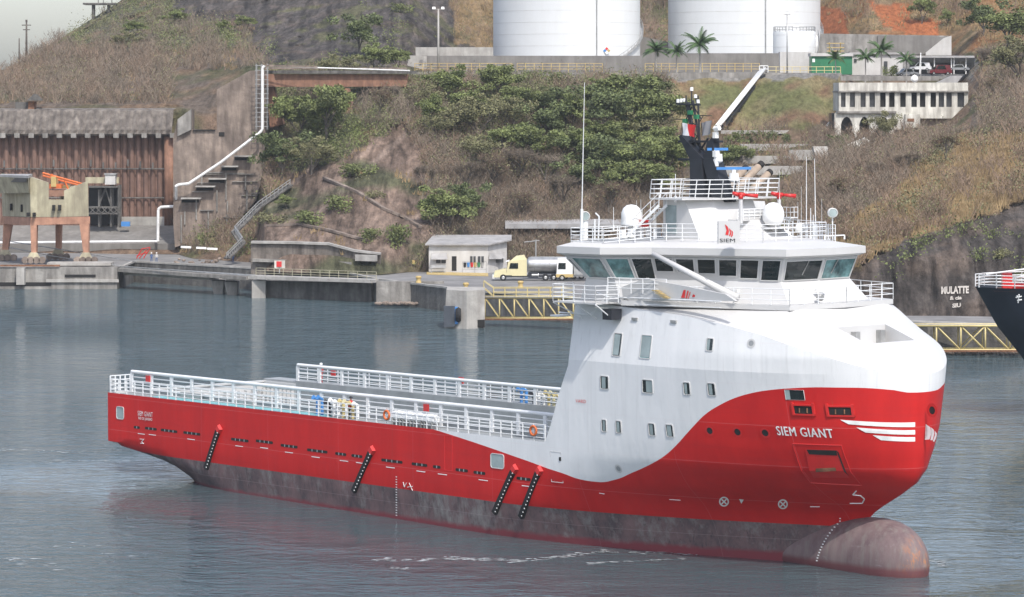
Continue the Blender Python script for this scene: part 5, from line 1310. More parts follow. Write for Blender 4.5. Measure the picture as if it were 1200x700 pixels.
# apron slope below pile wall
o = MB(); o.hexa([(wx(-80, 583), 583, zz(300, 583)), (wx(205, 578), 578, zz(300, 578)), (wx(205, 590), 592, zz(266, 592)), (wx(-80, 592), 592, zz(266, 592))], [(wx(-80, 583), 583, zz(285, 583)), (wx(205, 578), 578, zz(286, 578)), (wx(210, 590), 592, zz(264.5, 592)), (wx(-80, 592), 592, zz(264, 592))])
tag(o.build('concrete_apron', 'wall_grey'), 'smooth grey sloping concrete apron along the foot of the pile wall', 'apron')
o = MB().box(wx(-80, 581.5), wx(168, 581.5), 581.5, 582.8, ZQ, zz(285.5, 581.5)); tag(o.build('low_brick_wall', 'concrete_brown'), 'low dark brown wall running below the grey apron behind the crane legs', 'wall')
o = MB(); o.path([W(-60, 285, 580.5), W(185, 283, 577)], .22, 8); o.path([W(185, 283, 577), W(185.5, 246, 577), W(188, 243, 577), W(204, 242, 577), W(206.5, 239, 575), W(206.5, 218, 572), W(210, 216.5, 572), W(221, 215.5, 572), W(258, 191, 571.5), W(304, 156, 571), W(307.5, 152, 571), W(307.5, 80, 571), W(310, 77.5, 571)], .27, 8).path([W(310, 77.5, 571), W(380, 79.8, 579), W(480, 83., 594)], .13, 6)
tag(o.build('white_pipeline', 'white_plastic', smooth=False), 'long white pipeline climbing in steps beside the pile wall up to the viaduct', 'pipeline')
o = MB(); o.path([W(206.5, 241, 576.8), W(206.5, 262, 576.8)], .3); 
# brown stepped concrete wall
t = TH('stepped_wall', 'high stained brown concrete wall with ledges between pile wall and viaduct', 'wall')
Yw = 574
def wp_(P, Y, d_, m, name, parent): return MB().slab([tuple(W(a, b, Y)) for a, b in P], (0, d_, 0)).build(name, m, parent)
wp_([(203,262),(203,162),(208,140),(224,129),(224,152),(254,153),(254,105),(293,83),(311,83),(311,160),(309,200),(300,235),(270,268),(205,290)], Yw, 6, 'concrete_brown', 'wall_face', t)
wp_([(224,152),(224,128),(208,140),(208,160)], Yw-.8, 1, 'concrete', 'buttress', t)
for a, b, c in ((274, 296, 182.5), (259, 279, 194.5), (244, 265, 209), (229, 252, 218), (212, 235, 232)):
    box_px('ledge', a, b, c, c+1.6, Yw-1.8, 1.9, 'concrete_light', parent=t); box_px('opening', a+1, b-2, c+2, c+5.5, Yw-.1, .2, 'dark_hole', parent=t)
box_px('opening', 256.5, 263, 155, 160, Yw-.1, .2, 'dark_hole', parent=t); box_px('opening', 226, 252, 152, 153.5, Yw-.4, .5, 'dark_hole', parent=t)
mb = MB(); random.seed(3)
for k in range(26):
    px = 208+random.random()*90; py = 200+random.random()*60
    if random.random() < .6: mb.box(wx(px, Yw), wx(px, Yw)+.25, Yw-.35, Yw, zz(py+12+random.random()*22, Yw), zz(py, Yw))
    else: mb.box(wx(px, Yw), wx(px+15+random.random()*25, Yw), Yw-.4, Yw, zz(py+.8, Yw), zz(py, Yw))
mb.build('rib', 'concrete', t)
# rebar / scaffold tower next to vertical pipe
t = TH('scaffold_tower', 'thin grey scaffold tower around the vertical white pipe beside the viaduct', 'scaffold')
mb = MB()
for px in (300, 306, 313):
    for dy in (0, 2): mb.tube(W(px, 75, 571)+Vector((0, dy, 0)), W(px, 152, 571)+Vector((0, dy, 0)), .06)
for k in range(14):
    py = 77+k*5.5
    for dy in (0, 2): mb.tube(W(299, py, 571)+Vector((0, dy, 0)), W(314, py, 571)+Vector((0, dy, 0)), .05)
mb.build('tubes', 'steel', t)
# viaduct
t = TH('viaduct', 'rusty orange girder viaduct carrying pipes across the ravine', 'viaduct')
a = W(311, 92, 574); b = W(476, 92, 598)
MB().bar(a+Vector((0, 2.5, 1.2)), b+Vector((0, 2.5, 1.2)), 6, .6).build('deck', 'concrete_dark', t)
MB().bar(a+Vector((0, 0, -.4)), b+Vector((0, 0, -.4)), .6, 2.4).bar(a+Vector((0, 5, -.4)), b+Vector((0, 5, -.4)), .6, 2.4).build('girder', 'girder_orange', t)
MB().bar(a+Vector((0, -.2, 1.9)), b+Vector((0, -.2, 1.9)), .3, .35).build('kerb_beam', 'concrete_brown', t)
MB().bar(W(311, 77, 570.5), W(372, 78.5, 577), .15, .35).build('red_rail', 'concrete_brown', t)
for pts in ([(313,101),(320,101),(332,146),(316,150)], [(403,103),(409,104),(419,150),(405,152)]):
    wp_(pts, 577 if pts[0][0] < 350 else 584, 5, 'girder_orange', 'pier', t)
# curved retaining wall & rock fringe
t = TH('retaining_wall', 'long grey stained retaining wall with a dark top edge behind the railed causeway', 'wall')
def strip(P, dz, Y, m, name, depth=2.): 
    mb = MB()
    for (a, b, h, Ya), (c, d_, h2, Yb) in zip(P, P[1:]):
        A = W(a, b, Ya); B = W(c, d_, Yb); C = W(c, h2, Yb); D = W(a, h, Ya); mb.hexa([A, B, B+Vector((0, depth, 0)), A+Vector((0, depth, 0))], [D, C, C+Vector((0, depth, 0)), D+Vector((0, depth, 0))])
    return mb.build(name, m, t)
strip([(294,322,284,521),(340,322,284.5,520),(385,323,286,517),(415,323,294,514),(446,324,298,511)], 0, 0, 'cap_brown', 'wall_face')
strip([(294,285.5,283,520.5),(340,286,283.5,519.5),(385,287.5,285,516.5),(415,295.5,293,513.5),(446,299,297,510.5)], 0, 0, 'concrete_light', 'top_edge', 2.4)
strip([(296,307,303.5,520),(340,308,304.5,519),(385,310,306,516),(412,311,307.5,513)], 0, 0, 'concrete', 'ledge', 2.4)
strip([(416,306,299,512),(442,306.5,299.5,510)], 0, 0, 'concrete_light', 'pale_panel', 2.4)
# rock channels (concrete drains)
for pts, lab in (([(380,209),(420,226),(450,245),(480,258),(496,269)], 'upper stepped concrete drain crossing the pinkish rock slope'), ([(312,265),(352,263.5),(385,270),(410,277),(438,284)], 'lower stepped concrete drain just above the grey retaining wall')):
    mb = MB(); PP = []
    for i in range(len(pts)-1):
        for k in range(5): 
            q, _ = RAY(lerp(pts[i][0], pts[i+1][0], k/5), lerp(pts[i][1], pts[i+1][1], k/5))
            if q: PP.append(q+Vector((0, -.5, .1)))
    for a, b in zip(PP, PP[1:]): mb.bar(a, b, .7, .4)
    tag(mb.build('drain_channel', 'concrete_brown'), lab, 'drain')
# metal stairs
t = TH('hillside_stairs', 'grey metal stairway with handrails zigzagging up the slope beside the stepped wall', 'stairs')
mb = MB(); rl = MB()
for (a, b), (c, d_) in (((266, 303), (284, 285)), ((284, 285), (275, 272)), ((275, 272), (303, 243)), ((303, 243), (340, 217))):
    A = W(a, b, 538-(303-b)*-.25); B = W(c, d_, 538+(303-d_)*.25)
    mb.bar(A, B, 1.4, .25)
    for dy in (-.7, .7):
        for hh in (.5, 1.): rl.tube(A+Vector((0, dy, hh)), B+Vector((0, dy, hh)), .06)
        n = 8
        for k in range(n+1): q = A.lerp(B, k/n)+Vector((0, dy, 0)); rl.tube(q, q+Vector((0, 0, 1)), .045)
mb.build('treads', 'concrete_dark', t); rl.build('handrail', 'steel', t)
t = TH('pipe_gate', 'red pipe frame at the quay side to the left of the blue-clothed workers', 'frame')
mb = MB()
for (a, b, c, d_) in ((160,303,166,292),(166,292,176,290),(163,303,172,293),(168,303,176,291),(160,300,172,296)): mb.tube(W(a, b, 560), W(c, d_, 560), .09)
mb.build('frame_tubes', 'red_paint', t)
o = MB(); 
for px, c in ((212, 0), (230, 1), (243, 2)): o.bar(W(px, 289.5+c, 552), W(px+12, 290+c, 552), .6, .35)
tag(o.build('stacked_pipes', 'white_plastic'), 'short white pipes lying on rubble below the stepped wall', 'pipes')
for px, py, lab, st in ((177.5, 305, 'person in blue work clothes and white helmet, left of two by the red pipe frame', 'blue_cloth'), (183.5, 304, 'person in pale shirt next to the blue-clothed worker by the red pipe frame', 'house_white'), (273, 307, 'person in dark blue clothes at the foot of the hillside stairs', 'blue_cloth'), ):
    q = W(px, py, 540); q.z = ZQ+.0; q = GZ(px, 308, ZQ); person(q, 3.1, lab, st, 'blue_cloth', 'white_plastic' if px < 200 else 'dark_cloth')
# small metal loading tower
t = TH('loading_tower', 'grey steel loading tower with a white cabin in front of the pile wall', 'tower')
mb = MB(); Y = 588
for px in (116, 130, 139):
    for dy in (0, 3): mb.tube(W(px, 217 if px > 118 else 222, Y)+Vector((0, dy, 0)), W(px, 266, Y)+Vector((0, dy, 0)), .22)
for py in (219, 243, 250): mb.bar(W(105, py, Y), W(139, py, Y), 3, .3)
for k in range(5): mb.tube(W(105+k*7, 243, Y-1.5), W(112+k*7, 250, Y-1.5), .1); mb.tube(W(112+k*7, 243, Y-1.5), W(105+k*7, 250, Y-1.5), .1)
mb.tube(W(116, 240, Y), W(124, 220, Y), .2); mb.tube(W(124, 222, Y), W(131, 245, Y), .15)
mb.build('frame', 'concrete_dark', t)
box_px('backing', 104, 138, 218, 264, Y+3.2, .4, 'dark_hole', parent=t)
box_px('cabin', 123, 135, 205, 216.5, Y-1.5, 3, 'house_white', parent=t); box_px('cabin_roof', 122, 136, 203.5, 205, Y-1.7, 3.4, 'steel', parent=t)
box_px('gallery', 100, 139, 208, 215, Y+.5, 1.5, 'gantry_cream', parent=t)
o = box_px('blue_tarpaulin', 142, 152, 260, 265.5, 587, 1, 'blue_paint', 'folded dark blue tarpaulin at the foot of the pile wall', 'tarpaulin')
# little hut on the wall cap
t = TH('small_hut', 'tiny dark rusty hut on top of the concrete cap at the left', 'hut')
box_px('wall', 33, 40, 119, 128, 596, 3, 'rust', parent=t); MB().hexa([W(31, 118, 595), W(51, 118, 595), W(51, 118, 599), W(31, 118, 599)], [W(40, 110, 595), W(44, 111, 595), W(44, 111, 599), W(40, 110, 599)]).build('roof', 'concrete_dark', t); box_px('shed', 18, 33, 120, 128, 597, 2, 'concrete_dark', parent=t)

# ================================================================ gantry crane base
t = TH('portal_crane', 'old portal crane base with cream cabin on four orange legs at the left edge', 'crane')
Y = 536; YB = 552
def leg(pt, pb, Yl, s=1.):
    (a, b, c), (d_, e, f) = pt, pb
    o = wp_([(a, c), (b, c), (e, f), (d_, f)], Yl, 1.6, 'gantry_orange', 'leg', t)
    m = MB(); m.hexa([W(d_-5, f+7, Yl-.4), W(e+5, f+7, Yl-.4), W(e+5, f+7, Yl+2.2), W(d_-5, f+7, Yl+2.2)], [W(d_-1, f, Yl-.2), W(e+1, f, Yl-.2), W(e+1, f, Yl+1.8), W(d_-1, f, Yl+1.8)]); fo = m.build('bogie', 'gantry_cream', o)
    for k in range(4):
        q = W(lerp(d_-7, e+7, k/3), f+9, Yl-.2); MB().lathe([(0, -.25), (.6, -.25), (.62, .25), (0, .3)], q, 14, 'y').build('wheel', 'concrete_brown', fo)
    MB().hexa([W(d_-8, f+7.5, Yl), W(e+8, f+7.5, Yl), W(e+8, f+7.5, Yl+1.6), W(d_-8, f+7.5, Yl+1.6)], [W(d_-4, f+5.5, Yl), W(e+4, f+5.5, Yl), W(e+4, f+5.5, Yl+1.6), W(d_-4, f+5.5, Yl+1.6)]).build('bogie_frame', 'gantry_cream', fo)
leg((35.5, 43, 262), (36.5, 42.5, 296), Y); leg((93, 104, 262), (97.5, 103.5, 296), Y-.5)
leg((4, 14, 262), (2.5, 9, 293), YB); leg((65, 72, 262), (65, 71, 292), YB)
MB().hexa([W(4, 263, YB), W(36, 264, Y), W(105.5, 262, Y-.5), W(72, 262, YB)], [W(4, 254, YB), W(36, 255, Y), W(105.5, 254, Y-.5), W(72, 254, YB)]).build('portal_beam', 'gantry_orange', t)
cab = [W(3, 253.5, YB), W(36, 254.5, Y), W(104, 253.5, Y-.5), W(72, 253.5, YB)]
top = [W(3, 210, YB), W(34, 209, Y), W(58, 214, Y-.2), W(58, 213, YB)]
MB().hexa([W(3, 253.5, YB), W(36, 254.5, Y), W(57, 254.5, Y-.2), W(40, 253.5, YB)], [W(1, 203, YB), W(35, 208, Y), W(57, 214, Y-.2), W(40, 208, YB)]).build('machine_house', 'gantry_cream', t)
MB().hexa([W(57, 254.5, Y-.2), W(75, 254.2, Y-.3), W(75, 253.5, YB), W(45, 253.5, YB)], [W(57, 234, Y-.2), W(75, 234, Y-.3), W(75, 234, YB), W(45, 234, YB)]).build('low_house', 'gantry_cream', t)
MB().hexa([W(75, 254.2, Y-.3), W(104, 253.5, Y-.5), W(98, 253.5, YB), W(70, 253.5, YB)], [W(75, 223.5, Y-.3), W(103, 212, Y-.5), W(98, 215, YB), W(70, 222, YB)]).build('rear_house', 'gantry_cream', t)
MB().hexa([W(-2, 227, YB-6), W(34, 226, Y-1), W(36, 226, Y+3), W(4, 226, YB)], [W(-4, 207, YB-8), W(33, 209, Y-2.5), W(36, 208, Y+3), W(4, 207, YB)]).build('control_cabin', 'gantry_cream', t)
MB().hexa([W(-4, 207, YB-8), W(33, 209, Y-2.5), W(38, 208, Y+3), W(4, 207, YB)], [W(-4, 205, YB-8), W(33, 206, Y-2.5), W(38, 204, Y+3), W(4, 204, YB)]).build('cabin_roof', 'roof_tin', t)
MB().hexa([W(3, 213.5, YB-8.4), W(31, 214, Y-2.9), W(31, 214, Y-1), W(3, 213.5, YB-6)], [W(3, 208, YB-8.6), W(31, 209, Y-3.1), W(31, 209, Y-1), W(3, 208, YB-6)]).build('cabin_window', 'window_dark', t)
for a, b, c, d_ in ((11.5, 13.2, 239, 247), (24, 26, 240, 248.5), (61, 64, 240.5, 247), (68, 71, 240.5, 247), (31, 34, 249.5, 254), (38, 41, 249.5, 254)): box_px('slot', a, b, c, d_, (Y-1.2) if a > 30 else lerp(YB, Y, a/36)-1.2, 1.3, 'dark_hole', parent=t)
mb = MB(); mb.tube(W(50, 203, Y), W(97, 216, Y), .2); mb.tube(W(50, 206, Y+3), W(95, 218, Y+3), .15); mb.tube(W(60, 204, Y), W(62, 218, Y), .25); mb.tube(W(75, 210, Y), W(80, 222, Y), .15); mb.box(wx(58, Y), wx(72, Y), Y, Y+3, zz(221, Y), zz(216, Y))
mb.build('boom_remains', 'orange_paint', t)
MB().box(wx(60, Y), wx(66, Y), Y-.3, Y+2, zz(219, Y), zz(207, Y)).box(wx(70, Y), wx(80, Y), Y+1, Y+2, zz(221, Y), zz(218, Y)).build('winch', 'yellow_paint', t)
mb = MB(); mb.box(wx(58, Y), wx(76, Y), Y-.2, YB-4, zz(230, Y), zz(223, Y)); mb.build('red_girder', 'girder_orange', t)
o = MB(); o.path([W(0, 288, 560), W(60, 300, 545), W(140, 312, 530), W(290, 323, 506)], .08, 5); o.path([W(0, 281, 560), W(105, 298, 545), W(160, 307, 530)], .08, 5)
tag(o.build('mooring_cable', 'steel'), 'grey cables slung low between the crane legs and the causeway', 'cable')
o = box_px('concrete_slabs', 55, 130, 308, 311.5, 531, 4, 'concrete_light', 'pale slabs lying on the quay between the crane bogies', 'slabs')

# ================================================================ terrace with tanks
def storage_tank(cx, r, Y, zbase, ztop, label, seams=True, grp='white storage tanks'):
    t = thing('storage_tank', label, 'tank', (wx(cx, Y), Y, zbase), 0, grp)
    h_ = ztop-zbase
    MB().lathe([(r, 0), (r, h_), (r*.96, h_+.3), (0, h_+r*.12)], (0, 0, 0), 96).build('shell', 'tank_white', t, auto=40)
    mb = MB()
    for k in range(1, int(h_/2.6)+1): mb.lathe([(r+.005, k*2.6-.025), (r+.03, k*2.6), (r+.005, k*2.6+.025)], (0, 0, 0), 96)
    mb.build('seam', 'house_white', t)
    mb = MB(); mb.tube((0, -r-.25, 0), (0, -r-.25, h_), .12); mb.v = [(v[0]*1, v[1], v[2]) for v in mb.v]
    return t, r, h_
def spiral(t, r, a0, a1, z0_, z1_, w=.9):
    mb = MB(); n = 40; rows = [[], [], [], []]
    for i in range(n+1):
        u = i/n; a = R(lerp(a0, a1, u)); z = lerp(z0_, z1_, u)
        for q, (rr, dz) in enumerate(((r+.05, 0), (r+w, 0), (r+w, 1.1), (r+w, .5))): rows[q].append((rr*math.cos(a), rr*math.sin(a), z+dz))
    mb.grid(rows[:2])
    for i in range(n): mb.tube(rows[2][i], rows[2][i+1], .05); mb.tube(rows[3][i], rows[3][i+1], .04); mb.bar(rows[1][i], rows[1][i+1], .06, .2)
    for i in range(0, n+1, 2): mb.tube(rows[1][i], rows[2][i], .04)
    mb.build('spiral_stair', 'steel', t)
def wpipe(t, r, px, Yc, cx, h_):
    # pipe on the shell at the given photo column
    a = -math.pi/2
    for _ in range(30):
        x = wx(cx, Yc)+r*math.cos(a); y = Yc+r*math.sin(a); cur = CX+x/y*FPX; a += (px-cur)*.004
    MB().tube(((r+.2)*math.cos(a), (r+.2)*math.sin(a), 0), ((r+.2)*math.cos(a), (r+.2)*math.sin(a), h_), .13).build('standpipe', 'steel', t)
t, r, h_ = storage_tank(664, 16.5, 690, 39, 66, 'large white cylindrical storage tank on the left with a small hazard diamond'); spiral(t, r, 30, -62, 12.9, .2, .7); wpipe(t, r, 699, 690, 664, h_)
# hazard diamond
p = W(711, 59.5, 675.4)-t.location; fo = MB().slab([p+Vector((-.6*1.4, 0, 0)), p+Vector((0, 0, -.85)), p+Vector((.85, 0, 0)), p+Vector((0, 0, .85))], (0, .1, 0)).build('hazard_diamond', 'white_plastic', t)
for dx, dz, c in ((0, .42, 'fender_red'), (-.42, 0, 'blue_paint'), (.42, 0, 'yellow_paint')): q = p+Vector((dx, -.03, dz)); MB().add([q+Vector((-.38, 0, 0)), q+Vector((0, 0, -.38)), q+Vector((.38, 0, 0)), q+Vector((0, 0, .38))], [(0, 1, 2, 3)]).build('diamond_field', c, fo)
t, r, h_ = storage_tank(872, 17.3, 700, 39, 67, 'large white cylindrical storage tank on the right behind the palms'); spiral(t, r, 30, -62, 12.9, .2, .7); wpipe(t, r, 897, 700, 872, h_)
t, r, h_ = storage_tank(931, 4.6, 662, 38.5, zz(38.5, 662), 'small white storage tank with a railed roof in front of the right-hand large tank', grp=None); spiral(t, r, 12, -55, h_-.4, .3, .7)
pts = [(r*.97*math.cos(R(a)), r*.97*math.sin(R(a)), h_) for a in range(0, 361, 20)]; rail(pts, 1.25, 2, 1.5, .05, 'railing', (0, 0), t, 'steel')
# bund walls
def bund(px0, px1, py0, py1, Y, lab, m='wall_grey', py0b=None):
    A = [W(px0, py1, Y), W(px1, py1, Y)]; T = [W(px1, py0b or py0, Y), W(px0, py0, Y)]
    tag(MB().slab([A[0], A[1], T[0], T[1]], (0, .6, 0)).build('bund_wall', m), lab, 'wall', 'bund walls')
bund(478, 752, 65.5, 90, 640, 'long grey bund wall running below the left storage tank'); bund(752, 913, 62.5, 90, 642, 'grey bund wall behind the palms below the right storage tank')
bund(487, 578, 55.5, 70, 660, 'paler low wall on the upper step left of the big tank', 'concrete_light'); bund(748, 786, 42, 90, 700, 'sloping grey wall seen in the gap between both big tanks', 'wall_grey', 50)
o = MB().slab([W(476, 81, 638), W(500, 83, 638), W(500, 66, 638), W(480, 65, 638)], (0, 6, 0)); tag(o.build('end_wall', 'concrete_light'), 'pale slanted end piece of the bund wall above the viaduct', 'wall')
# terrace edge beam and pipes
t = TH('terrace_edge', 'long concrete edge beam with dark pipes below the storage tank terrace', 'retaining edge')
MB().bar(W(470, 88, 619), W(986, 89.5, 615), 1.2, 1.3).build('edge_beam', 'concrete', t); MB().path([W(500, 86, 618.5), W(735, 87, 618.5), W(742, 89, 618.5), W(980, 89.5, 614)], .2).path([W(500, 84.5, 619), W(800, 85.3, 619)], .14).build('pipe', 'concrete_dark', t)
def yrail(px0, px1, Y, lab, m='yellow_paint', n=3, top=74.5, base=84.5):
    o = TH('guard_railing', lab, 'railing', 'terrace guard rails'); rail([W(px0, base, Y), W(px1, base, Y)], (base-top)*Y/FPX, n, 1.7, .06, 'rail', (0, 0), o, m)
yrail(486, 600, 626, 'yellow guard railing on the terrace between lamp post and left tank edge'); yrail(606, 706, 626, 'yellow guard railing below the middle of the left storage tank'); yrail(756, 890, 626, 'yellow guard railing behind the three palms'); yrail(900, 985, 622, 'pale railing in front of the small tank and green container', 'pale_yellow', 2, 78.5, 87)
for px, lab in ((681, None),): pass
# hillside pipe chute
t = TH('pipe_bundle', 'bundle of thick white pipes running down the lawn from the terrace towards the ship mast', 'pipes')
a = W(893, 86, 616); b = W(840, 154, 589)
side = Vector((.8, .1, .45)).normalized()
mb = MB()
for k in range(4): o_ = side*(k-1.5)*.5; mb.tube(a+o_+Vector((0, 0, .6)), b+o_+Vector((0, 0, .8)), .24, n=8)
mb.build('pipes', 'white_plastic', t, smooth=True)
mb = MB(); mb.bar(a+Vector((.9, .2, .1)), b+Vector((.9, .2, .2)), .3, .4)
for k in range(6): q = a.lerp(b, k/6+.08); mb.box(q.x-.8, q.x+.8, q.y, q.y+.4, q.z-1.2, q.z+.4)
mb.build('support', 'black_paint', t)
prail([W(890, 85, 618), W(900, 85, 618)], 1.3, 2, .8, .08, 'frame', 'white_plastic', t)
# lamp posts and poles
def pole(px, ptop, pbot, Y, lab, kind='street_lamp', cat='lamp post', m='steel', r=.18, arms=True, grp=None):
    t = thing(kind, lab, cat, W(px, pbot, Y), 0, grp); hh = zz(ptop, Y)-zz(pbot, Y)
    MB().tube((0, 0, -1), (0, 0, hh), r, r*.65, n=8).build('pole', m, t, smooth=True)
    if arms:
        MB().tube((-.9, 0, hh), (.9, 0, hh), .07).build('crossarm', m, t)
        for s in (-1, 1): MB().hexa([(s*.9-.35, -.5, hh), (s*.9+.35, -.5, hh), (s*.9+.35, .2, hh), (s*.9-.35, .2, hh)], [(s*.9-.3, -.3, hh+.5), (s*.9+.3, -.3, hh+.5), (s*.9+.3, .2, hh+.4), (s*.9-.3, .2, hh+.4)]).build('lamp_head', 'steel', t)
    return t
pole(513.7, 11, 84, 630, 'tall grey floodlight post to the left of the left storage tank', m='concrete_light', r=.26); pole(922.5, 17, 87, 628, 'tall floodlight post in front of the small tank')
pole(1079, 62, 88, 600, 'thin white post at the left end of the carport', arms=False, m='white_plastic', r=.1)
t = pole(31, 26, 66, 800, 'taller wooden power pole on the skyline at the far left', 'power_pole', 'power pole', 'bark', .32, False, 'skyline power poles'); hh = (66-26)*800/FPX
MB().tube((-1.2, 0, hh-.8), (1.2, 0, hh-.8), .12).tube((-.9, 0, hh-2), (.9, 0, hh-2), .12).tube((0, 0, hh), (0, 0, hh+.6), .3).build('crossarm', 'bark', t)
pole(22.5, 45, 68, 800, 'shorter bare power pole on the skyline at the far left', 'power_pole', 'power pole', 'bark', .22, False, 'skyline power poles')
pole(171.5, 17, 40, 760, 'short dark pole standing among shrubs on the rocky hilltop', 'power_pole', 'power pole', 'bark', .3, False)
t = TH('lookout_platform', 'small flat concrete platform on stilts on the skyline of the rocky hill', 'platform')
Y = 800; box_px('deck', 97, 136, 3.5, 5.5, Y, 6, 'concrete_dark', parent=t)
for px, b_ in ((109, 18), (127, 9)): box_px('column', px-1.5, px+1.5, 5.5, b_+6, Y+1, 2, 'concrete_dark', parent=t)
for px in (115, 121, 131): box_px('post', px-.4, px+.4, -6, 3.5, Y+1, .3, 'concrete_dark', parent=t)
# container, white buildings, wedge wall, carport
t = TH('green_container', 'green shipping container with a white plate beside the small tank', 'container')
Y = 636; 
box_px('body', 951, 998.5, 66, 87.5, Y, 5, 'green_paint', parent=t); mb = MB()
for k in range(30): px = 951.5+k*1.6; mb.box(wx(px, Y), wx(px, Y)+.13, Y-.07, Y, zz(87, Y), zz(67, Y))
mb.build('corrugation', 'green_paint', t); box_px('plate', 952, 955, 69, 73, Y-.12, .06, 'white_plastic', parent=t); box_px('roof_cover', 950, 1000, 62.5, 66, Y-.5, 6, 'house_white', parent=t)
mb = MB(); 
for px in (972, 985): mb.tube(W(px, 66, Y+2), W(px, 50, Y+2), .12)
for py in (51, 56, 60): mb.bar(W(969, py, Y+2), W(989, py, Y+2), 1.5, .15)
mb.build('rooftop_rack', 'yellow_paint', t)
o = box_px('pump_house', 914, 951, 61, 88, 645, 4, 'house_white', 'low white pump house between small tank and green container', 'building')
t = TH('white_annex', 'low white building between green container and carport', 'building'); box_px('wall', 998, 1058, 64, 88, 640, 5, 'house_white', parent=t); box_px('roof', 996, 1060, 61.5, 64, 639.5, 6, 'roof_tin', parent=t); box_px('window', 1001, 1004, 69, 73, 639.8, .3, 'window_dark', parent=t); box_px('doorway', 1036, 1040, 72, 87, 639.8, .3, 'window_dark', parent=t)
t = TH('wedge_wall', 'grey concrete wall with a white triangular end below the red soil bank', 'wall')
MB().slab([W(958, 65, 655), W(1085, 65, 655), W(1112, 42, 655), W(962, 39.5, 655)], (0, 1, 0)).build('wall_face', 'concrete', t)
MB().slab([W(1085, 65, 654), W(1115, 65, 654), W(1115, 42, 654), W(1106, 45, 654), (W(1085, 62, 654))], (0, 1, 0)).build('white_gable', 'house_white', t)
mb = MB(); mb.slab([W(1028.5, 64, 654.6), W(1084, 64, 654.6), W(1108, 43.5, 654.6), W(1028.5, 41.5, 654.6)], (0, .3, 0)); mb.build('dark_panel', 'wall_grey', t)
t = TH('carport', 'flat-roofed carport on thin white posts sheltering parked cars', 'carport')
MB().hexa([W(1066, 67.8, 612), W(1142, 67.8, 612), W(1142, 67.8, 622), W(1066, 67.8, 622)], [W(1066, 65.8, 612), W(1142, 65.8, 612), W(1142, 65.5, 622), W(1066, 65.5, 622)]).build('roof', 'roof_tin', t)
for px in (1078, 1095, 1115, 1118, 1132): box_px('post', px-.6, px+.6, 67.8, 87, 613, .2, 'white_plastic', parent=t)
box_px('back_wall', 1066, 1142, 67.8, 87, 623, .5, 'window_dark', parent=t)
def car(px, py, Y, rz, col, lab, L_=4.5, h_=1.5, suv=False):
    t = thing('parked_car', lab, 'car', W(px, py, Y), rz, 'cars parked at the carport'); w = .88
    a = L_/2; hb_ = h_*.55
    rows = []
    prof2 = [(-a, .35), (-a, hb_*.9), (-a*.62 if not suv else -a*.9, hb_), (-a*.38 if not suv else -a*.8, h_), (a*.25, h_), (a*.52, hb_), (a*.95, hb_*.85), (a, .35)]
    MB().slab([(x, -w, z) for x, z in prof2], (0, 2*w, 0)).build('body', col, t, auto=50)
    for s in (-1, 1):
        MB().add([(-a*.5, s*(w+.012), hb_+.03), (a*.43, s*(w+.012), hb_+.03), (a*.2, s*(w+.012), h_-.1), (-a*.34, s*(w+.012), h_-.1)], [(0, 1, 2, 3)]).build('side_window', 'dark_glass', t)
        for x in (-a*.62, a*.62): 
            o = MB().lathe([(0, -.11), (.3, -.11), (.32, 0), (.3, .11), (0, .11)], (x, s*(w-.06), .32), 14, 'y').build('wheel', 'black_rubber', t); MB().lathe([(0, 0), (.17, 0)], (x, s*(w+.06), .32), 10, 'y').build('rim', 'steel', o)
    MB().add([(a*.28, -w*.85, h_-.06), (a*.28, w*.85, h_-.06), (a*.53, w*.9, hb_+.03), (a*.53, -w*.9, hb_+.03)], [(0, 1, 2, 3)]).build('windscreen', 'dark_glass', t)
    for s in (-1, 1): MB().box(a-.02, a+.02, s*w*.75-.18, s*w*.75+.18, .55, .7).build('headlight', 'pale_glass', t)
    return t
car(1079, 83.5, 614, 2.9, 'car_white', 'white parked car at the left end under the carport roof', 4.4, 1.7, True); car(1101, 88, 606, 3.3, 'car_red', 'dark red sport utility car parked in front of the carport', 4.6, 1.95, True)
car(1062, 89.5, 602, 3.4, 'car_silver', 'silver saloon car parked on the open terrace left of the carport', 4.5, 1.5); car(1126, 81, 617, 3., 'car_dark', 'dark car in the shade at the right end of the carport', 4.4, 1.5)
car(1123, 84, 610, 3., 'car_silver', 'pale grey car right of the dark red one under the carport', 4.4, 1.4)
for (x0, x1, Y, py, lab) in ((985, 1100, 596, 92, 'dark kerb wall along the terrace in front of the silver saloon'), ):
    tag(MB().bar(W(x0, py, Y), W(x1, py, Y), .6, .9).build('kerb_wall', 'concrete'), lab, 'wall')
o = MB(); o.slab([W(1098, 97, 592), W(1122, 97, 592), W(1128, 89, 592), W(1116, 89, 592)], (0, 2, 0)); tag(o.build('ramp', 'roof_tin'), 'grey ramp roof by the right end of the arcaded villa', 'ramp')
o = MB(); p = W(1072, 92.5, 586); o.lathe([(0, 0), (.3, .05), (.55, .25), (.6, .35)], (0, 0, 0), 16, 'y'); o.v = [(v[0]*1.2, -v[1]*-1, v[2]*1.2) for v in o.v]; o.tube((0, .4, -1.2), (0, .2, 0), .06); oo = o.build('satellite_dish', 'white_plastic'); oo.location = p; tag(oo, 'white satellite dish on the parapet of the arcaded villa', 'satellite dish')
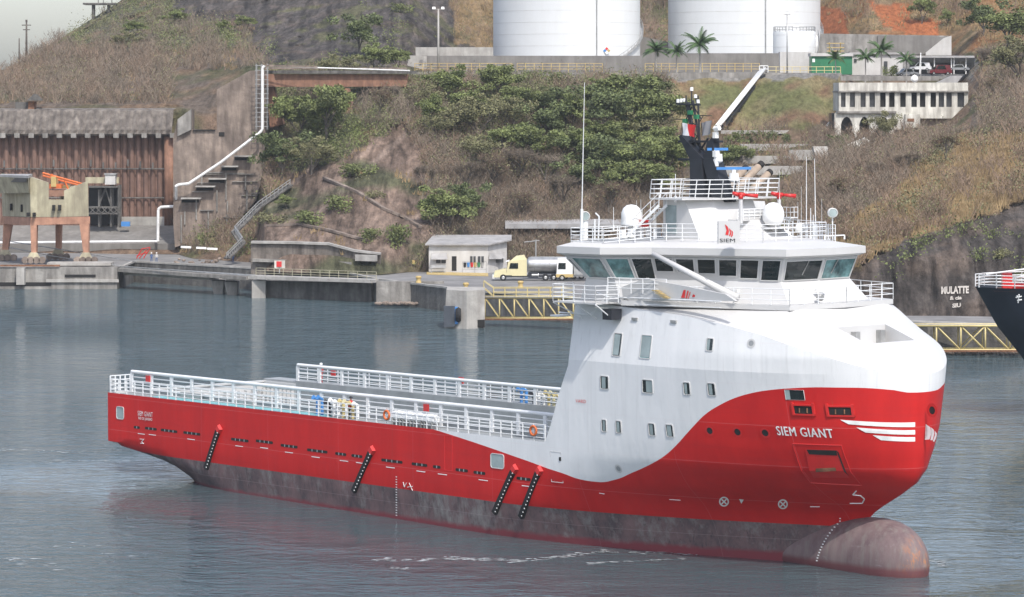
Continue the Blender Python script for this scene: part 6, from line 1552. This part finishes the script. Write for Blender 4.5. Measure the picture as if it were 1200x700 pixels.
# villa
t = TH('arcaded_villa', 'old two-storey white villa with tall dark openings above and pointed arches below', 'building')
Y = 566; x0, x1 = wx(984, Y), wx(1134, Y)
def B(px0, px1, py0, py1, d0, d1, m, name, par=None): 
    return MB().box(wx(px0, Y), wx(px1, Y), Y+d0, Y+d1, zz(py1, Y), zz(py0, Y)).build(name, m, par or t)
B(983, 1134.5, 97, 106.5, 0, 10, 'villa_white', 'parapet'); B(982, 1135, 106.5, 108.3, -.5, 10, 'concrete', 'cornice')
ops = [(985.5,991),(996,1002),(1008.5,1014.5),(1019,1025.5),(1031.5,1038),(1042,1048.5),(1055,1061.5),(1068,1074.5),(1078,1084.5),(1090.5,1097),(1100,1106.5),(1109,1115.5),(1122,1130)]
e = 983.
for a, b in ops: B(e, a, 108.3, 126, 0, .8, 'villa_white', 'pillar'); e = b
B(e, 1134.5, 108.3, 126, 0, .8, 'villa_white', 'pillar')
for a, b in ops: B(a, b, 109, 126, .6, .75, 'dark_hole' if a > 1030 and a < 1100 else 'window_dark', 'window')
B(983, 1134.5, 108.3, 130, 1.5, 10, 'villa_white', 'body')
B(983, 1134.5, 125.6, 130.5, -.02, .82, 'villa_white', 'sill_band'); B(981, 1050, 130.5, 133, -.6, 1, 'concrete', 'string_course'); B(1050, 1134.5, 130.5, 139, -.01, 5, 'villa_white', 'plain_wall')
def archwall(px0, px1, py0, py1, ax0, ax1, apex, spring, d0=.0):
    mb = MB(); n = 10; L_ = []; 
    for i in range(n+1):
        u = i/n; L_.append((lerp(ax0, ax1, u), spring-(spring-apex)*math.sin(u*math.pi)**.7))
    Pt = [W(px0, py0, Y+d0)]+[W(lerp(px0, px1, i/n), py0, Y+d0) for i in range(1, n+1)]; Pb = [W(a, b, Y+d0) for a, b in L_]
    for i in range(n): mb.hexa([Pb[i], Pb[i+1], Pb[i+1]+Vector((0, .8, 0)), Pb[i]+Vector((0, .8, 0))], [Pt[i], Pt[i+1], Pt[i+1]+Vector((0, .8, 0)), Pt[i]+Vector((0, .8, 0))])
    mb.slab([W(px0, py0, Y+d0), W(ax0, spring, Y+d0), W(ax0, py1, Y+d0), W(px0, py1, Y+d0)], (0, .8, 0)); mb.slab([W(px1, py0, Y+d0), W(ax1, spring, Y+d0), W(ax1, py1, Y+d0), W(px1, py1, Y+d0)], (0, .8, 0))
    mb.build('arch', 'villa_white', t)
archwall(978, 1001, 133, 164, 985.5, 999, 137, 146); archwall(1001, 1024, 133, 166, 1007, 1019, 137, 146); archwall(1024, 1047, 133, 168, 1029, 1042, 137, 146)
B(978, 1050, 133, 168, 5, 10, 'window_dark', 'arcade_back'); B(1046, 1060, 133, 152, 0, 6, 'villa_white', 'end_wall'); B(1060, 1077, 134, 150, -1.5, 4, 'villa_white', 'annex'); B(1062, 1070, 139, 142.5, -1.6, 0, 'rust', 'annex_window')
B(1046, 1134, 139, 165, 1, 10, 'concrete_brown', 'rear_base')
# terraces beside the lawn
t = TH('garden_stairs', 'pale balustraded stairway descending along the right edge of the brown lawn', 'stairs')
MB().slab([W(948, 174, 572), W(957, 174, 572), W(985, 134, 578), W(984, 126, 578)], (0, .6, 0)).build('balustrade', 'villa_white', t)
MB().slab([W(955, 186, 566), W(962, 196, 566), W(985, 165, 570), W(982, 150, 570)], (0, 1, 0)).build('flank', 'concrete_light', t)
t = TH('terrace_walls', 'stepped pale retaining walls of the terraces below the brown lawn', 'retaining walls')
for (a, b, c, d_, Yq) in ((845, 955, 153, 157, 588), (868, 950, 169, 177, 575), (860, 948, 183, 192, 560), (850, 942, 195, 205, 545), (925, 975, 176, 188, 556)): box_px('wall', a, b, c, d_, Yq-6, 1.5, 'concrete_light', parent=t)
t = TH('garden_wall', 'sunlit stone wall sloping down in front of the villa arches', 'wall')
MB().slab([W(968, 180, 545), W(992, 180, 545), W(1020, 166, 548), W(1014, 161, 548)], (0, 1, 0)).build('wall', 'villa_white', t); MB().slab([W(953, 172, 545), W(970, 172, 545), W(972, 196, 543), (W(958, 198, 543))], (0, 3, 0)).build('corner_block', 'concrete_light', t)
# graffiti on rock
def rock_text(s, pl, pr, hpx, name, label, skew=0.):
    V, F = text2d(s, 1., .045); mb = MB()
    for u, v in V:
        px = lerp(pl[0], pr[0], u); py = lerp(pl[1], pr[1], u)-v*hpx+random.uniform(-.15, .15); q, nrm = RAY(px, py); mb.v.append(tuple(q+(CAMP-q).normalized()*.25))
    mb.f = F; tag(mb.build(name, 'graffiti'), label, 'graffiti')
rock_text('MULATTE', (1103, 345), (1135.5, 344), 9, 'rock_graffiti', 'white painted word on the dark rock face above the yellow footbridge')
rock_text('& cia', (1113, 352), (1127, 351), 4.5, 'rock_graffiti', 'smaller faint white scrawl under the large painted word on the rock')
rock_text('SIU', (1116, 361), (1126, 360), 5, 'rock_graffiti', 'lowest short white scrawl on the dark rock face')

# ================================================================ black ship at the right
t = TH('black_ship', 'bow of a dark hulled ship with white deck railings entering from the right edge', 'ship')
Ys = 318.; AX = Vector((.93, .12, 0)).normalized(); AP = Vector((-AX.y, AX.x, 0))
ob = W(1143, 336, Ys); rows_p = []
zt_ = ob.z; mb = MB()
def stemx(z): return tab([(-1, 13.0), (0, 10.5), (3, 7.2), (6.5, 4.8), (zt_*.7, 2.3), (zt_, 0)], z)
for s in (-1, 1):
    rows = []
    for i in range(15):
        z = lerp(-1, zt_, i/14.); r = []
        for k in range(31):
            u = (k/30.)**1.5; x = stemx(z)+u*(48-stemx(z)); b = 7.5*(1-(1-min(1, u*2.2))**2)**.6*lerp(.72, 1, z/zt_)
            q = Vector((ob.x, ob.y, 0))+AX*x+AP*(s*b); r.append((q.x, q.y, z+(.7*u if i == 14 else .7*u*z/zt_)*-1*.3))
        rows.append(r)
    mb.grid(rows)
mb.build('hull', 'black_hull', t, smooth=True)
def bs(x, y, z): q = Vector((ob.x, ob.y, 0))+AX*x+AP*y; return Vector((q.x, q.y, z))
def bw(x): u = ((x)/48.); return 7.5*(1-(1-min(1, u*2.2))**2)**.6
MB().grid([[tuple(bs(x, s*bw(x)*.98, zt_-.35)) for x in [k*1.5 for k in range(30)]] for s in (-1, 0, 1)]).build('deck', 'girder_orange', t)
for s in (-1, 1): rail([bs(x, s*bw(x)*.97, zt_-.05-x*.004) for x in [.2]+[k*1.6 for k in range(1, 25)]], 1.3, 4, 1.6, .05, 'railing', (0, 0), t)
MB().box(bs(3.2, 0, 0).x-.4, bs(3.2, 0, 0).x+.6, ob.y-.3, ob.y+.6, zt_-.3, zt_+1.4).build('deck_box', 'red_paint', t)
mb = MB(); mb.tube(bs(4.2, -1, zt_+1.), bs(6.3, -1.8, zt_+1.4), .12, n=8); mb.tube(bs(6.3, -1.8, zt_+1.4), bs(6.3, -1.8, zt_), .12); mb.path([bs(1, -.5, zt_+1.3), bs(6.8, -1.6, zt_+2.1)], .09); mb.build('white_pipework', 'rail_white', t)
mb = MB(); mb.path([bs(5.3, -1.9, zt_+.2), bs(6.3, -2.1, zt_+.8), bs(9, -2.3, zt_+.5)], .14); mb.build('yellow_hose', 'yellow_paint', t)
MB().tube(bs(3.2, 0, zt_), bs(5.8, -.6, zt_+.1), .35, n=10).build('red_hose_reel', 'red_paint', t)
q = W(1180.5, 348, Ys-.0); a = bs(4.1, 0, 0)
dq = (W(1180.5, 348, 100)-CAMP).normalized()
mb = MB()
HBV = None
for (x0, z0_, x1, z1_) in ((0, .45, 0, -.45), (-.25, .1, .25, .25), (-.1, -.2, .3, -.1), (-.2, .3, 0, .1)):
    def hullpt(dx, dz):
        z = zz(348, Ys)+dz; x = 3.6+dx; u = (max(0, (x-stemx(z)))/(48-stemx(z)))
        b = 7.5*(1-(1-min(1, u*2.2))**2)**.6*lerp(.72, 1, z/zt_); return bs(x, -b-.1, z)
    mb.tube(hullpt(x0, z0_), hullpt(x1, z1_), .07)
mb.build('hull_mark', 'white_plastic', t)
q = bs(6.6, .4, zt_-.35); person(q+Vector((0, 0, .02)), 2.6, 'person in dark clothes standing on the deck of the dark ship at the right edge', 'dark_cloth', 'dark_cloth', 'dark_cloth', hgt=1.8)
MB().tube(bs(7.3, .2, zt_-.3), bs(7.3, .2, zt_+2.2), .3, n=8).build('winch_post', 'black_paint', t)

# ================================================================ vegetation
def frand(a, b): return random.uniform(a, b)
def leafq(mb, c, s, droop=0):
    n = Vector((frand(-1, 1), frand(-1, 1), frand(-.2, 1))).normalized(); a = n.orthogonal().normalized(); b = n.cross(a); t_ = frand(0, 6.28)
    a, b = a*math.cos(t_)+b*math.sin(t_), b*math.cos(t_)-a*math.sin(t_)
    mb.add([c-a*s, c-b*s*.55, c+a*s, c+b*s*.55], [(0, 1, 2, 3)])
def branch(mb, p, d, L_, r, depth, tips, spread=.6, nb=3):
    q = p+d*L_; mb.tube(p, q, r, r*.65, n=5 if r > .08 else 3, cap=False); 
    if depth == 0: tips.append(q); return
    for k in range(nb):
        dd = (d+Vector((frand(-1, 1), frand(-1, 1), frand(-.3, .7)))*spread).normalized(); branch(mb, p.lerp(q, frand(.6, 1)), dd, L_*frand(.6, .85), r*.6, depth-1, tips, spread, nb)
def make_tree(mat_, nleaf, leaf, seed, bare=False, aspect=1.):
    """unit tree about 10 m tall"""
    random.seed(seed); t = thing('tree', 'x', 'tree'); tr_ = MB(); tips = []
    branch(tr_, Vector((0, 0, -1)), Vector((frand(-.1, .1), frand(-.1, .1), 1)), 3.6, .24, 4 if bare else 3, tips, .55 if bare else .7, 3)
    if bare:
        tw = MB()
        for q in tips:
            for _ in range(5):
                e = q+Vector((frand(-1, 1), frand(-1, 1), frand(-.2, 1.3)))*1.1; tw.tube(q, e, .035, .012, n=3, cap=False)
                for _ in range(2): m_ = q.lerp(e, frand(.3, .9)); tw.tube(m_, m_+Vector((frand(-.6, .6), frand(-.6, .6), frand(0, .7))), .02, .01, n=3, cap=False)
        tr_.build('trunk', 'bark', t); tw.build('twigs', mat_, t); 
        if nleaf:
            cr = MB()
            for _ in range(nleaf): leafq(cr, random.choice(tips)+Vector((frand(-1, 1), frand(-1, 1), frand(-.5, 1.)))*.9, leaf)
            cr.build('crown', 'leaf_olive', t)
        return t
    cr = MB()
    cl = [random.choice(tips)+Vector((frand(-.5, .5), frand(-.5, .5), frand(-.3, .5))) for _ in range(26)]
    cl += [Vector((frand(-3, 3)*aspect, frand(-3, 3)*aspect, frand(3.5, 8.5))) for _ in range(12)]
    for c in cl:
        rr = frand(.7, 1.5)
        for _ in range(nleaf//38):
            v = Vector((random.gauss(0, 1), random.gauss(0, 1), random.gauss(0, .7))); v = v.normalized()*rr*frand(.5, 1.05); v.z *= .75
            leafq(cr, c+v, leaf*frand(.6, 1.2))
    tr_.build('trunk', 'bark', t); cr.build('crown', mat_, t)
    return t
def make_bush(mat_, n, leaf, seed):
    random.seed(seed); t = thing('shrub', 'x', 'shrub'); cr = MB(); st = MB()
    for k in range(9):
        c = Vector((frand(-1.3, 1.3), frand(-1.2, 1.2), frand(.3, 1.5))); st.tube((0, 0, -.3), c, .05, .02, n=4)
        for _ in range(n//9): v = Vector((random.gauss(0, 1), random.gauss(0, 1), random.gauss(0, 1))).normalized()*frand(.35, .85); leafq(cr, c+v, leaf)
    st.build('stems', 'bark', t); cr.build('foliage', mat_, t); return t
def make_palm(seed):
    random.seed(seed); t = thing('palm_tree', 'x', 'palm'); tr_ = MB(); 
    pts = [Vector((0, 0, -.6)), Vector((.1, 0, 2)), Vector((.05, 0, 4.3)), Vector((0, 0, 5.2))]
    for (a, b), r in zip(zip(pts, pts[1:]), (.22, .18, .14)): tr_.tube(a, b, r, r*.85, n=8)
    tr_.build('trunk', 'concrete_light', t)
    cr = MB()
    for k in range(24):
        a = k*2.4+frand(-.2, .2); el = frand(.2, 1.3); L_ = frand(2.8, 3.7); p = Vector((0, 0, 5.1)); d = Vector((math.cos(a)*math.cos(el), math.sin(a)*math.cos(el), math.sin(el)))
        prev = p
        for j in range(9):
            d = (d+Vector((0, 0, -.13))).normalized(); q = prev+d*L_/9; s_ = d.cross(Vector((0, 0, 1))).normalized()
            cr.tube(prev, q, .03, n=3, cap=False)
            for sg_ in (-1, 1):
                w_ = (.75*math.sin((j+1.5)/10.5*math.pi)+.1)
                for o_ in (0, .5): m_ = prev.lerp(q, o_); e = m_+s_*sg_*w_*.8+d*.25+Vector((0, 0, -w_*.5)); cr.add([m_, m_+d*.2, e], [(0, 1, 2)])
            prev = q
    cr.build('crown', 'leaf_palm', t); return t
proto = {
 'green1': make_tree('leaf_green', 5200, .24, 1, aspect=1.2), 'green2': make_tree('leaf_green', 5600, .25, 2, aspect=1.4), 'dark': make_tree('leaf_dark', 5200, .25, 3, aspect=1.3), 'olive': make_tree('leaf_olive', 3600, .22, 4, aspect=1.3),
 'bare1': make_tree('twig', 0, .2, 5, True), 'bare2': make_tree('twig_warm', 260, .2, 6, True), 'bush1': make_bush('leaf_green', 700, .16, 7), 'bush2': make_bush('leaf_dark', 700, .16, 8), 'bush3': make_bush('leaf_olive', 600, .16, 9), 'flower': make_bush('flower', 500, .14, 11), 'palm1': make_palm(12), 'palm2': make_palm(13)}
used = set(); rz_ = random.Random(5)
def plant(kind, px, pbase, ptop, label, group, Y=None, wide=1., cat=None, sink=.3):
    if Y is None: q, _ = RAY(px, pbase)
    else: q = W(px, pbase, Y)
    if q is None: return
    o = proto[kind] if kind not in used else copy_tree(proto[kind]); used.add(kind)
    unit = {'p': 6.6, 'b': 2.1}.get(kind[0], 9.5)
    if kind.startswith('bare'): unit = 11.
    if kind == 'flower': unit = 2.1
    hh = (pbase-ptop)*q.y/FPX; s = hh/unit
    o.location = q-Vector((0, 0, sink)); o.rotation_euler = (0, 0, rz_.uniform(0, 6.28)); wide *= 1.3 if kind[0] in 'godb' and not kind.startswith('bush') else 1.
    o.scale = (s*wide, s*wide, s*1.08)
    if kind.startswith('bare'): o.name = 'bare_tree'
    o['label'] = label
    if group: o['group'] = group
    if cat: o['category'] = cat
    return o
G1 = 'green trees on the hillside'; G2 = 'leafless trees on the hillside'; G3 = 'palms on the tank terrace'; G4 = 'shrubs on the slopes'
plant('palm1', 769, 90, 52, 'leftmost of the three palms in front of the gap between the big tanks', G3, 617, .95); plant('palm2', 793, 90, 53, 'middle palm of the three below the right storage tank, slightly thinner', G3, 617, .75); plant('palm1', 820, 91, 44, 'tallest palm of the three, at the right of its row, against the white tank', G3, 617, 1.)
plant('palm2', 1014, 92, 61, 'small palm directly right of the green container', G3, 603, .9); plant('palm1', 1033, 92, 52, 'taller palm right of the container in front of the white annex', G3, 603, .9); plant('palm2', 1062, 93, 64, 'short palm in front of the white parked car', G3, 600, .95); plant('palm1', 979, 94, 62, 'palm with brownish fronds in front of the green container', G3, 606, .8)
plant('bush1', 1043, 88, 76, 'small round shrub between two palms on the terrace', G4, 602)
T = [('dark', 422, 66, 14, 'dense dark green tree on the bare rock above the viaduct', 1.0), ('green1', 437, 88, 48, 'green tree with yellowish patches above the right end of the viaduct', 1.2), ('green1', 468, 84, 52, 'small green tree at the end of the bund wall', 1.), ('olive', 400, 96, 62, 'pale green tree whose crown covers the middle of the viaduct', 1.3),
 ('green2', 385, 168, 98, 'green tree beneath the viaduct girder at its middle', .9), ('green2', 352, 172, 110, 'green tree growing under the left half of the viaduct', .9), ('dark', 330, 208, 152, 'dark green tree at the top of the stepped wall', 1.1), ('olive', 365, 205, 158, 'olive tree on the slope right of the stepped wall', 1.), ('bare2', 443, 140, 96, 'leafless tree in the ravine beside the right viaduct pier', .9), ('bare1', 460, 125, 90, 'pale leafless tree just under the right end of the viaduct', .8),
 ('green1', 525, 124, 74, 'green tree whose top reaches the yellow railing near the floodlight post', 1.1), ('green2', 585, 122, 74, 'bright green tree below the left part of the left tank', 1.1), ('bush1', 627, 99, 82, 'green bush at the terrace edge under the left tank centre', 1.2), ('bush1', 655, 98, 83, 'smaller green bush right of the one under the left tank centre', 1.), ('green2', 735, 150, 86, 'broad green tree right below the terrace, largest on the slope', 1.25), ('dark', 705, 160, 98, 'dark leafy tree left of the broadest tree on the slope', 1.1), ('green2', 765, 172, 108, 'green tree at the left edge of the brown lawn', 1.0), ('green1', 672, 158, 108, 'green tree just left of the tall whip antenna', 1.1),
 ('dark', 640, 170, 118, 'dark tree in the middle of the slope below the left tank', 1.1), ('olive', 604, 160, 112, 'olive tree in the thicket below the green bushes', 1.), ('olive', 560, 165, 112, 'olive tree on the upper slope right of the pink rock', 1.1), ('green1', 505, 150, 108, 'green tree on top of the pinkish rock slope', .9), ('dark', 690, 205, 155, 'dark tree behind the tall whip antenna halfway up the slope', 1.1), ('green1', 742, 218, 165, 'green tree low on the slope left of the ship mast', 1.2), ('green2', 782, 215, 160, 'green tree immediately left of the black mast', 1.1),
 ('green1', 527, 280, 216, 'light green tree low on the slope above the guardhouse', 1.0), ('dark', 550, 262, 212, 'dark tree right of the light green one above the guardhouse', .9), ('bare1', 610, 215, 158, 'grey leafless tree in the middle of the hillside', 1.1), ('bare1', 640, 222, 165, 'grey leafless tree right of the hillside middle', 1.1), ('bare2', 575, 225, 172, 'brownish leafless tree left of the hillside middle', 1.), ('bare1', 660, 245, 190, 'leafless tree beside the lower part of the whip antenna', 1.), ('bare2', 605, 262, 215, 'leafless tree above the canopy roof', 1.1), ('bare1', 545, 225, 175, 'leafless tree above the light green tree on the slope', 1.), ('bare2', 715, 260, 205, 'leafless tree above the starboard radome', 1.), ('bare1', 500, 230, 180, 'thin leafless tree at the edge of the pink rock', .7),
 ('green1', 860, 175, 153, 'rounded green shrub tree at the foot of the white pipe bundle', 1.2), ('bush2', 878, 168, 151, 'dark clipped bush on the first terrace below the lawn', 1.1), ('bush2', 899, 166, 152, 'clipped dark bush to the right of the first on the terrace', .9), ('bush2', 921, 167, 155, 'small clipped bush furthest right on the lawn terrace', .8), ('green2', 855, 205, 168, 'green tree behind the radar scanners on the lower terrace', 1.1),
 ('bush2', 982, 172, 156, 'dark bush in front of the first villa arch', 1.), ('flower', 970, 167, 158, 'pink flowering bush at the left of the villa arcade', 1.), ('bush2', 968, 175, 163, 'dark green bush under the pink flowering one', 1.1), ('bush3', 992, 180, 166, 'grey green bush right below the villa arch', 1.3), ('olive', 1036, 172, 128, 'grey green tree growing against the middle villa arches', .8),
 ('dark', 1152, 42, -2, 'dark green tree on the upper right hill above the carport', 1.2), ('green1', 1182, 60, 5, 'green tree near the upper right corner', 1.3), ('green1', 1080, 28, -8, 'green shrub tree on top of the red soil bank', .8), ('green1', 1110, 32, 8, 'smaller green tree right of the red soil bank', .7), ('bare1', 1150, 82, 45, 'leafless tree right of the carport', 1.2), ('bare1', 1180, 90, 48, 'leafless tree further right of the carport', 1.2), ('olive', 1196, 100, 40, 'olive tree at the right edge above the scrub', 1.), ('bare2', 1165, 115, 85, 'brownish leafless tree right of the villa', 1.2), ('bare1', 1060, 205, 168, 'leafless tree below the villa on the right slope', 1.2), ('bare1', 1020, 215, 180, 'grey leafless tree left on the right slope', 1.2), ('bare2', 985, 240, 198, 'leafless tree above the searchlight of the ship', 1.2), ('bare2', 1110, 190, 150, 'leafless tree on the ridge of the right slope', 1.3),
 ('bare2', 62, 45, 12, 'thin leafless tree on the skyline below the lookout platform', 1.), ('olive', 85, 36, 10, 'small olive tree on the skyline next to the lookout platform', .9), ('bare2', 47, 56, 37, 'low feathery tree on the skyline right of the power pole', 1.4), ('olive', 8, 78, 56, 'low bush tree at the far left skyline', 1.4),
 ('green1', 205, 32, 8, 'green shrub in a cleft of the dark rock at the top left', 1.2), ('green1', 160, 42, 22, 'green shrub on the skyline slope left of the dark rock', 1.3), ('olive', 150, 60, 34, 'olive bush in the hollow of the upper left slope', 1.3), ('bush1', 470, 15, 3, 'light green bush on the rock left of the floodlight post', 1.2), ('green1', 290, 36, 16, 'green bush on the terrace of the dark rock', 1.3), ('green1', 262, 38, 22, 'green bush left beside the crack of the dark rock', 1.3),
 ('green1', 335, 245, 226, 'small green tree above the hillside stairs', 1.2), ('bush1', 400, 245, 228, 'green bush between the two drains on the pink rock', 1.4), ('bush1', 365, 262, 246, 'green bush above the lower drain', 1.5), ('bush1', 430, 280, 266, 'bright bush just above the pale panel of the retaining wall', 1.5), ('bush1', 462, 285, 262, 'green bush at the foot of the pink rock', 1.), ('bush3', 318, 262, 246, 'olive bush at the left end of the lower drain', 1.4), ('bush1', 243, 285, 272, 'green bush on rubble at the foot of the stepped wall', 1.3), ('bush1', 418, 205, 190, 'green bush beside the top of the upper drain', 1.5), ('bush3', 440, 232, 220, 'olive bush on the pink rock under the upper drain', 1.3),
 ('bush3', 1175, 302, 287, 'dry yellowish bush on the rock above the painted word', 1.1), ('bare1', 1092, 282, 268, 'tiny leafless bush on the rock ledge', 1.)]
for k, px, b, tp, lab, wd in T: plant(k, px, b, tp, lab, G2 if k.startswith('bare') else (G4 if k[:2] in ('bu', 'fl') else G1), None, wd, 'shrub' if k[:2] in ('bu', 'fl') else 'tree')
rr_ = random.Random(77)
for i, (px, b, tp) in enumerate([(708,126,90),(725,186,140),(752,140,92),(772,150,104),(760,200,150),(778,192,146),(715,212,160),(735,112,88),(690,132,98),(668,196,150),(655,136,100),(748,176,130),(700,182,138),(765,122,92),(640,142,104),(620,130,96),(727,232,188),(776,232,190),(680,228,184)]):
    plant(('green1', 'green2', 'dark', 'olive')[i % 4], px, b, tp, 'green tree within the dense thicket below the tank terrace, around the tall whip antenna', 'trees of the dense thicket', None, 1.15, 'tree')
for i, (px, b, tp) in enumerate([(500,132,98),(545,140,100),(570,150,108),(600,140,100),(520,168,128),(590,185,142),(560,196,156),(625,190,146)]):
    plant(('olive', 'green1', 'olive', 'green2')[i % 4], px, b, tp, 'olive green tree in the sparser thicket left of the dense one, under the yellow railing', 'trees of the sparser thicket', None, 1.15, 'tree')
for k, o in proto.items():
    if k not in used: 
        for c in list(o.children): bpy.data.objects.remove(c)
        bpy.data.objects.remove(o)
# ground scrub (uncountable)
def scatter(name, label, m, n, zones, fn, seed, cat='scrub', extra=None):
    random.seed(seed); mb = MB(); c = 0; tries = 0
    while c < n and tries < n*12:
        tries += 1; px = frand(-120, 1320); py = frand(-60, 330)
        z = zone(px, py)
        if z not in zones: continue
        pr = zones[z]
        if noise.noise(Vector((px*.035, py*.045, seed*3.1)))*1.2+pr < random.random(): continue
        q, nrm = RAY(px, py)
        if q is None or q.y > 900: continue
        if extra and not extra(px, py, q): continue
        fn(mb, q); c += 1
    o = mb.build(name, m); tag(o, label, cat, kind='stuff'); return o
def ok(px, py, q):
    if 470 < px < 985 and 60 < py < 93: return False
    if px < 210 and py > 122: return False
    if 940 < px < 1150 and 36 < py < 158: return False
    if 200 < px < 312 and 82 < py < 262: return False
    if q.z < ZQ+.6: return False
    if zone(px, py) == 'rockpink' and random.random() < .6: return False
    return True
def twigs(mb, q):
    h_ = frand(1.6, 4.6)
    for _ in range(4):
        a = q+Vector((frand(-.5, .5), frand(-.5, .5), -.3)); b = a+Vector((frand(-.7, .7), frand(-.6, .6), 1))*h_*frand(.6, 1)
        w_ = Vector((.07, 0, 0)); mb.add([a-w_, a+w_, b], [(0, 1, 2)])
        for _ in range(3): c = a.lerp(b, frand(.35, .9)); e = c+Vector((frand(-1, 1), frand(-.6, .6), frand(.1, .9)))*h_*.3; mb.add([c-w_*.6, c+w_*.6, e], [(0, 1, 2)])
def bushlet(s, k):
    def f(mb, q):
        r = frand(.6, 1.5)*s
        for _ in range(k): leafq(mb, q+Vector((random.gauss(0, .5)*r, random.gauss(0, .5)*r, abs(random.gauss(0, .55))*r)), .17*frand(.7, 1.4))
    return f
def blades(mb, q):
    for _ in range(7):
        a = q+Vector((frand(-.7, .7), frand(-.7, .7), -.15)); b = a+Vector((frand(-.5, .5), frand(-.4, .2), frand(.5, 1.3))); w_ = Vector((.09, 0, 0)); mb.add([a-w_, a+w_, b], [(0, 1, 2)])
scatter('dry_scrub', 'grey leafless scrub covering the slopes', 'twig', 11000, {'scrub': .75, 'scrubgreen': .35, 'earth': .1, 'greenrock': .15}, twigs, 21, extra=ok)
scatter('warm_scrub', 'brownish leafless scrub on the slopes', 'twig_warm', 7500, {'scrub': .55, 'scrubgreen': .4, 'earth': .12, 'grassdry': .1}, twigs, 22, extra=ok)
scatter('olive_scrub', 'low olive green scrub on the slopes', 'leaf_olive', 5200, {'scrubgreen': .95, 'greenrock': .45, 'scrub': .12, 'earth': .1, 'rockpink': -.6, 'grassdry': .06}, bushlet(1.9, 24), 23, extra=ok)
scatter('green_scrub', 'low leafy green undergrowth between the trees', 'leaf_green', 4200, {'scrubgreen': .6, 'greenrock': .35, 'rockpink': -.6, 'earth': 0., 'rock': -.35}, bushlet(1.7, 22), 24, extra=ok)
scatter('dry_grass', 'tall dry yellow grass on the slopes', 'leaf_yellow', 8500, {'grassdry': .9, 'earth': .15, 'rockpink': -.1, 'scrub': .1, 'redsoil': -.2}, blades, 25, 'grass', ok)
# foam streaks on the water
mat('foam', (.42, .45, .46), .6, var=.2, scale=2)
def foam(name, label, lines, seed):
    random.seed(seed); mb = MB()
    for (a, b), (c, d_), n, w in lines:
        for _ in range(n):
            t_ = frand(0, 1); py = lerp(b, d_, t_)+random.gauss(0, w); q = GZ(lerp(a, c, t_)+frand(-4, 4), py, .0); L_ = frand(.08, .5); w_ = frand(.03, .14); sk_ = frand(-.25, .25)
            P = [(q.x-L_, q.y+sk_), (q.x-L_*.3, q.y-w_+sk_*.4), (q.x+L_*.6, q.y-w_*.5-sk_*.5), (q.x+L_, q.y-sk_), (q.x+L_*.2, q.y+w_*.8), (q.x-L_*.5, q.y+w_)]
            mb.add([(x, y, .03) for x, y in P], [tuple(range(6))])
    tag(mb.build(name, 'foam'), label, 'foam', kind='stuff')
foam('foam', 'thin broken white foam lines on the water beside the hull', [((440, 657), (520, 656), 30, 1.2), ((520, 655), (610, 657), 60, 1.), ((600, 659), (715, 646), 70, .8), ((690, 660), (800, 656), 26, .8), ((455, 666), (480, 667), 16, .6), ((700, 647), (830, 650), 24, .6)], 31)
foam('foam', 'faint white ripples trailing from the stern at the left', [((0, 527), (130, 531), 22, .8), ((0, 541), (190, 541), 22, .8), ((10, 655), (70, 663), 16, 2.5), ((60, 640), (190, 655), 8, 4), ((1085, 655), (1110, 662), 16, 2)], 32)
# ---------------------------------------------------------------- air
hz = MB().box(-420, 420, -12, 1120, -1., 130).build('haze', None or 'white_paint'); hz.data.materials.clear()
hm = bpy.data.materials.new('haze'); hm.use_nodes = True; nt = hm.node_tree; nt.nodes.remove(nt.nodes['Principled BSDF'])
pv = nt.nodes.new('ShaderNodeVolumePrincipled'); pv.inputs['Density'].default_value = .00008; pv.inputs['Color'].default_value = (.86, .91, .97, 1); pv.inputs['Anisotropy'].default_value = .2
nt.links.new(pv.outputs[0], nt.nodes['Material Output'].inputs['Volume']); hz.data.materials.append(hm); hz['kind'] = 'stuff'; hz['label'] = 'pale haze in the air over harbour and hill'
